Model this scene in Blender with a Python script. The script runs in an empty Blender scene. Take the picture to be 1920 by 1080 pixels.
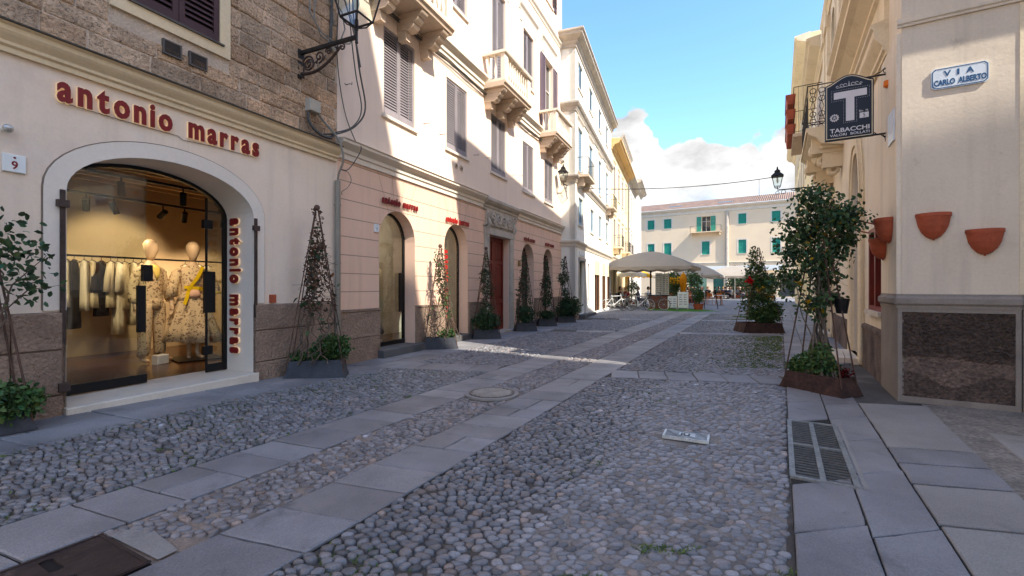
import bpy, math, random
import numpy as np
from mathutils import Matrix, Vector
from mathutils.geometry import tessellate_polygon
# ------------------------------------------------------------------ camera, sky, sun, exposure
K = 0.84                      # metres per layout unit (the layout below is surveyed with the eye at 1.6 units)
sc = bpy.context.scene
cam_d = bpy.data.cameras.new('camera'); cam = bpy.data.objects.new('camera', cam_d)
sc.collection.objects.link(cam); sc.camera = cam
cam.location = (0, 0, 1.6*K); cam.rotation_euler = (math.radians(90), 0, 0)
cam_d.sensor_width = 36; cam_d.lens = 850/1920*36; cam_d.shift_y = -2/1920
cam_d.clip_start = 0.05; cam_d.clip_end = 2000
SUN = Vector((0.502, -0.495, 0.707)).normalized()
world = bpy.data.worlds.new('World'); sc.world = world; world.use_nodes = True
CLOFF = (1.3, .4, 0)
def build_world():
    nt = world.node_tree; N = nt.nodes; L = nt.links; N.clear()
    out = N.new('ShaderNodeOutputWorld')
    sky = N.new('ShaderNodeTexSky'); sky.sky_type = 'NISHITA'; sky.sun_disc = False
    sky.sun_elevation = math.asin(SUN.z); sky.sun_rotation = math.atan2(SUN.x, SUN.y)
    sky.air_density = 1.0; sky.dust_density = 0.6; sky.ozone_density = 3.5
    b1 = N.new('ShaderNodeBackground'); b1.inputs[1].default_value = 0.15
    hsv = N.new('ShaderNodeHueSaturation'); hsv.inputs['Saturation'].default_value = 1.12; hsv.inputs['Value'].default_value = 1.0
    L.new(sky.outputs[0], hsv.inputs['Color']); L.new(hsv.outputs[0], b1.inputs[0])
    tc = N.new('ShaderNodeTexCoord'); sep = N.new('ShaderNodeSeparateXYZ'); L.new(tc.outputs['Generated'], sep.inputs[0])
    def noise(scale, detail, rough, off=(0, 0, 0), sz=1.0):
        mp = N.new('ShaderNodeMapping'); mp.inputs['Location'].default_value = off; mp.inputs['Scale'].default_value = (1, 1, sz)
        L.new(tc.outputs['Generated'], mp.inputs[0])
        n = N.new('ShaderNodeTexNoise'); n.inputs['Scale'].default_value = scale; n.inputs['Detail'].default_value = detail
        n.inputs['Roughness'].default_value = rough; L.new(mp.outputs[0], n.inputs['Vector']); return n.outputs['Fac']
    def M(op, a, b=None, c=None, clamp=False):
        m = N.new('ShaderNodeMath'); m.operation = op; m.use_clamp = clamp
        for i, x in enumerate((a, b, c)):
            if x is None: continue
            if isinstance(x, (int, float)): m.inputs[i].default_value = x
            else: L.new(x, m.inputs[i])
        return m.outputs[0]
    z = sep.outputs['Z']
    n1 = noise(7.0, 3, .5, CLOFF); n2 = noise(22.0, 6, .55, (0, 2, 0))
    h = M('ADD', M('MULTIPLY', M('SUBTRACT', n1, .5), .46), M('MULTIPLY', M('SUBTRACT', n2, .5), .10))
    f = M('MULTIPLY', M('SUBTRACT', M('ADD', h, .292), z), 95, clamp=True)
    hole = M('MULTIPLY', M('SUBTRACT', noise(5.0, 5, .55, (3, 1, 0), 2.2), .5), 5.0)
    low = M('MULTIPLY', M('SUBTRACT', .20, z), 9.0, clamp=True)
    keep = M('SUBTRACT', 1.0, M('MULTIPLY', low, M('ADD', hole, .15, clamp=True), clamp=True), clamp=True)
    mask = M('MULTIPLY', f, keep, clamp=True)
    sh = noise(6.0, 6, .6, (5, 5, 0), 1.8)
    ramp = N.new('ShaderNodeMapRange'); ramp.inputs[1].default_value = .35; ramp.inputs[2].default_value = .6
    ramp.inputs[3].default_value = .55; ramp.inputs[4].default_value = 1.0; L.new(sh, ramp.inputs[0])
    b2 = N.new('ShaderNodeBackground'); b2.inputs[0].default_value = (1, 1, 1, 1)
    L.new(M('MULTIPLY', ramp.outputs[0], 0.37), b2.inputs[1])
    mix = N.new('ShaderNodeMixShader'); L.new(mask, mix.inputs[0]); L.new(b1.outputs[0], mix.inputs[1]); L.new(b2.outputs[0], mix.inputs[2])
    L.new(mix.outputs[0], out.inputs[0])
build_world()
sun_d = bpy.data.lights.new('sun', 'SUN'); sun_d.energy = 2.9; sun_d.angle = math.radians(0.5); sun_d.color = (1, .95, .87)
sun_o = bpy.data.objects.new('sun', sun_d); sc.collection.objects.link(sun_o); sun_o.rotation_euler = SUN.to_track_quat('Z', 'Y').to_euler()
sc.view_settings.view_transform = 'Standard'; sc.view_settings.look = 'None'; sc.view_settings.gamma = 1.0
sc.view_settings.exposure = 1.64
sc.render.engine = 'CYCLES'; sc.cycles.max_bounces = 7; sc.cycles.diffuse_bounces = 4; sc.cycles.transparent_max_bounces = 12
sc.cycles.sample_clamp_indirect = 6.0
try: sc.cycles.use_denoising = True
except Exception: pass
# ------------------------------------------------------------------ helpers
rnd = random.Random(7); R = math.radians; PI = math.pi
col = sc.collection
W = {}                        # world matrices of everything made so far
def hx(s):
    s = s.lstrip('#'); c = [int(s[i:i+2], 16)/255 for i in (0, 2, 4)]
    return tuple(((x+.055)/1.055)**2.4 if x > .04045 else x/12.92 for x in c)
def register(o, parent, Mw):
    col.objects.link(o)
    if parent is not None:
        o.parent = parent; o.matrix_local = W[parent].inverted() @ Mw
    else: o.matrix_world = Mw
    W[o] = Mw
def tag(o, label=None, cat=None, group=None, kind=None):
    if label: o['label'] = label
    if cat: o['category'] = cat
    if group: o['group'] = group
    if kind: o['kind'] = kind
    return o
def frame(x, y, ang, z=0): return Matrix.Translation((x, y, z)) @ Matrix.Rotation(ang, 4, 'Z')
def thing(name, label, cat, Mw, group=None):
    o = bpy.data.objects.new(name, None); o.empty_display_size = .2
    register(o, None, Mw); return tag(o, label, cat, group)
def cone(o): return [c for c in bpy.data.objects if c.parent is o]
def copy_tree(o, Mw, parent=None, kids=None):
    if kids is None:
        kids = {}
        for c in bpy.data.objects:
            if c.parent: kids.setdefault(c.parent, []).append(c)
    c = o.copy(); register(c, parent, Mw)
    for ch in kids.get(o, []): copy_tree(ch, Mw @ ch.matrix_local, c, kids)
    return c
class MB:
    def __init__(s): s.v = []; s.f = []; s.m = []; s.t = []
    def add(s, vs, fs, mi=0, tint=None):
        n = len(s.v); s.v += [tuple(p) for p in vs]; s.f += [tuple(i+n for i in f) for f in fs]; s.m += [mi]*len(fs)
        s.t += [tint if tint is not None else 1.0]*len(vs); return s
    def box(s, x0, y0, z0, x1, y1, z1, mi=0, tint=None):
        x0, x1 = min(x0, x1), max(x0, x1); y0, y1 = min(y0, y1), max(y0, y1); z0, z1 = min(z0, z1), max(z0, z1)
        return s.add([(x0,y0,z0),(x1,y0,z0),(x1,y1,z0),(x0,y1,z0),(x0,y0,z1),(x1,y0,z1),(x1,y1,z1),(x0,y1,z1)],
            [(0,3,2,1),(4,5,6,7),(0,1,5,4),(1,2,6,5),(2,3,7,6),(3,0,4,7)], mi, tint)
    def bbox(s, x0, y0, z0, x1, y1, z1, b=.01, mi=0, tint=None):
        # box with chamfered edges towards -y (the seen face)
        return s.add([(x0,y1,z0),(x1,y1,z0),(x1,y1,z1),(x0,y1,z1),(x0,y0+b,z0),(x1,y0+b,z0),(x1,y0+b,z1),(x0,y0+b,z1),
            (x0+b,y0,z0+b),(x1-b,y0,z0+b),(x1-b,y0,z1-b),(x0+b,y0,z1-b)],
            [(8,9,10,11),(4,5,9,8),(5,6,10,9),(6,7,11,10),(7,4,8,11),(0,1,5,4),(1,2,6,5),(2,3,7,6),(3,0,4,7),(3,2,1,0)], mi, tint)
    def prism(s, pts, y0, y1, mi=0, tint=None):      # pts in x,z ; extruded along y
        n = len(pts); vs = [(x, y0, z) for x, z in pts] + [(x, y1, z) for x, z in pts]
        fs = [tuple(range(n)), tuple(range(2*n-1, n-1, -1))] + [(i, i+n, (i+1) % n+n, (i+1) % n) for i in range(n)]
        return s.add(vs, fs, mi, tint)
    def profx(s, prof, x0, x1, mi=0, e0=0.0, e1=0.0):   # prof: (y,z) profile swept along x
        n = len(prof); vs = [(x0, y, z) for y, z in prof] + [(x1, y, z) for y, z in prof]
        fs = [tuple(range(n-1, -1, -1)), tuple(range(n, 2*n))] + [(i, (i+1) % n, (i+1) % n+n, i+n) for i in range(n)]
        return s.add(vs, fs, mi)
    def tube(s, pts, r, seg=6, mi=0, caps=True, tint=None):
        P = [Vector(p) for p in pts]; n = len(P)
        if n < 2: return s
        rr = r if hasattr(r, '__len__') else [r]*n
        vs = []; up = None
        for i in range(n):
            t = (P[min(i+1, n-1)]-P[max(i-1, 0)])
            if t.length < 1e-9: t = Vector((0, 0, 1))
            t.normalize()
            if up is None: up = t.orthogonal().normalized()
            up = up - t*up.dot(t)
            if up.length < 1e-6: up = t.orthogonal()
            up.normalize(); w = t.cross(up)
            for k in range(seg):
                a = 2*PI*k/seg; vs.append(P[i]+(up*math.cos(a)+w*math.sin(a))*rr[i])
        fs = [(i*seg+k, i*seg+(k+1) % seg, (i+1)*seg+(k+1) % seg, (i+1)*seg+k) for i in range(n-1) for k in range(seg)]
        if caps: fs += [tuple(range(seg-1, -1, -1)), tuple((n-1)*seg+k for k in range(seg))]
        return s.add(vs, fs, mi, tint)
    def rings(s, rs, mi=0, caps=True, tint=None):
        n = len(rs[0]); vs = [p for r in rs for p in r]
        fs = [(i*n+k, i*n+(k+1) % n, (i+1)*n+(k+1) % n, (i+1)*n+k) for i in range(len(rs)-1) for k in range(n)]
        if caps: fs += [tuple(range(n-1, -1, -1)), tuple((len(rs)-1)*n+k for k in range(n))]
        return s.add(vs, fs, mi, tint)
    def lathe(s, prof, c=(0, 0, 0), seg=16, mi=0, sx=1, sy=1, tint=None):
        return s.rings([[(c[0]+r*sx*math.cos(2*PI*k/seg), c[1]+r*sy*math.sin(2*PI*k/seg), c[2]+z) for k in range(seg)] for r, z in prof], mi, True, tint)
    def ball(s, c, r, seg=10, mi=0, sx=1, sy=1, sz=1, tint=None):
        m = max(4, seg//2)
        return s.lathe([(max(1e-3, r*math.sin(PI*i/m)), -r*sz*math.cos(PI*i/m)) for i in range(m+1)], c, seg, mi, sx, sy, tint)
    def ring(s, c, R0, r, axis='y', n=24, seg=6, mi=0, a0=0, a1=2*PI):
        pts = []
        for i in range(n+1):
            a = a0+(a1-a0)*i/n; p, q = R0*math.cos(a), R0*math.sin(a)
            pts.append({'y': (c[0]+p, c[1], c[2]+q), 'x': (c[0], c[1]+p, c[2]+q), 'z': (c[0]+p, c[1]+q, c[2])}[axis])
        return s.tube(pts, r, seg, mi)
    def wall(s, outer, holes, depth, thick=None, mi=0, mr=None, back=True):
        # outer / holes: polygons in (x,z); front at y=0, reveals to y=depth
        mr = mi if mr is None else mr
        polys = [[Vector((x, 0, z)) for x, z in outer]] + [[Vector((x, 0, z)) for x, z in h] for h in holes]
        flat = [p for pl in polys for p in pl]
        tris = tessellate_polygon([[Vector((p.x, p.z, 0)) for p in pl] for pl in polys])
        fs = []
        for t in tris:
            a, b, c = (flat[i] for i in t)
            nrm = (b-a).cross(c-a)
            fs.append(tuple(t) if nrm.y < 0 else tuple(reversed(t)))
        s.add(flat, fs, mi)
        for h in holes:
            n = len(h); s.add([(x, 0, z) for x, z in h]+[(x, depth, z) for x, z in h], [(i, (i+1) % n, (i+1) % n+n, i+n) for i in range(n)], mr)
        if back and thick:
            s.add([(p.x, thick, p.z) for p in flat], fs, mi); n = len(outer)
            s.add([(x, 0, z) for x, z in outer]+[(x, thick, z) for x, z in outer], [(i, (i+1) % n, (i+1) % n+n, i+n) for i in range(n)], mi)
        return s
    def build(s, name, mats, parent=None, M=None, smooth=False):
        me = bpy.data.meshes.new(name); me.from_pydata(s.v, [], s.f)
        for m in (mats if isinstance(mats, (list, tuple)) else [mats]): me.materials.append(m)
        me.polygons.foreach_set('material_index', s.m)
        if smooth: me.polygons.foreach_set('use_smooth', [True]*len(s.f))
        at = me.attributes.new('tint', 'FLOAT_COLOR', 'POINT'); a = np.ones((len(s.t), 4), np.float32)
        if any(t != 1.0 for t in s.t):
            for i, t in enumerate(s.t): a[i, :3] = t
        at.data.foreach_set('color', a.ravel())
        me.update(); o = bpy.data.objects.new(name, me)
        register(o, parent, M if M is not None else (W[parent] if parent is not None else Matrix.Identity(4)))
        return o
def np_mesh(name, V, F, mats, parent=None, M=None, smooth=True, tint=None):
    me = bpy.data.meshes.new(name); nv = len(V); nf, k = F.shape
    me.vertices.add(nv); me.vertices.foreach_set('co', V.astype(np.float32).ravel())
    me.loops.add(nf*k); me.loops.foreach_set('vertex_index', F.astype(np.int32).ravel())
    me.polygons.add(nf); me.polygons.foreach_set('loop_start', np.arange(0, nf*k, k, dtype=np.int32))
    me.polygons.foreach_set('use_smooth', np.full(nf, smooth))
    me.materials.append(mats)
    if True:
        at = me.attributes.new('tint', 'FLOAT_COLOR', 'POINT'); a = np.ones((nv, 4), np.float32); a[:, :3] = 1.0 if tint is None else tint; at.data.foreach_set('color', a.ravel())
    me.update(calc_edges=True); me.validate()
    o = bpy.data.objects.new(name, me)
    register(o, parent, M if M is not None else (W[parent] if parent is not None else Matrix.Identity(4))); return o
# ------------------------------------------------------------------ materials
MATS = {}
def mat(name, base, rough=.8, var=.12, scale=2.5, fine=.06, fscale=40, bump=.15, bscale=60, bdist=.01, metallic=0.0, spec=.3, stain=None, courses=None, emit=None, sub=0.0, aniso=(1,1,1), pattern=None, coat=0.0, streak=0.0):
    if name in MATS: return MATS[name]
    base = (base[0]*1.03, base[1]*.995, base[2]*.905)
    m = bpy.data.materials.new(name); m.use_nodes = True; nt = m.node_tree; N = nt.nodes; L = nt.links
    p = N['Principled BSDF']; p.inputs['Roughness'].default_value = rough; p.inputs['Metallic'].default_value = metallic
    p.inputs['Specular IOR Level'].default_value = spec
    if coat: p.inputs['Coat Weight'].default_value = coat
    tc = N.new('ShaderNodeTexCoord'); mp = N.new('ShaderNodeMapping'); mp.inputs['Scale'].default_value = aniso; L.new(tc.outputs['Object'], mp.inputs[0])
    def noise(sc_, det=4, ro=.55, vec=None):
        n = N.new('ShaderNodeTexNoise'); n.inputs['Scale'].default_value = sc_; n.inputs['Detail'].default_value = det; n.inputs['Roughness'].default_value = ro
        L.new(vec or mp.outputs[0], n.inputs['Vector']); return n.outputs['Fac']
    def mr(x, a, b, c, d):
        q = N.new('ShaderNodeMapRange'); q.inputs[1].default_value = a; q.inputs[2].default_value = b; q.inputs[3].default_value = c; q.inputs[4].default_value = d
        L.new(x, q.inputs[0]); return q.outputs[0]
    def mul(ca, cb, fac=1.0, mode='MULTIPLY'):
        q = N.new('ShaderNodeMix'); q.data_type = 'RGBA'; q.blend_type = mode
        for s_, x in ((0, fac), (6, ca), (7, cb)):
            if isinstance(x, (int, float)): q.inputs[s_].default_value = x
            elif isinstance(x, tuple): q.inputs[s_].default_value = (*x[:3], 1)
            else: L.new(x, q.inputs[s_])
        return q.outputs[2]
    c = mul(base, mr(noise(scale), .3, .7, 1-var, 1+var))
    if fine: c = mul(c, mr(noise(fscale, 3), .3, .7, 1-fine, 1+fine))
    if stain:
        for (scol, ssc, lo, hi, amt) in (stain if isinstance(stain, list) else [stain]):
            c = mul(c, scol, mr(noise(ssc, 6, .65), lo, hi, 0, amt), 'MIX')
    h = noise(bscale, 5, .6)
    if streak:
        m2 = N.new('ShaderNodeMapping'); m2.inputs['Scale'].default_value = (5, 5, .35); L.new(tc.outputs['Object'], m2.inputs[0])
        c = mul(c, tuple(x*.62 for x in base), mr(noise(1.0, 5, .6, m2.outputs[0]), .5, .78, 0, streak), 'MIX')
        c = mul(c, tuple(min(1, x*1.12) for x in base), mr(noise(.9, 6, .7), .55, .8, 0, streak), 'MIX')
    if pattern: c, h = pattern(N, L, mp.outputs[0], c, h, mr, mul, noise)
    at = N.new('ShaderNodeAttribute'); at.attribute_name = 'tint'
    c = mul(c, at.outputs['Color'])
    if courses:       # horizontal joints, groove dark painted into the colour, nothing carved: (first z, spacing, half width)
        z0, dz, hw = courses
        sp = N.new('ShaderNodeSeparateXYZ'); L.new(tc.outputs['Object'], sp.inputs[0])
        def Mt(op, a, b):
            q = N.new('ShaderNodeMath'); q.operation = op
            for i, x in enumerate((a, b)):
                if isinstance(x, (int, float)): q.inputs[i].default_value = x
                else: L.new(x, q.inputs[i])
            return q.outputs[0]
        fr = Mt('ABSOLUTE', Mt('SUBTRACT', Mt('FLOORED_MODULO', Mt('SUBTRACT', sp.outputs['Z'], z0-dz/2), dz), dz/2), 0)
        g = mr(fr, hw*.4, hw*1.1, 0, 1)
        c = mul(c, tuple(x*.45 for x in base), Mt('SUBTRACT', 1, g), 'MIX')
    L.new(c, p.inputs['Base Color'])
    if bump:
        b = N.new('ShaderNodeBump'); b.inputs['Strength'].default_value = min(1, bump*2); b.inputs['Distance'].default_value = bdist; L.new(h, b.inputs['Height']); L.new(b.outputs[0], p.inputs['Normal'])
    if sub:
        p.inputs['Subsurface Weight'].default_value = 0
        tr = N.new('ShaderNodeBsdfTranslucent'); L.new(c, tr.inputs[0]); ms = N.new('ShaderNodeMixShader'); ms.inputs[0].default_value = sub
        L.new(p.outputs[0], ms.inputs[1]); L.new(tr.outputs[0], ms.inputs[2]); L.new(ms.outputs[0], N['Material Output'].inputs[0])
    if emit: p.inputs['Emission Color'].default_value = (*emit[0], 1); p.inputs['Emission Strength'].default_value = emit[1]
    MATS[name] = m; return m
def glass_mat(name, tint=(.9, .95, .93), refl=1.5, dark=None):
    m = bpy.data.materials.new(name); m.use_nodes = True; nt = m.node_tree; N = nt.nodes; L = nt.links; N.clear()
    o = N.new('ShaderNodeOutputMaterial'); t = N.new('ShaderNodeBsdfTransparent') if dark is None else N.new('ShaderNodeBsdfDiffuse')
    t.inputs[0].default_value = (*(tint if dark is None else dark), 1); g = N.new('ShaderNodeBsdfGlossy'); g.inputs['Roughness'].default_value = .01
    f = N.new('ShaderNodeLayerWeight'); f.inputs[0].default_value = .5; pw = N.new('ShaderNodeMath'); pw.operation = 'POWER'; pw.inputs[1].default_value = 4; L.new(f.outputs['Facing'], pw.inputs[0])
    mm = N.new('ShaderNodeMath'); mm.operation = 'MULTIPLY_ADD'; mm.inputs[1].default_value = refl*.9; mm.inputs[2].default_value = .05*refl; mm.use_clamp = True; L.new(pw.outputs[0], mm.inputs[0])
    x = N.new('ShaderNodeMixShader'); L.new(mm.outputs[0], x.inputs[0]); L.new(t.outputs[0], x.inputs[1]); L.new(g.outputs[0], x.inputs[2]); L.new(x.outputs[0], o.inputs[0]); return m
GLASS = glass_mat('shop_glass'); PANE = glass_mat('dark_pane', dark=(.03, .035, .04), refl=1.3)
def floral(N, L, vec, c, h, mr, mul, noise):
    vo = N.new('ShaderNodeTexVoronoi'); vo.inputs['Scale'].default_value = 15; nz = N.new('ShaderNodeTexNoise'); nz.inputs['Scale'].default_value = 8; L.new(vec, nz.inputs['Vector'])
    ad = N.new('ShaderNodeVectorMath'); ad.operation = 'MULTIPLY_ADD'; L.new(nz.outputs['Color'], ad.inputs[0]); ad.inputs[1].default_value = (.35,)*3; L.new(vec, ad.inputs[2]); L.new(ad.outputs[0], vo.inputs['Vector'])
    c = mul(c, (.16, .07, .035), mr(vo.outputs['Distance'], .16, .10, 0, .85) if False else mr(vo.outputs['Distance'], .36, .28, 0, .8), 'MIX')
    c = mul(c, (.10, .05, .03), mr(noise(26, 4, .6), .60, .64, 0, .75), 'MIX')
    return c, h
def tiles(N, L, vec, c, h, mr, mul, noise):
    w = N.new('ShaderNodeTexWave'); w.wave_type = 'BANDS'; w.bands_direction = 'X'; w.inputs['Scale'].default_value = 1.1; w.inputs['Distortion'].default_value = .3; L.new(vec, w.inputs['Vector'])
    return mul(c, mr(w.outputs['Fac'], 0, 1, .6, 1.25)), w.outputs['Fac']
def travertine(N, L, vec, c, h, mr, mul, noise):
    c = mul(mul(c, (.16, .105, .07), mr(noise(1.3, 3, .6), .5, .65, 0, .25), 'MIX'), (.12, .08, .055), mr(noise(28, 3, .7), .56, .64, 0, .7), 'MIX'); return c, h
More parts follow.
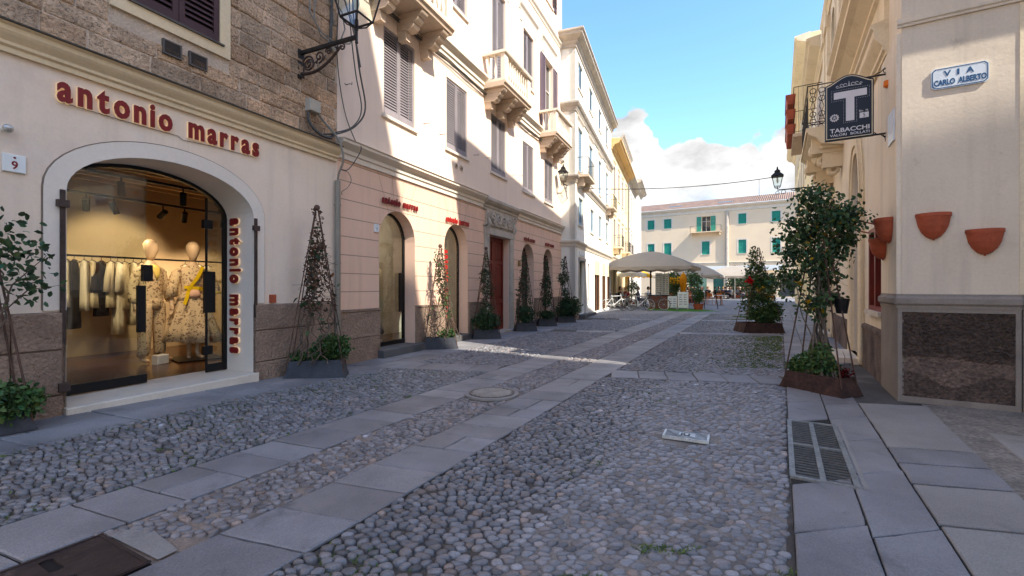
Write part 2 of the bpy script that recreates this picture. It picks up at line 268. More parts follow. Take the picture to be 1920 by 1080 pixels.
M_ = dict(
 mortar=mat('mortar', hx('59534e'), .95, .2, 1.2, .2, 60, .5, 90, .01, stain=[(hx('857a70'), .7, .55, .68, .7), (hx('4b4a48'), 2.0, .55, .7, .6)]),
 film=mat('cement_film', hx('837d78'), .95, .2, 2, .3, 70, .6, 90, .008, stain=[(hx('5d5955'), 1.2, .5, .66, .8), (hx('9d968d'), 3, .6, .75, .5)]),
 joint=mat('joint_soil', (.028, .027, .024), 1, .4, 3, .2, 60, .4, 90, .01, stain=[(hx('5f584d'), 1.6, .58, .7, .8)]),
 sand=mat('joint_sand', hx('96877c'), .95, .2, 2, .2, 60, .5, 90, .01, stain=[(hx('5a5550'), 1.1, .45, .6, .95)]),
 rough=mat('rough_paving', hx('87807a'), .95, .25, 4, .35, 26, 1.0, 30, .03),
 cobble=mat('cobble', (.148, .145, .156), .45, .22, 5, .18, 70, .4, 120, .004, spec=.55),
 slab=mat('slab', (.204, .200, .214), .6, .24, 1.4, .22, 110, .4, 60, .005, spec=.4, stain=[((.26, .235, .21), 1.1, .54, .75, .55), ((.055, .055, .06), 2.6, .58, .72, .5), ((.30, .29, .28), 14, .70, .74, .6)]),
 concrete=mat('concrete', hx('8a8785'), .9, .12, 1.5, .2, 120, .35, 150, .004, stain=((.09, .085, .08), 2.2, .6, .75, .4)),
 farpave=mat('far_paving', (.21, .21, .235), .75, .25, .5, .2, 6, .2, 20, .01, stain=((.10, .14, .05), .35, .55, .68, .55)),
 plaster1=mat('plaster_rose', hx('e8d5c3'), .9, .05, 1.0, .03, 30, .12, 25, .006, stain=[(hx('cdb7a8'), .8, .5, .75, .6), (hx('e9dccf'), 2.4, .55, .8, .5)], streak=.32),
 plaster1b=mat('plaster_cream', hx('e0d5ca'), .9, .04, 1.0, .03, 30, .08, 25, .004),
 cornice=mat('cornice_ochre', hx('dcc8a8'), .85, .08, 1.5, .05, 30, .1, 40, .004, stain=(hx('9e9074'), 3, .58, .75, .5)),
 lead=mat('lead_flashing', hx('56534f'), .6, .2, 3, .1, 30, .2, 20, .004),
 dado=mat('dado_stone', hx('957f70'), .95, .22, 1.6, .22, 30, 1.0, 26, .04, stain=[(hx('6a5347'), 1.4, .5, .72, .6), (hx('a48775'), 3, .58, .72, .5)]),
 block=mat('block_stone', hx('c7a88c'), .95, .22, 2.2, .25, 26, 1.0, 30, .05, pattern=travertine),
 bmortar=mat('block_mortar', hx('c6b3a2'), .95, .15, 3, .15, 30, .8, 30, .02),
 pink=mat('plaster_pink', hx('e2bfaa'), .9, .04, .8, .03, 30, .08, 30, .004, courses=(1.50, .378, .012), stain=(hx('cfa48e'), 1.0, .55, .8, .5), streak=.4),
 pinkp=mat('plaster_pink_plain', hx('e2bfaa'), .9, .04, .8, .03, 30, .08, 30, .004),
 upper=mat('plaster_pale', hx('e9d5c6'), .9, .035, .7, .02, 30, .06, 30, .004, stain=(hx('dcc5b6'), .9, .55, .8, .4), streak=.3),
 trim=mat('trim_stone', hx('d9cfc3'), .85, .06, 1.5, .04, 40, .1, 50, .004),
 bstone=mat('bracket_stone', hx('cdb8a4'), .9, .1, 2, .08, 40, .3, 50, .006, stain=(hx('a58f7c'), 3, .55, .75, .5)),
 gstone=mat('grey_stone', hx('b5aca2'), .9, .15, 2.5, .1, 40, .3, 60, .006, stain=(hx('7d756d'), 4, .55, .7, .5)),
 step=mat('dark_step', (.10, .10, .105), .7, .15, 2, .1, 50, .2, 80, .003),
 marble=mat('marble_threshold', hx('cfc5b8'), .6, .08, 2, .05, 40, .1, 50, .002, stain=(hx('a3968a'), 3, .55, .75, .4)),
 white=mat('plaster_white', hx('eceae4'), .9, .03, .6, .02, 20, .05, 30, .004, stain=(hx('d5d3d0'), .5, .55, .8, .4)),
 yellow=mat('plaster_yellow', hx('e8d6ae'), .9, .05, .5, .03, 20, .05, 30, .004),
 eaveor=mat('eave_orange', hx('d2b07c'), .9, .1, .5, .03, 20, .05, 30, .004),
 faru=mat('plaster_far', hx('e6d0b4'), .9, .04, .4, .02, 20, .05, 30, .004),
 cream=mat('plaster_ochre_cream', hx('e5d9c8'), .9, .05, .8, .04, 30, .12, 22, .006, stain=[(hx('cdb692'), .9, .5, .75, .5)], streak=.5),
 cream2=mat('plaster_corner', hx('dacdbd'), .9, .05, .9, .04, 30, .18, 18, .008, stain=[(hx('bba98f'), 1.2, .55, .75, .45), (hx('8d7f70'), 2.6, .66, .76, .6)], streak=.45),
 creamtrim=mat('trim_cream', hx('e2d3b8'), .85, .08, 1.2, .06, 30, .15, 40, .006, stain=(hx('b99b6c'), 2.5, .55, .75, .45)),
 pgrey=mat('plinth_grey', hx('8a827c'), .9, .12, 2, .1, 40, .3, 60, .006, stain=(hx('665b54'), 2.5, .55, .75, .5)),
 prough=mat('plinth_rough', hx('7d6c64'), .95, .25, 1.5, .25, 30, 1.0, 34, .05, stain=[(hx('463c39'), 1.3, .5, .66, .7), (hx('957f70'), 2.0, .58, .7, .5)]),
 shut=mat('shutter_grey', hx('8b8489'), .7, .1, 3, .08, 30, .15, 60, .003),
 shutd=mat('shutter_brown', hx('4b3436'), .6, .1, 3, .08, 30, .1, 60, .003),
 shutp=mat('shutter_plum', hx('6c5c68'), .65, .1, 3, .05, 30, .1, 60, .003),
 shutb=mat('shutter_blue', hx('8ba3b8'), .7, .08, 3, .05, 30, .1, 60, .003),
 shutg=mat('shutter_green', hx('2b8f7c'), .7, .08, 3, .05, 30, .1, 60, .003),
 dark=mat('dark_void', (.015, .013, .012), .9, 0, 1, 0, 1, 0),  # near-black colour standing in for unlit depth behind openings
 iron=mat('wrought_iron', (.035, .033, .032), .6, .2, 8, .1, 40, .3, 60, .002, metallic=.4),
 rustiron=mat('rusty_iron', (.075, .05, .042), .7, .3, 8, .2, 40, .4, 60, .002, metallic=.3),
 black=mat('black_metal', (.018, .018, .02), .4, .1, 5, 0, 1, 0, metallic=.5),
 steel=mat('steel', (.5, .5, .5), .35, .1, 5, .1, 60, .1, 60, .001, metallic=.8),
 pipe=mat('pipe_grey', hx('8c8880'), .55, .12, 3, .05, 30, .1, 40, .002, metallic=.3, stain=(hx('6c6860'), 4, .55, .75, .5)),
 cable=mat('cable', (.09, .085, .08), .7, .2, 5, 0, 1, 0),
 boxg=mat('box_grey', hx('b3aca0'), .7, .08, 5, .03, 30, .05, 60, .002),
 redl=mat('letter_red', hx('7c1c1e'), .4, .05, 4, 0, 1, 0),
 redl2=mat('letter_bright_red', hx('a8221f'), .4, .05, 4, 0, 1, 0),
 glow=mat('letter_backlight', hx('ffdfb0'), .6, 0, 1, 0, 1, 0, emit=(hx('ffe0b8'), .07)),
 wood=mat('door_red_wood', hx('6e2418'), .5, .25, 4, .15, 30, .3, 40, .003, aniso=(1, 1, .25), spec=.4),
 redframe=mat('red_frame', hx('7e2a1c'), .45, .1, 4, .05, 30, .1, 40, .002),
 terra=mat('terracotta', hx('a65339'), .7, .14, 6, .06, 40, .15, 50, .003, stain=(hx('7c3624'), 8, .58, .72, .5)),
 planter=mat('planter_steel', (.042, .045, .055), .55, .25, 4, .15, 30, .25, 40, .003, metallic=.2, stain=((.09, .09, .09), 3, .6, .75, .4)),
 rust=mat('planter_rust', hx('44302a'), .85, .35, 4, .3, 20, .5, 40, .004, stain=[(hx('2c1f1d'), 3, .5, .68, .8), (hx('7c4c35'), 5, .6, .72, .5)]),
 soil=mat('soil', (.035, .025, .018), 1, .3, 10, .2, 40, .6, 30, .02),
 leaf=mat('leaf_green', (.060, .115, .033), .5, .3, 4, .1, 40, 0, sub=.25, spec=.35),
 leafd=mat('leaf_dark', (.035, .07, .028), .5, .35, 4, .1, 40, 0, sub=.2, spec=.3),
 leafr=mat('leaf_dry', (.13, .075, .045), .8, .35, 6, .1, 40, 0, sub=.2),
 grass=mat('grass_blade', (.10, .15, .04), .8, .3, 4, .1, 40, 0, sub=.2),
 twig=mat('twig', (.12, .085, .065), .9, .3, 8, .2, 30, .4, 50, .004),
 bark=mat('bark', (.16, .13, .11), .9, .3, 8, .2, 30, .5, 40, .006),
 stake=mat('stake', (.10, .055, .04), .8, .3, 6, .2, 30, .3, 40, .003),
 shopwall=mat('shop_wall', hx('cdb898'), .9, .05, 1, .03, 20, .05, 30, .003),
 shopfloor=mat('shop_floor', hx('4e3323'), .22, .35, 1.2, .15, 8, .05, 30, .001, spec=.5),
 beam=mat('shop_ceiling_wood', hx('7d5a35'), .8, .25, 2, .15, 20, .3, 30, .01, aniso=(.3, 3, 1)),
 skinm=mat('mannequin_shell', hx('d9bfa0'), .45, .03, 2, 0, 1, 0),
 floral=mat('floral_fabric', hx('dcc7a4'), .9, .05, 3, 0, 1, .1, 60, .004, pattern=floral),
 yel=mat('yellow_trim', hx('e0c010'), .8, .05, 4, 0, 1, 0),
 pinkf=mat('pink_fabric', hx('e7bda6'), .8, .05, 4, 0, 1, 0),
 tile=mat('roof_tile', hx('8c7467'), .9, .25, .8, .2, 8, .8, 6, .1, pattern=tiles),
 canvas=mat('umbrella_canvas', hx('a69d94'), .9, .06, .6, .04, 10, .1, 10, .02, sub=.2),
 canvasw=mat('umbrella_white', hx('f2efe6'), .9, .04, 1, 0, 1, 0, sub=.4),
 paper=mat('white_board', hx('dfe3e4'), .6, .05, 3, 0, 1, 0),
 tan=mat('brown_box', hx('6c4538'), .8, .15, 3, .1, 20, .2, 30, .004),
 orange=mat('orange_cloth', hx('d8742a'), .8, .1, 5, 0, 1, 0), yelf=mat('yellow_flower', hx('f0c020'), .8, .1, 5, 0, 1, 0, sub=.3),
 redf=mat('red_flower', hx('c01818'), .8, .1, 5, 0, 1, 0, sub=.3), lawn=mat('turf', (.06, .20, .02), .9, .3, 3, .2, 30, .6, 60, .02),
)
# ------------------------------------------------------------------ text as mesh
def glyphs(txt, size=1.0, extrude=.02, bold=0.0, spacing=1.0, bevel=0.0):
    cu = bpy.data.curves.new('t', 'FONT'); cu.body = txt; cu.size = size; cu.extrude = extrude; cu.offset = bold; cu.space_character = spacing; cu.bevel_depth = bevel
    cu.resolution_u = 3
    o = bpy.data.objects.new('t', cu); col.objects.link(o); dg = bpy.context.evaluated_depsgraph_get(); dg.update()
    me = bpy.data.meshes.new_from_object(o.evaluated_get(dg)); bpy.data.objects.remove(o); bpy.data.curves.remove(cu)
    vs = [v.co.copy() for v in me.vertices]; fs = [tuple(p.vertices) for p in me.polygons]; bpy.data.meshes.remove(me); return vs, fs
def text_into(mb, txt, x0, x1, z0, z1, y, ext=.01, bold=0.0, mi=0):
    """one line of writing filling x0..x1, z0..z1 on the plane y, read from -y"""
    vs, fs = glyphs(txt, 1.0, 1.0, bold)
    if not vs: return
    ax, bx = min(v.x for v in vs), max(v.x for v in vs); ay, by = min(v.y for v in vs), max(v.y for v in vs)
    mb.add([(x0+(v.x-ax)/(bx-ax)*(x1-x0), y-v.z*ext, z0+(v.y-ay)/(by-ay)*(z1-z0)) for v in vs], fs, mi)
def letter_sign(root, word, x0, x1, zb, xh, y, mt, M=None, glow=True, sep=.015, ext=.02, bold=.035, parts=True):
    """raised letters, each its own part; xh = x-height"""
    xs = []; cur = 0; gl = {}
    for ch in word:
        if ch == ' ': cur += .55; xs.append(None); continue
        if ch not in gl: gl[ch] = glyphs(ch, 1.0, 1.0, bold)
        vs = gl[ch][0]; a = min(v.x for v in vs); b = max(v.x for v in vs); xs.append((cur-a)); cur += b-a+.17
    k = (x1-x0)/(cur-.17); kz = xh/.5
    whole = MB()
    for ch, ox in zip(word, xs):
        if ox is None: continue
        vs, fs = gl[ch]; mb = MB() if parts else whole
        mb.add([(x0+(v.x+ox)*k, y-sep-ext-v.z*ext, zb+v.y*kz) for v in vs], fs, 0)
        if parts:
            lt = mb.build('letter', mt, root, M)
            if glow:
                g = MB(); vv = gl[ch][0]; cx = (min(v.x for v in vv)+max(v.x for v in vv))/2
                v2, f2 = glyphs(ch, 1.0, 1.0, bold+.014)
                g.add([(x0+(v.x+ox)*k, y-sep*.5-v.z*sep*.4, zb+v.y*kz) for v in v2], f2, 0); g.build('backlight', M_['glow'], lt)
    if not parts: whole.build('lettering', mt, root, M)
# ------------------------------------------------------------------ the setting: ground, slabs, cobbles
LWK, LW0 = .4435, -7.52       # left house line  X = LWK*Y+LW0
RWK, RW0 = .588, 1.737        # right house line X = RWK*Y+RW0
def gz(x, y):                 # the ground rises a little towards the near left wall
    d = (x-(LWK*y+LW0))*.914
    return .13*np.clip(1-d/2.2, 0, 1)**1.3*np.clip((9.2-y)/4.2, 0, 1)
def structure(o, label=None): o['kind'] = 'structure'; return o
xs = np.concatenate([np.linspace(-500, -14, 6), np.linspace(-12, 8, 81), np.linspace(10, 60, 12), [150, 500]])
ys = np.concatenate([[-300, -60, -20, -8], np.linspace(-4, 12, 65), np.linspace(13, 60, 24), [120, 400]])
X, Y = np.meshgrid(xs, ys); V = np.stack([X, Y, gz(X, Y)-.012], -1).reshape(-1, 3)
nx, ny = len(xs), len(ys); I = (np.arange(ny-1)[:, None]*nx+np.arange(nx-1)[None]).ravel()
structure(np_mesh('ground', V, np.stack([I, I+1, I+nx+1, I+nx], 1), M_['mortar']))
def slabs_mesh(name, quads, material, z=.012, thick=.04, bev=.007, seed=1, amp=.12, label=None, jit=.004):
    r = random.Random(seed); mb = MB()
    for q in quads:
        c = np.mean(q, 0); t = 1+r.uniform(-amp, amp)*1.3; w = r.uniform(-.02, .02); q0 = q; q = []
        for i_ in range(4):
            a_, b_ = q0[i_], q0[(i_+1) % 4]; L_ = math.hypot(b_[0]-a_[0], b_[1]-a_[1]); n_ = max(2, min(9, int(L_/.07))); nx_, ny_ = -(b_[1]-a_[1])/L_, (b_[0]-a_[0])/L_
            for k_ in range(n_):
                s_ = k_/n_; o_ = r.uniform(0, .0022) if k_ else .003
                if r.random() < .05: o_ += .006
                q.append((a_[0]+(b_[0]-a_[0])*s_+nx_*o_, a_[1]+(b_[1]-a_[1])*s_+ny_*o_)); tint = (t*(1+w), t, t*(1-w)); dz = r.uniform(-jit, jit)
        ring = lambda k, zz: [(p[0]+(c[0]-p[0])*k/max(.05, math.hypot(c[0]-p[0], c[1]-p[1])), p[1]+(c[1]-p[1])*k/max(.05, math.hypot(c[0]-p[0], c[1]-p[1])), float(gz(p[0], p[1]))+zz+dz) for p in q]
        mb.rings([ring(0, -thick), ring(0, z-bev), ring(bev*1.4, z)], 0, True, tint)
    return structure(mb.build(name, material))
def strip(a0, a1, k, y0, y1, lo, hi, gap=.012, skew=-.217, seed=3, split=0):
    """slabs between the lines X=a0+kY and X=a1+kY, joints skewed"""
    r = random.Random(seed); y = y0; out = []
    def P(a, yy):      # point on line where Y + skew' = yy
        Yv = (yy+skew*a)/(1-skew*k); return (a+k*Yv, Yv)
    while y < y1:
        h = r.uniform(lo, hi); e = min(y+h, y1+.001); g = gap*r.uniform(.6, 1.5)
        if y1-e < .15: e = y1+.001
        m = [0, 1] if not split or r.random() > split else [0, r.uniform(.4, .6), 1]
        for i in range(len(m)-1):
            A0 = a0+(a1-a0)*m[i]+(gap/2 if i else 0); A1 = a0+(a1-a0)*m[i+1]-(gap/2 if i < len(m)-2 else 0)
            out.append([P(A0, y+g/2), P(A1, y+g/2), P(A1, e-g/2), P(A0, e-g/2)])
        y = e
    return out
bandR = strip(-3.46, -2.70, .54, 1.2, 34, .36, .58, seed=2, split=.2, skew=-.32, gap=.011)
bandL = strip(-5.01, -4.25, .54, 1.0, 34, .38, .55, seed=5, split=.12, skew=-.40, gap=.014)
slabs_mesh('street_slab_band', bandR+bandL, M_['slab'], seed=4)
def bed(a0, a1, k0, k1, y0, y1, m='joint', z=-.006, name='joint_bed'):
    n = 24; V_ = []
    for i in range(n+1):
        y = y0+(y1-y0)*i/n
        for a, k in ((a0, k0), (a1, k1)): x = a+k*y; V_.append((x, y, float(gz(x, y))+z))
    structure(MB().add(V_, [(2*i, 2*i+1, 2*i+3, 2*i+2) for i in range(n)]).build(name, M_[m]))
bed(-3.47, -2.69, .54, .54, 1, 34); bed(-5.02, -4.24, .54, .54, 1, 34); bed(-4.24, -3.47, .54, .54, 1, 27, 'sand', -.004, 'sand_bed'); bed(.085, 1.045, .593, .593, 1, 34); bed(LW0, -6.60, LWK, .47, 2, 22)
# left sidewalk, two rows
sw = []
edge = [(2.0, -5.9), (4.16, -4.72), (5.94, -4.02), (7.16, -3.41), (9.19, -2.25), (13, -.55), (18, 1.9), (22, 3.9)]
def ex(y): return float(np.interp(y, [e[0] for e in edge], [e[1] for e in edge]))
r = random.Random(11); 
for row in (0, 1):
    y = 2.0
    while y < 22:
        h = r.uniform(.45, .85); e = min(22, y+h); f0, f1 = ((0, .49), (.505, 1))[row]
        def pt(yy, f):
            xa = LWK*yy+LW0+.02; xb = ex(yy); return (xa+(xb-xa)*f+0, yy-.25*(f*(xb-xa)))
        sw.append([pt(y+.006, f0), pt(y+.006, f1), pt(e-.006, f1), pt(e-.006, f0)]); y = e
slabs_mesh('left_sidewalk_slabs', sw, M_['slab'], seed=8)
# right kerb columns and right sidewalk
rk = strip(.09, .575, .593, 1.4, 3.26, .5, .75, skew=.18, seed=21)+strip(.09, .575, .593, 4.78, 30, .45, .8, skew=.18, seed=22)
rk += strip(.588, 1.048, .593, 1.6, 34, .5, .9, skew=.18, seed=23)
rk += strip(1.05, 1.70, .590, 6.95, 34, .3, .42, skew=.35, seed=25)
slabs_mesh('right_kerb_slabs', rk, M_['slab'], seed=9)
big_ = [[(4.86,6.05),(5.66,5.98),(5.06,4.55),(4.00,4.85)], [(3.72,4.36),(4.66,4.02),(4.46,3.78),(3.55,4.12)], [(3.50,4.02),(4.40,3.72),(4.28,3.52),(3.36,3.80)],
       [(3.3,3.66),(4.16,3.36),(3.62,2.62),(2.66,2.9)], [(2.60,2.80),(3.55,2.50),(2.9,1.6),(1.95,1.9)], [(4.98,6.24),(5.5,6.22),(5.62,6.05),(4.88,6.12)],
       [(5.72,5.94),(6.9,5.4),(6.4,4.6),(5.16,4.52)], [(4.98,4.40),(6.2,4.2),(5.6,3.3),(4.58,3.72)], [(4.5,3.6),(5.4,3.2),(4.9,2.5),(3.78,2.66)], [(6.98,5.35),(9.5,4.1),(9.0,3.2),(6.5,4.5)]]
def third(y0, y1, g=.007): 
    L0 = lambda y: 1.064+.593*y
    R0 = lambda y: 1.66+.64*y
    A_, B_ = y0+g, y1-g; return [(L0(A_), A_), (R0(A_-.15), A_-.15), (R0(B_-.15), B_-.15), (L0(B_), B_)]
bigs = [third(4.52, 6.22), third(3.04, 3.665), third(2.2, 3.02), third(1.5, 2.18)]
bed(1.05, 1.75, .593, .64, 1.3, 6.2)
slabs_mesh('cross_street_slabs', bigs, M_['concrete'], z=.010, seed=12, amp=.07)
slabs_mesh('dark_slab_strip', [third(4.12, 4.50), third(3.68, 4.10)], M_['slab'], z=.010, seed=13)
def quad4(a, b, c, d): return [a, b, c, d]
slabs_mesh('far_cross_street_slabs', [[(5.2, 4.95), (7.6, 4.0), (7.0, 3.0), (4.62, 4.05)], [(4.58, 3.98), (6.9, 2.95), (6.3, 1.9), (4.0, 3.08)], [(3.95, 3.0), (6.2, 1.85), (5.6, 1.0), (3.4, 2.2)]], M_['concrete'], z=.008, seed=19, amp=.1)
structure(MB().add([(1.66+.64*1.0, 1.0, -.004), (12, -2, -.004), (15, 2.5, -.004), (5.6, 6.2, -.004)], [(0, 1, 2, 3)]).build('side_street_paving', M_['rough']))
# cross bands between the house fronts
def ylev(x, c): return c-.217*x
cb = []
for c, hw in ((8.74, .36), (16.9, .35), (23.6, .5)):
    for (A, B, k1, k2) in ((-6.4, -5.03, .45, .54), (-2.68, .07, .54, .593)):
        x0 = (A+k1*c)/(1+.217*k1); x1 = (B+k2*c)/(1+.217*k2)
        if c == 8.74 and A == -6.4: x0 = -2.35
        if c == 16.9 and A == -6.4: x0 = x1-1.35
        if c == 23.6 and A == -6.4: x0 = x1-1.6
        n = max(2, int((x1-x0)/.42))
        for i in range(n):
            a, b = x0+(x1-x0)*i/n+.006, x0+(x1-x0)*(i+1)/n-.006
            sh_ = .45*hw*.5
            def q(x, s): 
                xx = x+s*sh_; return (xx, ylev(xx, c)+s*hw)
            cb.append([q(a, -1), q(b, -1), q(b, 1), q(a, 1)])
slabs_mesh('cross_band_slabs', cb, M_['slab'], seed=15)
BANDS = [(8.74, .40), (16.9, .39), (23.6, .55)]
# far paving beyond the cobbles
def sheet(name, pts, z, m): return structure(MB().add([(x, y, z) for x, y in pts], [tuple(range(len(pts)))]).build(name, m))
sheet('piazza_paving', [(-.2, 27), (18.5, 27), (46, 75), (26, 83), (8, 36)], .004, M_['farpave'])
for i, (xa, xb) in enumerate(((-3.46, -2.7), (-5.01, -4.25), (.09, 1.0))):
    sheet('far_slab_band', [(xa+.545*27, 27), (xb+.545*27, 27), (xb+.545*74, 74), (xa+.545*74, 74)], .012, M_['slab'])
# ---- cobblestones: rounded Voronoi cells of a jittered lattice
def in_cobbles(x, y):
    c = y+.217*x
    A = (x > np.interp(y, [e[0] for e in edge], [e[1] for e in edge])+.02) & (x < -5.03+.54*y)
    B = (x > -4.24+.54*y) & (x < -3.47+.54*y)
    C = (x > -2.69+.54*y) & (x < .08+.593*y)
    nb = np.ones_like(x, bool)
    for cc, hw in BANDS: nb &= np.abs(c-cc) > hw
    far = y < 27
    drain = ~((x > .09+.593*y-.03) & (y < 5.5))
    man = np.hypot(x+.30, y-6.72) > .46
    plate = np.hypot((x-1.84)/.42, (y-4.79)/.24) > .80
    pit = ~((y < 2.9) & B)
    return ((A & nb) | (B & pit) | (C & nb & plate) | (B & pit)) & far & drain & man
def edges_for(x, y):
    L_ = [(-5.03, .54), (-4.24, .54), (-3.47, .54), (-2.69, .54), (.08, .593)]
    out = []
    for a, k in L_:
        n = math.hypot(1, k); d = (x-a-k*y)/n; out.append((d, 1/n, -k/n))
    return out
def cobbles(y0, y1, sp, nang, prof, seed):
    rs = np.random.RandomState(seed)
    px, py = [], []
    S = 1.5; rows = np.arange(y0, y1, sp*1.0/S)
    for i, yy in enumerate(rows):
        xx = np.arange(-5.8, .08+.593*yy+.1, sp*1.2)+(i % 2)*sp*.6
        px.append(xx+rs.uniform(-.38, .38, len(xx))*sp); py.append(np.full(len(xx), yy)+rs.uniform(-.36, .36, len(xx))*sp/S)
    px = np.concatenate(px); py = np.concatenate(py)
    # random removals leave a few bigger stones
    k0 = rs.rand(len(px)) > .17; px, py = px[k0], py[k0]
    m = (px > LWK*py+LW0-.2); px, py = px[m], py[m]
    keep = in_cobbles(px, py)
    order = np.argsort(py); px, py, keep = px[order], py[order], keep[order]
    idx = np.where(keep)[0]; th = np.linspace(0, 2*PI, nang, endpoint=False)
    allV, allF, allT = [], [], []; base = 0
    CH = 400
    for s0 in range(0, len(idx), CH):
        ii = idx[s0:s0+CH]; lo = np.searchsorted(py, py[ii].min()-sp*3); hi = np.searchsorted(py, py[ii].max()+sp*3)
        dx = px[None, lo:hi]-px[ii, None]; dy = (py[None, lo:hi]-py[ii, None])*S; d2 = dx*dx+dy*dy
        nn = np.argsort(np.where(d2 < 1e-9, 1e9, d2), axis=1)[:, :12]
        ax = np.take_along_axis(dx, nn, 1); ay = np.take_along_axis(dy, nn, 1); dd = ax*ax+ay*ay
        e = ax[:, :, None]*np.cos(th)+ay[:, :, None]*np.sin(th)
        rr = np.where(e > 1e-4, dd[:, :, None]/(2*np.maximum(e, 1e-4)), 9.0)
        q = -4.0; inv = (rr**q).sum(1)
        for d, nx_, ny_ in edges_for(px[ii], py[ii]):
            g = np.abs(d)-.008; sgn = -np.sign(d); ee = (nx_*np.cos(th)[None]+ny_*np.sin(th)[None]/S)*sgn[:, None]
            re = np.where(ee > 1e-3, np.maximum(g, .01)[:, None]/np.maximum(ee, 1e-3), 9.0); inv = inv+(re*1.0)**q
        for cc, hw in BANDS:
            c = py[ii]+.217*px[ii]-cc; n = math.hypot(.217, 1); g = (np.abs(c)-hw+.03)/n
            ee = (.217/n*np.cos(th)[None]+1/n*np.sin(th)[None]/S)*(-np.sign(c))[:, None]
            re = np.where(ee > 1e-3, np.maximum(g, .01)[:, None]/np.maximum(ee, 1e-3), 9.0); inv = inv+re**q
        rad = np.minimum(inv**(1/q)*rs.uniform(.93, 1.04, len(ii))[:, None], sp*.8)*.985
        cx, cy = px[ii], py[ii]
        emb = 1/(1+np.exp(-((cx-(-2.7+.54*cy))-1.05-.25*np.sin(cy*1.7))/.12))      # right part set in mortar
        emb = np.where(cx < -2.7+.54*cy, .25, emb)
        hgt = (.040-.019*emb)*rs.uniform(.75, 1.25, len(ii))*(sp/.095)
        rowsV = []
        tx, ty = rs.uniform(-.12, .12, (2, len(ii)))
        for f, hf in prof:
            x = cx[:, None]+rad*f*np.cos(th); y = cy[:, None]+rad*f*np.sin(th)/S
            z = gz(x, y)+hgt[:, None]*hf-.010+tx[:, None]*(x-cx[:, None])+ty[:, None]*(y-cy[:, None])
            rowsV.append(np.stack([x, y, z], -1))
        Vv = np.stack(rowsV, 1)                                       # n, rings, ang, 3
        n, rg = Vv.shape[:2]; Vv = Vv.reshape(n, -1, 3)
        top = np.stack([cx, cy, gz(cx, cy)+hgt-.010], -1)[:, None]; Vv = np.concatenate([Vv, top], 1); per = Vv.shape[1]
        a = np.arange(nang); b = (a+1) % nang; F = []
        for rI in range(rg-1): F.append(np.stack([rI*nang+a, rI*nang+b, (rI+1)*nang+b, (rI+1)*nang+a], 1))
        tri = np.stack([(rg-1)*nang+a, (rg-1)*nang+b, np.full(nang, per-1), np.full(nang, per-1)], 1)
        F = np.concatenate(F, 0)
        allF.append((F[None]+(base+np.arange(n)*per)[:, None, None]).reshape(-1, 4)); cobbles.tri.append((tri[None, :, :3]+(base+np.arange(n)*per)[:, None, None]).reshape(-1, 3))
        v = rs.normal(1.0, .22, n).clip(.5, 1.8); pick = rs.rand(n)
        warm = np.where(pick < .05, .25, np.where(pick < .25, .08, -.01)); v = np.where(rs.rand(n) < .003, v*2.1, v)
        mid = (cx > -4.3+.54*cy) & (cx < -3.4+.54*cy); v = np.where(mid, v*1.1, v); warm = np.where(mid, warm+.06, warm)
        v = v*(1+.30*emb)
        t = np.stack([v*(1+warm), v, v*(1-warm*.7)], -1); allT.append(np.repeat(t, per, 0)); allV.append(Vv.reshape(-1, 3)); base += n*per
    return np.concatenate(allV), np.concatenate(allF), np.concatenate(allT)
def cob_object(name, *a):
    cobbles.tri = []
    V, F, T = cobbles(*a); tri = np.concatenate(cobbles.tri)
    me = bpy.data.meshes.new(name); me.vertices.add(len(V)); me.vertices.foreach_set('co', V.astype(np.float32).ravel())
    nl = F.size+tri.size; me.loops.add(nl); me.loops.foreach_set('vertex_index', np.concatenate([F.ravel(), tri.ravel()]).astype(np.int32))
    ls = np.concatenate([np.arange(len(F))*4, len(F)*4+np.arange(len(tri))*3]).astype(np.int32)
    me.polygons.add(len(F)+len(tri)); me.polygons.foreach_set('loop_start', ls); me.polygons.foreach_set('use_smooth', np.ones(len(ls), bool))
    me.materials.append(M_['cobble']); at = me.attributes.new('tint', 'FLOAT_COLOR', 'POINT'); A = np.ones((len(V), 4), np.float32); A[:, :3] = T; at.data.foreach_set('color', A.ravel())
    me.update(calc_edges=True); me.validate(); o = bpy.data.objects.new(name, me); register(o, None, Matrix.Identity(4)); structure(o)
cob_object('cobblestone_paving', 1.9, 10.0, .069, 12, [(1.0, -.40), (.97, .38), (.84, .80), (.52, .98)], 3)
cob_object('distant_cobblestone_paving', 10.0, 27.0, .088, 8, [(1.0, -.2), (.85, .6)], 4)
def cement_film():
    n, m = 70, 90; gy = np.linspace(1.9, 8.2, m); V = []
    rs = np.random.RandomState(2); ph = rs.uniform(0, 6, (8, 2)); fr = rs.uniform(1.2, 5, (8, 2))
    for y in gy:
        xa, xb = -2.68+.54*y+.45, .07+.593*y
        for i in range(n):
            x = xa+(xb-xa)*i/(n-1); w = sum(math.sin(fr[k][0]*x+ph[k][0])*math.sin(fr[k][1]*y+ph[k][1]) for k in range(8))/8
            d = min(1, max(0, (x-xa-.5)/.35))*min(1, max(0, (xb-x)/.25+.35))*min(1, max(0, (8.1-y)/1.2)); V.append((x, y, -.020+.0145*d+.006*w))
    V = np.array(V); I = (np.arange(m-1)[:, None]*n+np.arange(n-1)[None]).ravel()
    structure(np_mesh('cement_film', V, np.stack([I, I+1, I+n+1, I+n], 1), M_['film']))
cement_film()
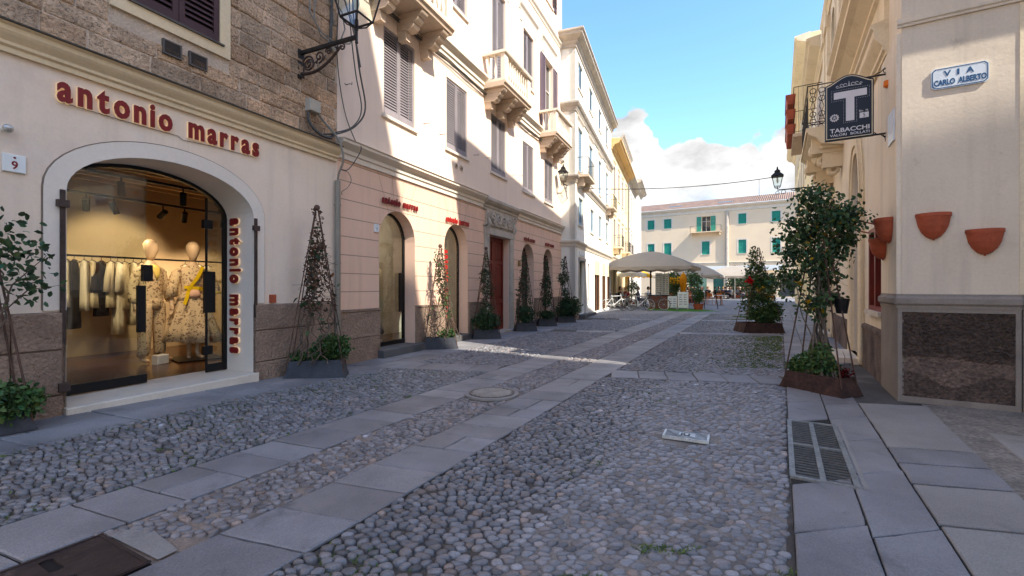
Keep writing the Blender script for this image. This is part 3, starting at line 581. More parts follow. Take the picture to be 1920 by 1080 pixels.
# ---- grass and moss between the stones
def grass():
    rs = np.random.RandomState(9); pts = []
    def add(n, f):
        c = 0
        while c < n:
            x, y, w = f(); 
            if rs.rand() < w and in_cobbles(np.array([x]), np.array([y]))[0]: pts.append((x, y)); c += 1
    def fa():
        y = 3+rs.rand()**1.2*6; xa = ex(y); xb = -5.03+.54*y; u = rs.rand()**1.6; x = xa+(xb-xa)*u
        return x, y, .25+.75*(math.sin(x*2.3+1)*math.sin(y*1.9) > -.1)
    add(1500, fa)
    def fc():
        y = 8.9+rs.rand()*6.5; xb = .08+.593*y; x = xb-.05-abs(rs.normal())*.8; return x, y, .3+.7*(math.sin(x*3)*math.sin(y*2.2) > -.2)
    add(2000, fc)
    def fd():
        y = 2.2+rs.rand()**2*20; x0 = -2.69+.54*y; x1 = .08+.593*y; x = x0+(x1-x0)*rs.rand(); return x, y, (math.sin(x*2.1+.5)*math.sin(y*1.3+2) > .55)
    add(500, fd)
    def fe():
        y = 22+rs.rand()*4.5; x = -2.69+.54*y+rs.rand()*4; return x, y, (math.sin(x*2.1+.5)*math.sin(y*1.3+2) > .2)
    add(900, fe)
    def ff():
        y = 1.9+rs.rand()*.9; x = -.4+.54*y-.9+rs.rand()*2.2; return x, y, (math.sin(x*5)*math.sin(y*6) > .4)
    add(260, ff)
    P = np.array(pts); n = len(P); k = 5
    P = np.repeat(P, k, 0)+rs.normal(0, .014, (n*k, 2)); a = rs.rand(n*k)*2*PI; h = rs.uniform(.006, .018, n*k)*(1+.04*P[:, 1]); w = .005+.0006*P[:, 1]
    z = gz(P[:, 0], P[:, 1])
    v0 = np.stack([P[:, 0]-np.cos(a)*w, P[:, 1]-np.sin(a)*w, z], -1); v1 = np.stack([P[:, 0]+np.cos(a)*w, P[:, 1]+np.sin(a)*w, z], -1)
    v2 = np.stack([P[:, 0]+rs.normal(0, .012, n*k), P[:, 1]+rs.normal(0, .012, n*k), z+h], -1)
    V = np.stack([v0, v1, v2], 1).reshape(-1, 3); F = np.arange(len(V)).reshape(-1, 3)
    t = np.repeat(rs.uniform(.6, 1.5, n*k), 3)[:, None]*np.ones(3)
    o = np_mesh('grass', V, F, M_['grass'], smooth=False, tint=t); tag(o, 'short green grass and moss growing in the joints of the cobblestones', 'grass', kind='stuff')
grass()
# ---- covers set in the ground
def zg(x, y): return float(gz(x, y))
mh = thing('manhole_cover', 'round grey metal manhole cover with raised diagonal ribs in the middle cobble strip', 'manhole cover', frame(-.30, 6.72, R(20), .024))
b = MB(); b.lathe([(.001, -.02), (.40, -.02), (.40, .010), (.345, .012), (.345, .004), (.001, .004)], seg=40); b.build('collar', M_['concrete'], mh)
b = MB(); b.lathe([(.001, .002), (.335, .002), (.335, .016), (.31, .017), (.30, .010), (.001, .010)], seg=40)
b.build('lid', mat('manhole_iron', (.12, .11, .105), .6, .2, 6, .15, 50, .3, 60, .002, metallic=.3), mh); b = MB()
for i in range(-8, 9):
    for j in range(-14, 15):
        x, y = i*.035, j*.021+(.010 if i % 2 else 0)
        if math.hypot(x, y) < .285: b.obox = None; b.box(x-.016, y-.006, .0095, x+.016, y+.006, .0185)
b.build('relief', mat('manhole_ribs', (.36, .33, .31), .6, .2, 6, .15, 50, .3, 60, .002, metallic=.2), mh)
pl = thing('access_plate', 'small pale metal plate with wavy relief and letters among the cobblestones', 'metal plate', frame(1.84, 4.79, R(-26), .026))
b = MB(); b.box(-.225, -.12, -.02, .225, .12, .012); b.build('plate', mat('worn_aluminium', (.60, .62, .63), .5, .2, 8, .2, 60, .2, 60, .002, metallic=.5), pl)
b = MB()
for i in range(9):
    y0 = -.10+i*.025
    for (a0, a1) in (((-.205, -.07), (.09, .205)) if 2 < i < 7 else ((-.205, .205),)):
        b.tube([(a0+(a1-a0)*t/16, y0+.008*math.sin((a0+(a1-a0)*t/16)*38+i*.6), .0135) for t in range(17)], .0022, 4)
vs, fs = glyphs('JU', .1, .002, .004); b.add([(v.x-.055, v.y-.035, v.z+.0145) for v in vs], fs)
b.build('relief', mat('relief_dark', (.09, .10, .11), .6, .2, 8, 0, 1, 0, metallic=.3), pl)
ic = thing('drain_cover', 'dark brown slotted iron cover with a small lettered plate at the lower left', 'drain cover', frame(-2.655, 2.225, math.atan2(1, .54)-PI/2))
b = MB(); b.box(-.32, -.95, -.02, .32, .62, -.0025); b.build('pit', M_['dark'], ic)  # shallow sheet, the dark of the pit is put into its colour
lid = MB(); holes = []
for i in range(5):
    yy = .33-i*.27
    for xx in (-.15, .16): holes.append([(xx-.085, yy-.032), (xx+.085, yy-.032), (xx+.10, yy), (xx+.085, yy+.032), (xx-.085, yy+.032), (xx-.10, yy)])
w_ = MB().wall([(-.32, -.95), (.32, -.95), (.32, .62), (-.32, .62)], holes, .025)
lid.add([(x, z, .012-y) for x, y, z in w_.v], [tuple(f) for f in w_.f])
for s_ in (-.30, .30): lid.box(s_-.008, -.95, .011, s_+.008, .62, .018)
lid.box(-.3, .595, .011, .3, .612, .018); lid.build('lid', mat('brown_iron', hx('372c2a'), .6, .3, 4, .25, 40, .4, 40, .003, stain=(hx('75665c'), 9, .62, .72, .5)), ic)
b = MB(); b.box(-.03, -.25, .0125, .03, .22, .018); pb = b.build('name_plate', M_['paper'], ic)
b = MB(); vs, fs = glyphs('TELECOM', .055, .001, .001); b.add([(-v.y+.018, v.x-.09, v.z+.0195) for v in vs], fs); b.build('lettering', M_['black'], pb)
MB().add([(-2.64,2.93,.012),(-2.06,2.64,.012),(-2.02,2.74,.012),(-2.40,3.00,.012)], [(0,1,2,3)]).build('cement_patch', M_['concrete'])['kind'] = 'structure'
dr = thing('storm_drain', 'long galvanised storm drain of two slatted gratings beside the cobblestones', 'drain', frame(3.03, 4.50, math.atan2(1, .593)-PI/2))
b = MB(); b.box(-.25, -.95, -.02, .25, .95, -.0052); b.build('channel', M_['dark'], dr)  # shallow sheet, darkness of a deep channel put into its colour
b = MB()
for x in (-.225, -.01, .215): b.box(x-.022, -.95, -.02, x+.022, .95, .016)
for y in (-.935, .0, .935): b.box(-.245, y-.018, -.02, .245, y+.018, .0165)
b.build('drain_frame', mat('galvanised', (.27, .28, .28), .5, .2, 6, .2, 40, .2, 40, .002, metallic=.5), dr)
for (xa, xb) in ((-.2, -.035), (.015, .19)):
    for (ya, yb) in ((-.915, -.02), (.02, .915)):
        b = MB(); n = 13
        for i in range(n):
            y = ya+(yb-ya)*(i+.5)/n; b.box(xa, y-.011, -.02, xb, y+.011, .012)
        b.build('grating', mat('grating_iron', (.15, .15, .15), .5, .2, 6, .2, 40, .3, 40, .002, metallic=.6), dr)
b = MB(); b.add([(.25,-.95,.0145),(.29,-.95,.0145),(.285,.98,.0145),(.25,.98,.0145)], [(0,1,2,3)]); b.build('cement_edging', M_['concrete'], dr)
# ------------------------------------------------------------------ building helpers
def arch(xc, hw, z0, zs, rise, n=16):
    """opening polygon: jambs from z0 to zs, elliptical head of the given rise"""
    return [(xc-hw, z0), (xc+hw, z0)] + [(xc+hw*math.cos(PI*i/n), zs+rise*math.sin(PI*i/n)) for i in range(n+1)]
def rect(x0, x1, z0, z1): return [(x0, z0), (x1, z0), (x1, z1), (x0, z1)]
CORN = [(0, 0), (-.05, 0), (-.05, .06), (-.08, .10), (-.08, .16), (-.15, .22), (-.20, .30), (-.20, .38), (-.17, .40), (0, .40)]
def cornice(mb, prof, x0, x1, z, k=1.0, kz=None, mi=0, y0=0):
    mb.profx([(y0+y*k, z+zz*(kz or k)) for y, zz in prof], x0, x1, mi)
def leaf_shutter(mb, x0, x1, z0, z1, y=0.0, n=22, th=.04, fr=.055, mid=True, bot=.16):
    """a louvred shutter leaf lying in the plane y"""
    mb.box(x0, y, z0, x0+fr, y+th, z1); mb.box(x1-fr, y, z0, x1, y+th, z1)
    mb.box(x0+fr, y+.001, z1-fr, x1-fr, y+th, z1); mb.box(x0+fr, y+.001, z0, x1-fr, y+th, z0+bot)
    a, b = z0+bot, z1-fr
    for i in range(n):
        z = a+(b-a)*(i+.5)/n; d = (b-a)/n
        mb.add([(x0+fr, y+.006, z-d*.30), (x1-fr, y+.006, z-d*.30), (x1-fr, y+th-.004, z+d*.42), (x0+fr, y+th-.004, z+d*.42),
                (x0+fr, y+.006, z-d*.44), (x1-fr, y+.006, z-d*.44), (x1-fr, y+th-.004, z+d*.28), (x0+fr, y+th-.004, z+d*.28)],
               [(0, 1, 2, 3), (7, 6, 5, 4), (0, 4, 5, 1)])
def window(bld, M, x0, x1, z0, z1, ms, rec=.10, sill=True, surround=None, n=22, closed=True, trim='trim', name='window', pane=True, openleaf=None):
    """window part (recess lining + sill) with pane and two shutter leaves below it"""
    f = MB(); f.box(x0+.0, rec+.10, z0, x1, rec+.12, z1, 1)  # backing sheet painted near-black in place of the unlit inside
    if sill: f.box(x0-.08, -.06, z0-.07, x1+.08, rec+.05, z0-.002, 0)
    if surround:
        w = surround
        for (a, b_, c, d) in ((x0-w, x0-.001, z0, z1), (x1+.001, x1+w, z0, z1), (x0-w, x1+w, z1+.001, z1+w)): f.box(a, -.025, c, b_, .02, d, 0)
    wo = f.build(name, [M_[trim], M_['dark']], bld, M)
    if pane and not closed:
        p = MB(); p.box(x0+.04, rec+.06, z0+.04, x1-.04, rec+.07, z1-.04); p.build('pane', PANE, wo)
        fr = MB(); xm = (x0+x1)/2
        for (a, b_, c, d) in ((x0, x0+.05, z0, z1), (x1-.05, x1, z0, z1), (xm-.03, xm+.03, z0, z1), (x0+.05, x1-.05, z0, z0+.06), (x0+.05, x1-.05, z1-.05, z1), (x0+.05, x1-.05, (z0+2*z1)/3-.02, (z0+2*z1)/3+.02)): fr.box(a, rec+.02, c, b_, rec+.056, d)
        fr.build('sash', M_[trim], wo)
    if ms:
        xm = (x0+x1)/2
        if closed:
            for a, b_ in ((x0+.01, xm-.004), (xm+.004, x1-.01)):
                s = MB(); leaf_shutter(s, a, b_, z0+.01, z1-.01, rec-.07, n); s.build('shutter', M_[ms], wo)
        else:
            w = (x1-x0)/2
            for a, b_ in ((x0-w-.01, x0-.01), (x1+.01, x1+w+.01)):
                s = MB(); leaf_shutter(s, a, b_, z0+.01, z1-.01, -.055, n, th=.035); s.build('shutter', M_[ms], wo)
    return wo
def baluster(mb, x, y, z0, h, seg=8):
    pr = [(.045, 0), (.045, .05), (.025, .08), (.05, .22), (.06, .32), (.03, .52), (.022, .66), (.03, .80), (.045, .88), (.045, 1)]
    mb.lathe([(r, z*h) for r, z in pr], (x, y, z0), seg)
def stone_balcony(bld, xc, hw, zt, depth=.82, hb=.98, nb=9):
    """slab on three stepped brackets with a baluster parapet; zt = top of slab"""
    s = MB(); s.profx([(0, zt-.16), (-depth+.04, zt-.16), (-depth+.02, zt-.10), (-depth-.03, zt-.06), (-depth-.03, zt), (0, zt)], xc-hw-.04, xc+hw+.04)
    root = s.build('balcony', M_['bstone'], bld)
    for x in (xc-hw+.22, xc, xc+hw-.22):
        b = MB(); w = .125; zb = zt-.165
        for i, (d, h) in enumerate(((depth-.08, .13), (depth-.20, .13), (depth-.32, .13))):
            z1 = zb-i*.132; b.profx([(0, z1-h), (-d+.09, z1-h), (-d+.02, z1-h*.6), (-d, z1-h*.35), (-d, z1-.004), (0, z1-.004)], x-w, x+w)
        b.prism([(x-w*.9, zb-.398), (x+w*.9, zb-.398), (x+w*.55, zb-.60), (x-w*.55, zb-.60)], -depth*.30, 0)
        b.build('bracket', M_['bstone'], root)
    r = MB(); t = zt+hb
    r.box(xc-hw, -depth, zt+.001, xc+hw, -depth+.16, zt+.10)
    r.profx([(-depth-.05, t-.09), (-depth-.07, t-.04), (-depth-.07, t), (-depth+.19, t), (-depth+.19, t-.09)], xc-hw-.05, xc+hw+.05)
    for sx in (-1, 1):
        xa = xc+sx*hw; xi = xa-sx*.14
        r.box(xa, -depth+.16, zt+.001, xi, 0, zt+.10); r.box(xa+sx*.05, -depth+.191, t-.09, xi-sx*.03, 0, t-.001)
        r.box(xa-sx*.001, -depth+.01, zt+.101, xa-sx*.27, -depth+.15, t-.091)
    r.build('parapet', M_['trim'], root)
    q = MB()
    for i in range(nb): baluster(q, xc-hw+.36+(2*hw-.72)*i/(nb-1), -depth+.08, zt+.10, hb-.19)
    for sx in (-1, 1):
        for y in (-.14, -.38): baluster(q, xc+sx*(hw-.07), y-.05, zt+.10, hb-.19)
    q.build('balusters', M_['trim'], root, smooth=True)
    return root
def iron_balcony(bld, M, x0, x1, zt, depth=.7, h=.95, step=.11, mt='iron', slab='bstone', scroll=False):
    s = MB(); s.box(x0, -depth, zt-.12, x1, 0, zt); s.prism([(x0+.15, zt-.121), (x0+.35, zt-.121), (x0+.33, zt-.5), (x0+.2, zt-.55)], -depth*.6, 0); s.prism([(x1-.15, zt-.121), (x1-.35, zt-.121), (x1-.33, zt-.5), (x1-.2, zt-.55)], -depth*.6, 0)
    root = s.build('balcony', M_[slab], bld, M); r = MB(); y = -depth+.04
    pts = [(x0+.03, 0), (x0+.03, y), (x1-.03, y), (x1-.03, 0)]
    for z in (zt+.08, zt+h): r.tube([(p[0], p[1], z) for p in pts], .016 if z > zt+.5 else .01, 5)
    L_ = []
    for a, b in zip(pts[:-1], pts[1:]):
        d = math.hypot(b[0]-a[0], b[1]-a[1]); n = max(1, int(d/step))
        for i in range(n+1): L_.append((a[0]+(b[0]-a[0])*i/n, a[1]+(b[1]-a[1])*i/n))
    for p in L_: r.tube([(p[0], p[1], zt), (p[0], p[1], zt+h)], .007, 4)
    if scroll:
        for i in range(int((x1-x0)/.22)):
            xx = x0+.14+i*.22
            for z in (zt+.18, zt+.42, zt+.62, zt+.84): r.ring((xx, y, z), .055, .008, 'y', 12, 4)
            r.tube([(xx-.05, y, zt+.2), (xx+.05, y, zt+.52), (xx-.05, y, zt+.84)], .007, 4)
        for xe in (x0+.03, x1-.03):
            for yy in np.arange(y+.12, -.05, .2):
                for z in (zt+.16, zt+.36, zt+.78, zt+1.0): r.ring((xe, yy, z), .07, .011, 'x', 12, 4)
                r.tube([(xe, yy-.06, zt+.2), (xe, yy+.05, zt+.56), (xe, yy-.06, zt+.95)], .010, 4); r.tube([(xe, yy+.06, zt+.2), (xe, yy-.05, zt+.56), (xe, yy+.06, zt+.95)], .010, 4)
    r.build('railing', M_[mt], root); return root
# ------------------------------------------------------------------ left row, first house: stone over plaster, big arched shop window
LA = math.atan2(.9142, .4054)
FL = frame(-3.50, 9.07, LA)
B1 = thing('corner_house', 'left house of bare brown stone above and plaster below with a wide arched shop window', 'building', FL)
ZC = 4.09                       # underside of the shop cornice
OP = arch(-2.99, 1.17, .16, 2.73, .60, 20)
# upper masonry: irregular blocks bedded in mortar
r = random.Random(5); bk = MB(); wx0, wx1, wz0, wz1 = -3.75, -2.22, 5.11, 7.7
z = 4.42
while z < 12:
    h = r.uniform(.21, .31); x = -9.5+r.uniform(-.4, 0)
    while x < 0:
        w = r.uniform(.26, .72); xe = min(x+w, -.005); g = r.uniform(.010, .020)
        def put(a, c, d, e):
            if c-a < .05 or e-d < .05: return
            t = r.uniform(.74, 1.22); q = r.uniform(-.05, .05); dp = r.uniform(.008, .034)
            n = []; cx, cz = (a+c)/2, (d+e)/2
            # outline with irregular corners and edges
            pts = [(a, d), ((a+c)/2+r.uniform(-.1, .1)*(c-a), d+r.uniform(-.008, .012)), (c, d), (c+r.uniform(-.012, .006), (d+e)/2), (c, e), ((a+c)/2, e+r.uniform(-.012, .008)), (a, e), (a+r.uniform(-.006, .012), (d+e)/2)]
            pts = [(px_+r.uniform(-.010, .010), pz_+r.uniform(-.010, .010)) for px_, pz_ in pts]
            R1 = [(p, .0, q_) for p, q_ in pts]; R2 = [(p+(cx-p)*.03, -dp*.7+r.uniform(-.004, .004), q_+(cz-q_)*.05) for p, q_ in pts]; R3 = [(p+(cx-p)*.16, -dp+r.uniform(-.006, .006), q_+(cz-q_)*.22) for p, q_ in pts]
            bk.rings([R1, R2, R3], 0, True, (t*(1+q), t, t*(1-q)))
        a, c, d, e = x+g/2, xe-g/2, z+g/2, z+h-g/2
        if c > wx0 and a < wx1 and e > wz0 and d < wz1:
            if a < wx0-.06: put(a, wx0-.01, d, e)
            if c > wx1+.06: put(wx1+.01, c, d, e)
        else: put(a, c, d, e)
        x = xe
        if xe >= -.01: break
    z += h
up = MB().wall([(-9.5, 4.35), (0, 4.35), (0, 12), (-9.5, 12)], [rect(wx0, wx1, wz0, wz1)], .3, .5); upper = up.build('upper_wall', M_['bmortar'], B1)
bk.build('stone_blocks', M_['block'], upper)
lo = MB().wall([(-9.5, 1.31), (-4.16, 1.31), (-4.16, 1.315)]+[p for p in reversed(arch(-2.99, 1.17, 1.315, 2.73, .60, 20)[2:])]+[(-1.82, 1.315), (-1.82, 1.31), (0, 1.31), (0, ZC+.2), (-9.5, ZC+.2)], [], .7, None, back=False)
lo.build('plaster_wall', M_['plaster1'], B1)
# raised band round the arch
n = 24; oa = [(-2.99+1.37*math.cos(PI*i/n), 2.73+.80*math.sin(PI*i/n)) for i in range(n+1)]; ia = [(-2.99+1.17*math.cos(PI*i/n), 2.73+.60*math.sin(PI*i/n)) for i in range(n+1)]
bd = MB().wall([(-4.16, 1.33)]+list(reversed(ia))+[(-1.82, 1.33), (-1.62, 1.33)]+oa+[(-4.36, 1.33)], [], .02, .004)
bd.v = [(x, y-.022, z_) if y < .003 else (x, y, z_) for x, y, z_ in bd.v]
ow = [(-1.62, 1.33)]+oa+[(-4.36, 1.33)]; m_ = len(ow); bd.add([(x, -.022, z_) for x, z_ in ow]+[(x, .01, z_) for x, z_ in ow], [(i, i+1, i+1+m_, i+m_) for i in range(m_-1)])
bd.build('arch_band', M_['plaster1b'], B1)
q = MB(); q.tube([(-1.612, -.006, 1.34)]+[(-2.99+1.378*math.cos(PI*i/n), -.006, 2.73+.808*math.sin(PI*i/n)) for i in range(n+1)]+[(-4.368, -.006, 1.34)], .006, 4); q.build('arch_outline', mat('outline_brown', hx('7d6c62'), .9, .1, 4, 0, 1, 0), B1)  # thin brown line along the outer edge of the band
# reveal of the arch
rv = MB(); poly = [(-1.82, .2)]+ia+[(-4.16, .2)]; m_ = len(poly)
rv.add([(x, -.018, z_) for x, z_ in poly]+[(x, .74, z_) for x, z_ in poly], [(i, i+1, i+1+m_, i+m_) for i in range(m_-1)])
rv.build('arch_reveal', M_['plaster1b'], B1)
# dado of rough stone either side
dd = MB(); r = random.Random(3)
for (a, c) in ((-9.5, -4.20), (-1.80, -.12)):
    x = a
    while x < c-.01:
        w = min(c-x, r.uniform(.75, 1.2)); zz = -.1
        for h in (.46, .52, .43):
            t = r.uniform(.88, 1.1); dd.bbox(x+.004, -.055-r.uniform(0, .012), zz+.004, x+w-.004, .05, zz+h-.004, .014, 0, (t, t*.99, t*.97)); zz += h
        x += w
dd.box(-9.5, .0, -.2, -4.17, .1, 1.308); dd.box(-1.81, .0, -.2, 0, .1, 1.308)
dd.build('stone_dado', M_['dado'], B1)
co = MB(); cornice(co, [(0, 0), (-.045, 0), (-.045, .055), (-.075, .075), (-.075, .11), (-.13, .17), (-.15, .20), (-.15, .25), (-.19, .27), (0, .27)], -9.5, -.03, ZC, 1.0)
cp = co.build('shop_cornice', M_['cornice'], B1)
cl = MB(); cl.profx([(.0, ZC+.275), (-.21, ZC+.275), (-.215, ZC+.29), (-.02, ZC+.345), (0, ZC+.345)], -9.5, -.03); cl.build('lead_flashing', M_['lead'], cp)
# window with plum louvres in an ochre surround
wf = MB().wall(rect(-3.75, -2.22, 5.11, 7.7), [rect(-3.53, -2.38, 5.29, 7.5)], .12, .1); wf.v = [(x, y-.045, z_) for x, y, z_ in wf.v]
wf.box(-3.56, .13, 5.26, -2.35, .15, 7.55, 1); w0 = wf.build('window', [M_['cornice'], M_['dark']], B1)
for a, c in ((-3.52, -2.96), (-2.95, -2.39)):
    s = MB(); leaf_shutter(s, a, c, 5.30, 7.5, -.03, 26, th=.05, fr=.075, bot=.10); s.build('shutter', M_['shutd'], w0)
MB().box(-3.58, -.075, 5.265, -2.33, .0, 5.288).build('sill', M_['lead'], w0)
for (a, c, d, e) in ((-3.16, -2.92, 4.79, 4.99), (-2.82, -2.57, 4.78, 4.98)):
    v_ = MB(); v_.box(a, -.045, d, a+.02, .01, e); v_.box(c-.02, -.045, d, c, .01, e); v_.box(a+.02, -.045, d, c-.02, .01, d+.02); v_.box(a+.02, -.045, e-.02, c-.02, .01, e); v_.box(a+.02, -.01, d+.02, c-.02, 0, e-.02)
    for i in range(8): v_.box(a+.02, -.04, d+.03+i*.019, c-.02, -.02, d+.036+i*.019)
    v_.build('air_vent', mat('vent_grey', hx('5b5450'), .6, .1, 4, .05, 30, .1, 40, .002), B1)
# threshold
MB().bbox(-4.19, -.10, .03, -1.77, .90, .20, .012).build('threshold', M_['marble'], B1)
# interior of the shop
rm = MB(); X0, X1, Y0, Y1, Z0, Z1 = -7.4, 1.05, .75, 4.9, .19, 3.9
rm.add([(X0,Y0,Z0),(X1,Y0,Z0),(X1,Y1,Z0),(X0,Y1,Z0)], [(0,1,2,3)], 1)
rm.add([(X0,Y1,Z0),(X1,Y1,Z0),(X1,Y1,Z1),(X0,Y1,Z1)], [(0,1,2,3)], 0); rm.add([(X1,Y0,Z0),(X1,Y1,Z0),(X1,Y1,Z1),(X1,Y0,Z1)], [(0,3,2,1)], 0)
rm.add([(X0,Y0,Z0),(X0,Y1,Z0),(X0,Y1,Z1),(X0,Y0,Z1)], [(0,1,2,3)], 0); rm.add([(X0,Y0,Z1),(X1,Y0,Z1),(X1,Y1,Z1),(X0,Y1,Z1)], [(0,1,2,3)], 2)
for (a, c) in ((X0, -4.17), (-1.81, X1)): rm.add([(a,Y0+.005,Z0),(c,Y0+.005,Z0),(c,Y0+.005,Z1),(a,Y0+.005,Z1)], [(0,1,2,3)], 0)
for i in range(9): rm.box(X0, Y0+.25+i*.5, Z1-.16, X1, Y0+.33+i*.5, Z1-.001, 3)
rm.build('shop_room', [M_['shopwall'], M_['shopfloor'], M_['beam'], M_['shopwall']], B1)
# glazing: fixed leaf on the left, folded leaf on the right
gy = .66
gl = MB(); pts = [(-4.16, .33)]+[(-3.0, .33)]+[(x, z_-.03) for x, z_ in reversed([p for p in reversed(ia) if p[0] <= -3.0])][::1]
xl = [p for p in ia if p[0] <= -3.0]; top = [(-3.0, 3.30)]+[(x, z_-.025) for x, z_ in xl]
gl.prism([(-4.16, .33), (-3.0, .33)]+top, gy, gy+.012)
g1 = gl.build('glass_leaf', GLASS, B1)
MB().box(-4.16, gy-.02, .215, -3.0, gy+.03, .34).build('bottom_rail', M_['black'], g1)
h = MB(); h.box(-3.13, gy-.05, .95, -3.03, gy-.001, 1.62); h.box(-3.05, gy-.03, 1.68, -2.93, gy+.04, 1.92); h.build('handle', M_['black'], g1)
gr = MB(); gr.prism([(-2.14, .33), (-1.84, .33), (-1.84, 2.72), (-2.0, 2.98), (-2.14, 3.06)], gy, gy+.012); g2 = gr.build('glass_leaf', GLASS, B1)
h = MB(); h.box(-2.14, gy-.02, .215, -1.84, gy+.03, .34)
for z_ in (.50, 2.55): h.box(-2.2, gy-.03, z_, -2.06, gy+.04, z_+.14)
h.box(-2.155, gy-.01, .21, -2.13, gy+.02, 3.05); h.build('bottom_rail', M_['black'], g2); h = MB(); h.box(-2.20, gy-.05, 1.18, -2.03, gy-.001, 1.85); h.build('handle', M_['black'], g2)
fr = MB(); o_ = [(-1.82, .21)]+[(x, z_) for x, z_ in ia]+[(-4.16, .21)]; i_ = [(-1.87, .21)]+[(-2.99+1.12*math.cos(PI*i/n), 2.73+.55*math.sin(PI*i/n)) for i in range(n+1)]+[(-4.11, .21)]
m_ = len(o_); fr.add([(x, gy-.03, z_) for x, z_ in o_]+[(x, gy-.03, z_) for x, z_ in i_]+[(x, gy+.04, z_) for x, z_ in i_], [(i, i+m_, i+1+m_, i+1) for i in range(m_-1)]+[(i+m_, i+2*m_, i+1+2*m_, i+1+m_) for i in range(m_-1)])
fr.build('glazing_frame', M_['black'], B1)
# old iron rails that carried the shutter, either side of the opening
for x in (-4.20, -1.79):
    q = MB(); q.box(x-.022, -.05, .95 if x < -4 else 1.1, x+.022, -.024, 2.72); q.box(x-.06, -.075, 2.52, x+.05, -.03, 2.60); q.box(x-.05, -.09, .40, x+.05, -.03, .50) if x < -4 else None
    q.build('iron_rail', M_['rustiron'], B1)
MB().box(-1.52, -.05, 1.33, -1.42, .01, 1.47).build('brick_patch', M_['terra'], B1)
# shop lettering over the arch
sg = thing('shop_sign', 'dark red raised letters over the wide arched shop window, softly backlit', 'sign', FL, 'dark red shop lettering')
letter_sign(sg, 'antonio marras', -4.25, -1.74, 3.745, .215, 0, M_['redl'], bold=.032, sep=.03, ext=.012)
cb_ = MB(); cb_.tube([(-4.2, -.01, 3.73), (-3.6, -.012, 3.715), (-2.95, -.01, 3.72), (-2.9, -.012, 3.68), (-2.5, -.01, 3.71), (-1.78, -.01, 3.725)], .004, 4); cb_.build('wire', M_['cable'], sg)
# vertical lettering on the reveal: text x runs down, letter tops point to the street
RV = FL @ Matrix.Translation((-1.82, .42, 2.74)) @ Matrix(((0, 0, -1, 0), (0, 0, 0, 0), (0, 0, 0, 0), (0, 0, 0, 1)))
RV = FL @ Matrix(((0, 1, 0, -1.822), (0, 0, -1, .47), (-1, 0, 0, 2.74), (0, 0, 0, 1)))
sv = thing('vertical_shop_sign', 'dark red raised letters running down the inner right side of the wide shop arch', 'sign', RV, 'dark red shop lettering')
letter_sign(sv, 'antonio marras', 0, 2.24, 0, .17, 0, M_['redl'], bold=.05, sep=.03, ext=.014)
nt_ = thing('house_number_tile', 'white square tile with a dark red 9 on the plaster left of the shop arch', 'house number', FL, 'house number tiles')
MB().bbox(-4.68, -.03, 2.83, -4.50, -.003, 3.02, .005).build('tile', M_['paper'], nt_)
q = MB(); text_into(q, '9', -4.615, -4.565, 2.86, 2.95, -.031, .002, .02); q.ball((-4.59, -.031, 2.985), .012, 8); q.build('numeral', M_['redl'], nt_)
# ------------------------------------------------------------------ contents of the shop: track lights, rail, garments, mannequins
def spot_light(x, y, z, tx, ty, tz, on, label):
    t = thing('track_spotlight', label, 'spotlight', FL @ Matrix.Translation((x, y, z)), 'black spotlights on the shop ceiling tracks')
    d = Vector((tx-x, ty-y, tz-z)).normalized(); q = MB(); q.tube([(0, 0, .16), (0, 0, 0)], .012, 6); q.build('stem', M_['black'], t)
    q = MB(); q.tube([tuple(-d*.09), tuple(d*.13)], .05, 12); q.build('housing', M_['black'], t)
    if on:
        ld = bpy.data.lights.new('shop_spot', 'SPOT'); ld.energy = 50*K*K*on; ld.color = (1, .76, .50); ld.spot_size = R(75); ld.spot_blend = .6; ld.shadow_soft_size = .05
        lo_ = bpy.data.objects.new('spot_lamp', ld); Mw = FL @ Matrix.Translation(Vector((x, y, z))+d*.16) @ (-d).to_track_quat('Z', 'Y').to_matrix().to_4x4()
        register(lo_, t, Mw)
tr_ = thing('light_track', 'long black lighting track under the shop ceiling', 'light track', FL, 'lighting tracks in the shop')
q = MB(); q.box(-6.0, 3.0, 3.20, .6, 3.05, 3.24); q.build('rail', M_['black'], tr_); q = MB()
for x in (-5.4, -3, -.4): MB().tube([(x, 3.02, 3.24), (x, 3.02, 3.9)], .01, 5).build('hanger', M_['black'], tr_)
tr2 = thing('light_track', 'short black lighting track close behind the top of the shop arch', 'light track', FL, 'lighting tracks in the shop')
q = MB(); q.box(-5.2, 1.5, 3.30, -1.2, 1.55, 3.34); q.build('rail', M_['black'], tr2)
for i, (x, tx, ty, tz, on) in enumerate(((-4.6, -4.2, 4.2, 1.4, 1), (-3.9, -3.4, 4.3, 1.3, 0), (-3.5, -2.6, 4.3, 1.3, 1.3), (-3.1, -2.6, 4.4, 1.3, 0), (-2.7, -2.3, 3.9, 1.6, 0), (-2.3, -1.9, 2.9, 1.9, .5), (-1.5, -1.5, 4.5, 2.3, 1), (-1.1, -.6, 4.2, 1.6, 1), (-.3, .3, 4.4, 1.5, 1))):
    spot_light(x, 3.02, 3.04, tx, ty, tz, on, 'black spotlight on the long ceiling track, '+('first', 'second', 'third', 'fourth', 'fifth', 'sixth', 'seventh', 'eighth', 'ninth')[i]+' from the left')
for i, (x, tx, ty, tz, on) in enumerate(((-4.4, -4.0, 3.0, .3, 0), (-2.9, -2.2, 2.8, 1.2, .5), (-2.0, -1.4, 2.6, 1.3, .5))):
    spot_light(x, 1.52, 3.14, tx, ty, tz, on, 'black spotlight on the short front track, '+('at its left end', 'in the middle', 'at its right end')[i])
gr_ = thing('clothes_rail', 'dark metal clothes rail along the back of the shop', 'clothes rail', FL)
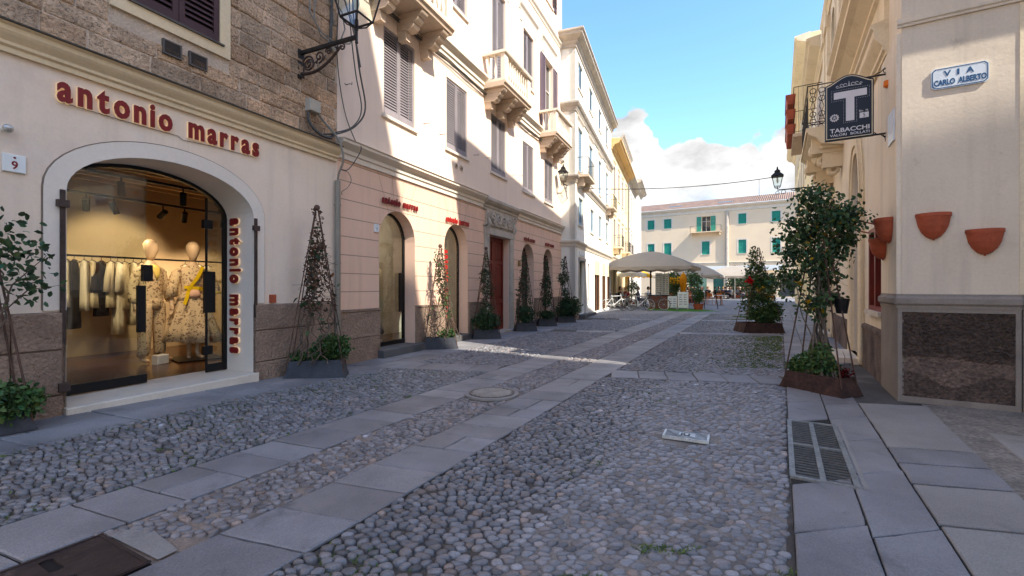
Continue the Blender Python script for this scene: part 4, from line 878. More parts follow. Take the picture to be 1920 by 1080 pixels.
q = MB(); q.tube([(-2.9, 4.2, 2.20), (.6, 4.2, 2.20)], .02, 6); q.build('bar', M_['black'], gr_); q = MB()
for x in (-2.85, .55): MB().tube([(x, 4.2, .2), (x, 4.2, 2.2)], .016, 6).build('upright', M_['black'], gr_)

fabs = [mat('fabric_%s' % n_, hx(c), .95, .08, 3, .05, 40, .3, 8, .02, aniso=(4, 4, .4)) for n_, c in (('cream', 'c9bca4'), ('tan', 'a8937a'), ('dark', '2a2526'), ('ivory', 'd6ccba'), ('sand', 'b8a78c'), ('grey', '7d746b'))]
names = ['cream', 'tan', 'black', 'ivory', 'sand', 'grey']
r = random.Random(12)
seq = [(-4.7, 1), (-4.5, 3), (-4.3, 2), (-4.05, 3), (-3.85, 0), (-3.6, 2), (-3.35, 0), (-3.15, 3), (-2.95, 4), (-2.7, 0), (-2.45, 1), (-1.0, 4), (-.75, 5), (-.5, 0), (-.2, 3)]
for i, (x, fi) in enumerate(seq):
    x = -2.62+(x+4.7)*.60
    L_ = r.uniform(.95, 1.55); t = thing('hanging_garment', '%s garment on the clothes rail, number %d of the row from its left end' % (names[fi], i+1), 'garment', FL @ Matrix.Translation((x, 4.2, 2.18)), 'garments hanging on the clothes rail')
    q = MB(); q.tube([(0, 0, .02), (0, 0, -.05), (0, -.2, -.11)], .007, 4); q.tube([(0, 0, -.05), (0, .2, -.11)], .007, 4); q.build('hanger', M_['black'], t)
    q = MB(); rg = []; ph = r.uniform(0, 6); rot = r.uniform(.2, .8); sn, cs_ = math.sin(rot), math.cos(rot)
    for z_, wy, wx in ((-.07, .05, .03), (-.12, .21, .05), (-.30, .22, .075), (-.6, .20, .08), (-L_*.8, .23, .09), (-L_, .25, .10)):
        row = []
        for k in range(20):
            a = 2*PI*k/20; w = 1+.09*math.sin(a*5+ph)*min(1, -z_*1.5); px_, py_ = wx*w*math.cos(a), wy*w*math.sin(a); row.append((px_*cs_+py_*sn, -px_*sn+py_*cs_, z_))
        rg.append(row)
    q.rings(rg); q.build('cloth', fabs[fi], t, smooth=True)
    if r.random() < .6:
        q = MB(); 
        for s_ in (-1, 1):
            y_ = .19*s_; q.tube([(y_*sn, y_*cs_, -.13), (y_*1.25*sn-.03, y_*1.25*cs_, -.4), (y_*1.3*sn-.04, y_*1.3*cs_, -.68)], [.05, .055, .06], 8)
        q.build('sleeves', fabs[fi], t, smooth=True)
def loft(mb, secs, seg=18, mi=0, wav=0, nw=6):
    """secs: (cx, cy, z, rx, ry)"""
    rg = []
    for cx, cy, z_, rx, ry in secs:
        w = wav if isinstance(wav, (int, float)) else wav
        rg.append([(cx+rx*math.cos(2*PI*k/seg)*(1+(w*math.sin(nw*2*PI*k/seg) if z_ < 1.15 else 0)), cy+ry*math.sin(2*PI*k/seg)*(1+(w*math.sin(nw*2*PI*k/seg) if z_ < 1.15 else 0)), z_) for k in range(seg)])
    mb.rings(rg, mi)
def skin_body(name, pts, edges_, rad, mt, parent, M, sub=2):
    me = bpy.data.meshes.new(name); me.from_pydata(pts, edges_, []); o = bpy.data.objects.new(name, me); col.objects.link(o)
    m = o.modifiers.new('s', 'SKIN'); lay = me.skin_vertices[0] if me.skin_vertices else None
    if lay is None:
        bm = __import__('bmesh').new(); bm.from_mesh(me); bm.verts.layers.skin.verify(); bm.to_mesh(me); bm.free(); lay = me.skin_vertices[0]
    for i, rr in enumerate(rad): lay.data[i].radius = (rr, rr) if isinstance(rr, (int, float)) else rr; lay.data[i].use_root = (i == 0)
    ss = o.modifiers.new('d', 'SUBSURF'); ss.levels = sub; ss.render_levels = sub
    dg = bpy.context.evaluated_depsgraph_get(); dg.update(); res = bpy.data.meshes.new_from_object(o.evaluated_get(dg)); bpy.data.objects.remove(o)
    mb = MB(); mb.add([tuple(v.co) for v in res.vertices], [tuple(p.vertices) for p in res.polygons]); bpy.data.meshes.remove(res)
    return mb.build(name, mt, parent, M, smooth=True)
def hand(pts, ed, rad, wi, w, d, out, s=1.0):
    """palm, four fingers and a thumb from wrist index wi at w, pointing along d"""
    d = Vector(d).normalized(); o_ = Vector(out).normalized(); n_ = d.cross(o_)
    def add(p, r_, fr_): pts.append(tuple(p)); rad.append(r_*s); ed.append((fr_, len(pts)-1)); return len(pts)-1
    palm = add(Vector(w)+d*.045*s, .030, wi); pm2 = add(Vector(w)+d*.08*s, .030, palm)
    for k, L_ in enumerate((.075, .085, .08, .06)):
        off = o_*(.030-.02*k)*s; a = add(Vector(w)+d*.105*s+off, .0105, pm2); b_ = add(Vector(w)+d*(.105+L_*.55)*s+off*1.1+n_*.008*s, .0095, a); add(Vector(w)+d*(.105+L_)*s+off*1.1+n_*.026*s, .008, b_)
    a = add(Vector(w)+d*.06*s+o_*.042*s, .012, palm); add(Vector(w)+d*.10*s+o_*.055*s+n_*.015*s, .010, a)
def mannequin(name, label, x, y, rot, female):
    s = 2.27/1.85; Mw = FL @ Matrix.Translation((x, y, .21)) @ Matrix.Rotation(rot, 4, 'Z') @ Matrix.Scale(s, 4)
    t = thing(name, label, 'mannequin', Mw, 'mannequins dressed in floral clothes in the shop window')
    # faces -y. pelvis, spine, neck
    k = -1 if female else 1
    P = [(0, 0, .95), (0, .01, 1.12), (0, .02, 1.32), (0, .01, 1.47), (0, 0, 1.56)]; E = [(0, 1), (1, 2), (2, 3), (3, 4)]
    Rr = [(.15, .11), (.115, .09) if female else (.13, .10), (.145, .11), (.075, .06), .048]
    def add(p, r_, f): P.append(p); Rr.append(r_); E.append((f, len(P)-1)); return len(P)-1
    for sx in (-1, 1):
        hp = add((sx*.09, 0, .88), .085, 0); kn = add((sx*(.10 if not female else .06), -.03 if sx < 0 else -.06, .50), .055, hp); an = add((sx*(.13 if not female else .05), .02 if sx < 0 else -.05, .09), .034, kn)
        he = add((sx*(.13 if not female else .06), .0 if sx < 0 else -.08, .035), .034, an); add((sx*(.15 if not female else .08), -.16 if sx < 0 else -.24, .02), .026, he)
        sh = add((sx*.19, .01, 1.40), .055, 2)
        if female and sx > 0: el = add((sx*.29, -.02, 1.14), .038, sh); wr = add((sx*.24, -.20, .98), .026, el); dd_ = (-.3, -.7, -.3)
        else: el = add((sx*.27, .03, 1.12), .040, sh); wr = add((sx*.29, -.06, .88), .027, el); dd_ = (.05*sx, -.25, -1)
        hand(P, E, Rr, wr, P[wr], dd_, (-sx*.3, -1, 0))
    skin_body('body', P, E, Rr, M_['skinm'], t, Mw)
    hd = MB(); loft(hd, [(0, 0, 1.545, .040, .045), (0, -.005, 1.60, .055, .062), (0, -.01, 1.66, .078, .090), (0, -.005, 1.73, .092, .106), (0, 0, 1.79, .090, .105), (0, .005, 1.84, .062, .075), (0, .005, 1.862, .02, .025)], 20)
    hd.build('head', M_['skinm'], t, smooth=True)
    jk = MB()
    if not female:
        loft(jk, [(0, .01, .86, .19, .135), (0, .01, .90, .185, .13), (0, .01, 1.0, .175, .125), (0, .01, 1.15, .17, .12), (0, .015, 1.30, .182, .125), (0, .015, 1.40, .18, .105), (0, .01, 1.45, .13, .085), (0, 0, 1.48, .075, .07)], 22)
        for sx in (-1, 1): jk.rings([[(c[0]+rr*math.cos(2*PI*q_/12), c[1]+rr*math.sin(2*PI*q_/12), c[2]) for q_ in range(12)] for c, rr in (((sx*.14, .01, 1.43), .045), ((sx*.19, .015, 1.375), .062), ((sx*.25, .03, 1.15), .062), ((sx*.28, -.01, .98), .058), ((sx*.288, -.04, .90), .06))])
        jk.build('jacket', M_['floral'], t, smooth=True)
        tr = MB(); loft(tr, [(0, .01, .80, .185, .14), (0, .01, .90, .185, .14), (0, .01, .99, .16, .12)], 20)
        for sx in (-1, 1): loft(tr, [(sx*.13, .0, .09, .065, .07), (sx*.125, -.02, .14, .075, .08), (sx*.115, -.03, .45, .088, .09), (sx*.10, 0, .80, .10, .12), (sx*.09, 0, .88, .10, .12)], 16)
        tr.build('trousers', M_['floral'], t, smooth=True)
        q = MB(); loft(q, [(0, -.115, 1.24, .012, .01), (0, -.125, 1.33, .045, .012), (0, -.10, 1.43, .07, .016), (0, -.07, 1.47, .05, .01)], 10); q.build('yellow_top', M_['yel'] if False else mat('pale_yellow_top', hx('e8cf74'), .9, .05, 4, 0, 1, 0), t, smooth=True)
        MB().bbox(-.19, -.36, -.02, -.01, -.25, .12, .01).build('price_block', M_['paper'], t)
    else:
        loft(jk, [(0, .01, .92, .215, .16), (0, .01, 1.0, .175, .135), (0, .01, 1.09, .135, .11), (0, .015, 1.25, .165, .13), (0, .015, 1.38, .185, .11), (0, .01, 1.44, .12, .08), (0, 0, 1.47, .075, .065)], 22)
        for sx in (-1, 1):
            pth = (((sx*.15, .01, 1.43), .05), ((sx*.205, .01, 1.37), .075), ((sx*.285, -.01, 1.15), .085), ((sx*.26, -.13, 1.03), .09)) if sx > 0 else (((sx*.15, .01, 1.43), .05), ((sx*.205, .01, 1.37), .075), ((sx*.265, .03, 1.15), .085), ((sx*.29, -.02, .98), .09))
            jk.rings([[(c[0]+rr*math.cos(2*PI*q_/12), c[1]+rr*math.sin(2*PI*q_/12), c[2]) for q_ in range(12)] for c, rr in pth])
        jk.build('wrap_jacket', M_['floral'], t, smooth=True)
        sk = MB(); seg = 44
        sk.rings([[(rx*math.cos(2*PI*q_/seg)*(1+w*math.sin(9*2*PI*q_/seg)), .01+ry*math.sin(2*PI*q_/seg)*(1+w*math.sin(9*2*PI*q_/seg+.6)), z_-w*.3*math.cos(2*PI*q_/seg)) for q_ in range(seg)] for z_, rx, ry, w in ((1.04, .135, .11, 0), (.92, .20, .16, .02), (.70, .27, .22, .07), (.45, .36, .29, .11), (.26, .41, .33, .13))]); sk.build('skirt', M_['floral'], t, smooth=True)
        bl = MB(); 
        def band(ps, w, hh=.006):
            for i_ in range(len(ps)-1):
                a, b_ = Vector(ps[i_]), Vector(ps[i_+1]); u = (b_-a).normalized(); sd = u.cross(Vector((0, -1, 0))).normalized()*w
                bl.add([tuple(a-sd), tuple(a+sd), tuple(b_+sd), tuple(b_-sd)], [(0, 1, 2, 3)]); bl.add([tuple(a-sd+Vector((0, .01, 0))), tuple(a+sd+Vector((0, .01, 0))), tuple(b_+sd+Vector((0, .01, 0))), tuple(b_-sd+Vector((0, .01, 0)))], [(3, 2, 1, 0)])
        band([(.115, -.08, 1.46), (.08, -.125, 1.38), (.03, -.145, 1.28), (-.05, -.14, 1.16), (-.09, -.135, 1.06), (-.12, -.18, .96), (-.16, -.22, .86)], .024)
        band([(-.13, -.08, 1.13), (-.05, -.135, 1.12), (.05, -.14, 1.11), (.14, -.08, 1.10)], .026)
        bl.ring((.262, -.12, 1.04), .088, .018, 'z', 14, 6); bl.build('yellow_sash', M_['yel'], t)
        q = MB(); loft(q, [(-.02, -.13, .96, .09, .02), (-.01, -.13, 1.02, .085, .02), (0, -.12, 1.09, .06, .02)], 12); q.build('pink_panel', M_['pinkf'], t, smooth=True)
        MB().box(-.28, -.45, -.005, .34, .25, .008).build('base_plate', M_['black'], t)
mannequin('mannequin', 'faceless mannequin in a floral jacket and trousers with a yellow top, left of the pair', -1.84, 2.78, R(12), False)
mannequin('mannequin', 'faceless mannequin in a floral wrap jacket with yellow sash and a long pleated skirt', -1.24, 2.52, R(-18), True)
# ------------------------------------------------------------------ left row, second house: rusticated pink ground floor
B2 = thing('pink_house', 'pink and cream house with arched shop doors, stone balconies and closed grey louvres', 'building', FL)
L2 = 14.74
doors = [(1.92, .67, .19, 2.72, .68), (4.62, .66, .18, 2.76, .67), (10.23, .67, .21, 2.68, .67), (12.70, .62, .20, 2.70, .62)]
hl = [arch(xc, hw, z0, zs, rs_, 16) for xc, hw, z0, zs, rs_ in doors]+[rect(6.66, 8.36, 0, 3.36)]
outer = [(0, -.1)]
for xc, hw, z0, zs, rs_ in sorted(doors+[(7.51, .85, 0, 3.36, 0)]):
    if rs_: outer += [(xc-hw, -.1), (xc-hw, zs)]+[(xc-hw*math.cos(PI*i/16), zs+rs_*math.sin(PI*i/16)) for i in range(1, 16)]+[(xc+hw, zs), (xc+hw, -.1)]
    else: outer += [(6.66, -.1), (6.66, 3.36), (8.36, 3.36), (8.36, -.1)]
outer += [(L2, -.1), (L2, 4.3), (0, 4.3)]
g = MB().wall(outer, [], 0, .02, back=False); n_ = len(outer); g.add([(x, 0, z) for x, z in outer]+[(x, .42, z) for x, z in outer], [(i, (i+1) % n_, (i+1) % n_+n_, i+n_) for i in range(n_)], 1)
gf = g.build('ground_floor_wall', [M_['pink'], M_['pinkp']], B2)
# joints between voussoirs, groove dark painted as thin strips around the arches, nothing carved
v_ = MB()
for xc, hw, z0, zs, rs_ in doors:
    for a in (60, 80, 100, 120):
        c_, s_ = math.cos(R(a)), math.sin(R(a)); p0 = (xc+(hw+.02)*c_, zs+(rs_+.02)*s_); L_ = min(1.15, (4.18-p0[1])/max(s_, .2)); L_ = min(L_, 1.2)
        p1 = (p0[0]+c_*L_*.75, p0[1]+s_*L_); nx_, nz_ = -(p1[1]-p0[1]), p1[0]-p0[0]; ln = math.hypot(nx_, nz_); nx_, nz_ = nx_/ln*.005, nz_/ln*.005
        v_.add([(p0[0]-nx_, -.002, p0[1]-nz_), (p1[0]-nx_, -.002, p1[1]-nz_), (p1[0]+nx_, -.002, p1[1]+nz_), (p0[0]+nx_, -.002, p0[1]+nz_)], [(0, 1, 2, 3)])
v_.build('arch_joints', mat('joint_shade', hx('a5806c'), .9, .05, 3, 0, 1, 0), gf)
# stone dado between the openings
r = random.Random(8)
for a, c in ((.02, 1.24), (2.60, 3.95), (5.29, 6.38), (9.05, 9.55), (10.91, 12.07), (13.33, L2)):
    zz = -.1; dd = MB()
    for h in (.62, .56):
        t = r.uniform(.9, 1.08); dd.bbox(a, -.05, zz, c, -.001, zz+h-.006, .012, 0, (t, t, t*.98)); zz += h
    dd.box(a, -.062, 1.085, c, -.001, 1.13); dd.build('stone_dado', M_['dado'], B2)

uo = MB().wall(rect(0, L2, 4.25, 17.2), [rect(1.40, 2.58, 5.55, 7.58), rect(4.07, 5.25, 5.52, 7.55), rect(6.89, 8.07, 5.52, 7.52), rect(9.67, 10.85, 5.42, 7.4), rect(12.2, 13.34, 5.42, 7.36),
    rect(1.45, 2.55, 8.1, 11.9), rect(4.10, 5.22, 9.75, 11.9), rect(6.92, 8.02, 8.1, 11.9), rect(9.70, 10.82, 9.75, 11.9), rect(12.2, 13.32, 8.1, 11.9),
    rect(1.5, 2.5, 14.6, 16.2), rect(6.95, 7.95, 14.6, 16.2), rect(12.3, 13.3, 14.6, 16.2), rect(9.8, 10.75, 14.6, 16.2)], .14, .3)
uo.add([(L2, .3, -.1), (L2, 9, -.1), (L2, 9, 17.2), (L2, .3, 17.2)], [(0, 1, 2, 3)]); uo.add([(0, .3, 17.2), (L2, .3, 17.2), (L2, 9, 18.2), (0, 9, 18.2)], [(0, 1, 2, 3)])
uo.build('upper_wall', M_['upper'], B2)
for (a, c, d, e) in ((1.40, 2.58, 5.55, 7.58), (4.07, 5.25, 5.52, 7.55), (6.89, 8.07, 5.52, 7.52), (9.67, 10.85, 5.42, 7.4), (12.2, 13.34, 5.42, 7.36)):
    window(B2, None, a, c, d, e, 'shut', rec=.10, n=27)
for (a, c, d, e, cl_) in ((1.45, 2.55, 8.1, 11.9, True), (4.10, 5.22, 9.75, 11.9, True), (6.92, 8.02, 8.1, 11.9, True), (9.70, 10.82, 9.75, 11.9, True)):
    window(B2, None, a, c, d, e, 'shut', rec=.12, n=34 if d < 9 else 24, sill=d > 9, surround=.14)
    hd_ = MB(); cornice(hd_, CORN, a-.42, c+.42, 12.45, .62); hd_.box(a-.30, -.03, 12.05, c+.30, .01, 12.449); hd_.build('window_hood', M_['trim'], B2)
wo = window(B2, None, 12.2, 13.32, 8.1, 11.9, None, rec=.12, sill=False, surround=.14, closed=False)
for a, rot in ((11.62, 0), (13.34, 0)):
    s = MB(); leaf_shutter(s, a, a+.55, 8.15, 11.85, -.07, 30); s.build('shutter', M_['shutp'], wo)
hd_ = MB(); cornice(hd_, CORN, 11.8, 13.74, 12.45, .62); hd_.box(11.9, -.03, 12.05, 13.62, .01, 12.449); hd_.build('window_hood', M_['trim'], B2)
for a, c in ((1.5, 2.5), (6.95, 7.95), (9.8, 10.75), (12.3, 13.3)): window(B2, None, a, c, 14.6, 16.2, 'shutd', rec=.1, closed=False)
co = MB(); cornice(co, [(0, 0), (-.04, 0), (-.04, .10), (-.07, .12), (-.07, .20), (-.14, .26), (-.19, .30), (-.19, .35), (-.22, .37), (0, .39)], -.02, 6.30, 4.20); cornice(co, [(0, 0), (-.04, 0), (-.04, .10), (-.07, .12), (-.07, .20), (-.14, .26), (-.19, .30), (-.19, .35), (-.22, .37), (0, .39)], 9.12, L2+.2, 4.20)
co.build('string_cornice', M_['trim'], B2)
co = MB(); cornice(co, [(0, 0), (-.05, 0), (-.05, .12), (-.09, .14), (-.09, .24), (-.17, .32), (-.22, .36), (-.22, .43), (0, .45)], -.02, L2+.1, 8.02); co.build('floor_cornice', M_['trim'], B2)
co = MB(); cornice(co, CORN, -.02, L2+.12, 13.30, .6); co.build('upper_cornice', M_['trim'], B2)
co = MB(); cornice(co, [(0, 0), (-.08, .05), (-.10, .2), (-.35, .34), (-.5, .40), (-.5, .5), (0, .6)], -.1, L2+.3, 16.75); co.build('eave', M_['trim'], B2)
for xc in (2.0, 7.40, 12.62): stone_balcony(B2, xc, 1.12, 8.22, .80)
# stone portal with carved panel and red door
pt = MB()
for a, c in ((6.36, 6.655), (8.365, 8.70)): pt.box(a, -.06, -.05, c, .12, 3.36); pt.box(a-.03, -.08, -.05, c+.0, .0, .22)
pt.box(6.34, -.075, 3.362, 8.74, .15, 3.58); cornice(pt, CORN, 6.28, 8.80, 3.582, .22)
pt.box(6.45, -.07, 3.68, 8.64, .0, 4.16); cornice(pt, CORN, 6.25, 9.02, 4.162, 1.0, 1.0); pt.build('portal', M_['gstone'], B2)
pr_ = MB(); r = random.Random(4)
for i in range(4):
    x = 6.9+i*.42; pr_.ring((x, -.085, 3.92), .13, .028, 'y', 16, 6); pr_.ball((x, -.085, 3.92), .05, 8)
for i in range(34):
    x = r.uniform(6.55, 8.55); z = r.choice([r.uniform(3.74, 3.82), r.uniform(4.0, 4.12), 3.92]); pr_.ring((x, -.08, z), r.uniform(.03, .06), .015, 'y', 10, 5, a0=r.uniform(0, 6), a1=r.uniform(7, 10))
for s_ in (6.50, 8.60):
    pr_.tube([(s_, -.09, 3.55), (s_, -.17, 3.7), (s_, -.10, 3.9), (s_, -.2, 4.1)], .05, 8)
pr_.build('carved_panel', M_['gstone'], B2)
dr_ = MB(); dr_.box(6.66, .26, 0, 8.36, .30, 3.36)
dw = dr_.build('door', M_['wood'], B2)
for a, c in ((6.68, 7.50), (7.52, 8.34)):
    q = MB(); q.box(a, .225, .02, a+.10, .259, 3.34); q.box(c-.10, .225, .02, c, .259, 3.34)
    for z0, z1 in ((.02, .2), (1.02, 1.16), (2.42, 2.54), (3.22, 3.34)): q.box(a+.10, .226, z0, c-.10, .259, z1)
    for z0, z1 in ((.2, 1.02), (1.16, 2.42), (2.54, 3.22)):
        q.bbox(a+.15, .235, z0+.05, c-.15, .262, z1-.05, .03)
        if z0 > 1 and z0 < 2:
            for k in range(14): q.box(a+.19, .228, z0+.1+k*.078, c-.19, .236, z0+.13+k*.078)
    q.build('door_leaf', M_['wood'], dw)
MB().ball((7.42, .20, 1.3), .035, 8).build('handle', M_['iron'], dw)
MB().box(6.3, -.25, -.05, 8.75, .26, .06).build('door_step', M_['gstone'], B2)
# glazed arched doors with dark steps and plain rooms behind
for i, (xc, hw, z0, zs, rs_) in enumerate(doors):
    yy = .34; n = 16; fr = MB(); A = [(xc+hw*math.cos(PI*k/n), zs+rs_*math.sin(PI*k/n)) for k in range(n+1)]; Bp = [(xc+(hw-.05)*math.cos(PI*k/n), zs+(rs_-.05)*math.sin(PI*k/n)) for k in range(n+1)]
    o_ = [(xc+hw, z0)]+A+[(xc-hw, z0)]; i_ = [(xc+hw-.05, z0)]+Bp+[(xc-hw+.05, z0)]; m_ = len(o_)
    fr.add([(x, yy-.03, z) for x, z in o_]+[(x, yy-.03, z) for x, z in i_]+[(x, yy+.03, z) for x, z in i_], [(k, k+m_, k+1+m_, k+1) for k in range(m_-1)]+[(k+m_, k+2*m_, k+1+2*m_, k+1+m_) for k in range(m_-1)])
    fr.box(xc-hw, yy-.035, z0, xc+hw, yy+.03, z0+.10)
    do = fr.build('glass_door', M_['black'], B2)
    pn = MB(); pn.prism([(xc-hw+.05, z0+.1), (xc+hw-.05, z0+.1)]+Bp, yy-.004, yy+.006); pn.build('pane', GLASS if i < 2 else PANE, do)
    if i == 0: MB().box(xc+hw-.26, yy-.08, .98, xc+hw-.14, yy-.031, 1.95).build('handle', M_['black'], do)
    MB().bbox(xc-hw-.10, -.22 if i == 0 else -.14, -.05, xc+hw+.14, .34, z0-.004, .012).build('door_step', M_['step'], B2)
rm = MB(); X0, X1, Y0, Y1, Z0, Z1 = 1.1, 6.2, .43, 2.2, .17, 3.9
for f in ([(X0,Y1,Z0),(X1,Y1,Z0),(X1,Y1,Z1),(X0,Y1,Z1)], [(X1,Y0,Z0),(X1,Y0,Z1),(X1,Y1,Z1),(X1,Y1,Z0)], [(X0,Y0,Z0),(X0,Y1,Z0),(X0,Y1,Z1),(X0,Y0,Z1)], [(X0,Y0,Z1),(X0,Y1,Z1),(X1,Y1,Z1),(X1,Y0,Z1)]): rm.add(f, [(0,1,2,3)], 0)
rm.add([(X0,Y0,Z0),(X1,Y0,Z0),(X1,Y1,Z0),(X0,Y1,Z0)], [(0,1,2,3)], 1); rm.build('shop_room', [M_['gstone'], M_['shopfloor']], B2)
rm = MB().box(9.0, .45, .1, 14.5, 2.2, 3.9); rm.f = [tuple(reversed(f)) for f in rm.f]; rm.build('far_room', M_['shopwall'], B2)
ld = bpy.data.lights.new('added_room_light', 'POINT'); ld.energy = 26*K*K; ld.color = (1, .88, .74); ld.shadow_soft_size = .1  # unseen lamp, added to brighten the room behind the glass door
pl_ = thing('added_room_lamp', 'small black lamp added to light the room behind the first arched glass door', 'lamp', FL @ Matrix.Translation((2.6, 1.2, 3.75)))
MB().lathe([(.05, 0), (.05, .15)], seg=10).build('shade', M_['black'], pl_); lo_ = bpy.data.objects.new('added_lamp_light', ld); register(lo_, pl_, FL @ Matrix.Translation((2.6, 1.2, 3.6)))
# draped fabric inside the first arched door
dp = thing('draped_dress_form', 'beige draped fabric on a stand behind the first arched glass door', 'dress form', FL @ Matrix.Translation((2.25, 1.0, .17)))
q = MB(); loft(q, [(0, 0, 1.35, .10, .09), (0, 0, 1.5, .17, .13), (0, 0, 1.75, .19, .13), (0, 0, 1.9, .15, .10), (0, 0, 1.97, .06, .06), (0, 0, 2.06, .05, .05)], 16); q.build('bust', M_['skinm'], dp, smooth=True)
q = MB(); seg = 36; q.rings([[(rx*math.cos(2*PI*k/seg)*(1+w*math.sin(5*2*PI*k/seg+z)), rx*.8*math.sin(2*PI*k/seg)*(1+w*math.sin(7*2*PI*k/seg+z)), z+w*.5*math.sin(3*2*PI*k/seg)) for k in range(seg)] for z, rx, w in ((1.88, .19, .02), (1.6, .23, .06), (1.3, .24, .12), (.9, .28, .16), (.5, .20, .2), (.32, .24, .25))])
q.build('drape', fabs[4], dp, smooth=True); MB().tube([(0, 0, 0), (0, 0, 1.4)], .03, 8).build('stand', M_['black'], dp)
# small lettering over the arches and on the second door
for (a, c, i) in ((1.31, 2.66, 0), (4.0, 5.28, 1), (9.72, 10.92, 2), (12.22, 13.40, 3)):
    o_ = thing('shop_sign', 'small red raised lettering above the '+('nearest', 'second', 'third', 'farthest')[i]+' arched door of the pink house', 'sign', FL, 'small red lettering over the arched doors')
    letter_sign(o_, 'antonio marras', a, c, 3.50+(.02 if i == 0 else 0)-.05*(i > 0), .115, 0, M_['redl'] if i != 1 else M_['redl2'], bold=.05, sep=.03, ext=.012, parts=True, glow=False)
RV2 = FL @ Matrix(((0, 1, 0, 4.52), (0, 0, -1, 0), (-1, 0, 0, 2.62), (0, 0, 0, 1)))
RV2 = FL @ Matrix.Translation((4.36, .29, 2.68)) @ Matrix(((0, 0, 1, 0), (0, 1, 0, 0), (-1, 0, 0, 0), (0, 0, 0, 1)))
o_ = thing('vertical_shop_sign', 'bright red raised letters running down the glass of the second arched door', 'sign', RV2)
letter_sign(o_, 'antonio marras', 0, 2.0, 0, .17, 0, M_['redl2'], bold=.05, sep=.02, ext=.014, glow=False)
o_ = thing('house_number_tile', 'small white tile with a blue number left of the first arched glass door', 'house number', FL, 'house number tiles')
MB().bbox(1.07, -.03, 2.82, 1.22, -.003, 3.0, .005).build('tile', M_['paper'], o_); q = MB(); text_into(q, '9', 1.12, 1.17, 2.85, 2.93, -.031, .002, .01); q.ball((1.145, -.031, 2.965), .01, 6); q.build('numeral', M_['shutb'], o_)
o_ = thing('wall_plate', 'small brass nameplate on the pink wall right of the stone portal', 'wall plate', FL); MB().bbox(9.18, -.03, 2.40, 9.42, -.002, 2.62, .006).build('plate', mat('brass', hx('7c6440'), .4, .2, 4, 0, 1, 0, metallic=.7), o_)
# iron hooks, vents
for x, z in ((.25, 5.75), (3.0, 5.85), (3.75, 5.8), (5.7, 5.75), (6.6, 5.9), (8.7, 5.8), (9.3, 5.9), (11.3, 5.7), (13.7, 5.6)):
    q = MB(); q.tube([(x, 0, z), (x, -.10, z), (x+.02, -.13, z-.02), (x, -.15, z+.02)], .008, 4); q.tube([(x-.05, -.004, z), (x+.02, -.004, z)], .008, 4); h_ = q.build('shutter_hook', M_['rustiron'], B2)
for x in (4.58, 4.88):
    q = MB(); q.ring((x, -.01, 5.14), .07, .012, 'y', 16, 5); q.lathe([(.06, 0), (.001, 0)], (x, 0, 5.14), 12); q.build('air_vent', M_['boxg'], B2)
# cable bundle under the floor cornice, cables, pipes and boxes
def cable(name, label, pts, rr, cat='cable', grp=None, m='cable', M=FL, seg=5):
    if len(pts) < 15:
        V_ = [Vector(p) for p in pts]; V_ = [V_[0]*2-V_[1]]+V_+[V_[-1]*2-V_[-2]]; pts = []
        for i in range(1, len(V_)-2):
            a, b, c, d = V_[i-1:i+3]
            for k in range(6):
                t_ = k/6; pts.append(.5*((2*b)+(c-a)*t_+(2*a-5*b+4*c-d)*t_*t_+(3*b-a-3*c+d)*t_**3))
        pts.append(V_[-2])
    o = MB().tube(pts, rr, seg).build(name, M_[m], None, M); tag(o, label, cat, grp); return o
def sag(a, b, s, n=14): return [tuple(Vector(a).lerp(Vector(b), i/n)+Vector((0, 0, -4*s*(i/n)*(1-i/n)))) for i in range(n+1)]
bund = []
r = random.Random(2)
for k, (dz, dy) in enumerate(((0, -.05), (.035, -.09), (-.035, -.085))):
    p = []
    for i in range(60): x = -.35+i*.257; p.append((x, dy+r.uniform(-.015, .015), 7.93+dz+.03*math.sin(x*1.7+k)+(-.12 if 13.2 < x else 0)*(x-13.2)))
    cable('cable', ('thick', 'second', 'lowest')[k]+' of the three cables strung under the upper stone cornice of the pink house', p, .020 if k == 0 else .013, grp='cables under the cornice')
cable('cable', 'slack loop of cable hanging from the street lamp bracket to the shop cornice', [(.05, -.35, 8.0), (.02, -.40, 7.0), (.18, -.4, 6.0), (.45, -.32, 5.3), (.30, -.22, 4.9), (-.1, -.18, 4.62), (-.45, -.12, 4.50)], .017)
cable('cable', 'thin second strand beside the slack cable loop', [(.0, -.33, 8.0), (-.03, -.36, 6.9), (.12, -.36, 5.9), (.38, -.28, 5.25), (.22, -.2, 4.85), (-.2, -.15, 4.60)], .012)
cable('cable', 'thin vertical cable down the corner between stone and pink plaster', [(-.04, -.05, 10), (-.02, -.06, 7.5), (-.05, -.05, 6.2), (.15, -.04, 5.2), (.42, -.08, 4.64), (.44, -.22, 4.45), (.2, -.12, 4.0), (.02, -.06, 3.95)], .010)
cable('cable', 'grey conduit bending over the end of the shop cornice into the downpipe', [(-.58, -.1, 4.85), (-.42, -.12, 4.72), (-.2, -.24, 4.45), (-.10, -.26, 4.1), (-.09, -.14, 3.85), (-.08, -.09, 3.7)], .022, m='pipe')
cable('cable', 'dark cable hanging down from the grey junction box', [(-.78, -.08, 4.82), (-.76, -.10, 4.62), (-.6, -.14, 4.48), (-.35, -.16, 4.46), (-.15, -.1, 4.60)], .03)
cable('cable', 'tangle of grey cable looped on the stone wall above the lamp bracket', [(-.35+.22*math.cos(a*.7)*(1+.1*a), -.05-.01*a, 6.75+.45*math.sin(a*.7)) for a in range(20)], .014, m='pipe')
cable('cable', 'thick dark cables climbing the stone wall corner', [(-.22, -.05, 6.2), (-.2, -.06, 7.2), (-.18, -.05, 9)], .03)
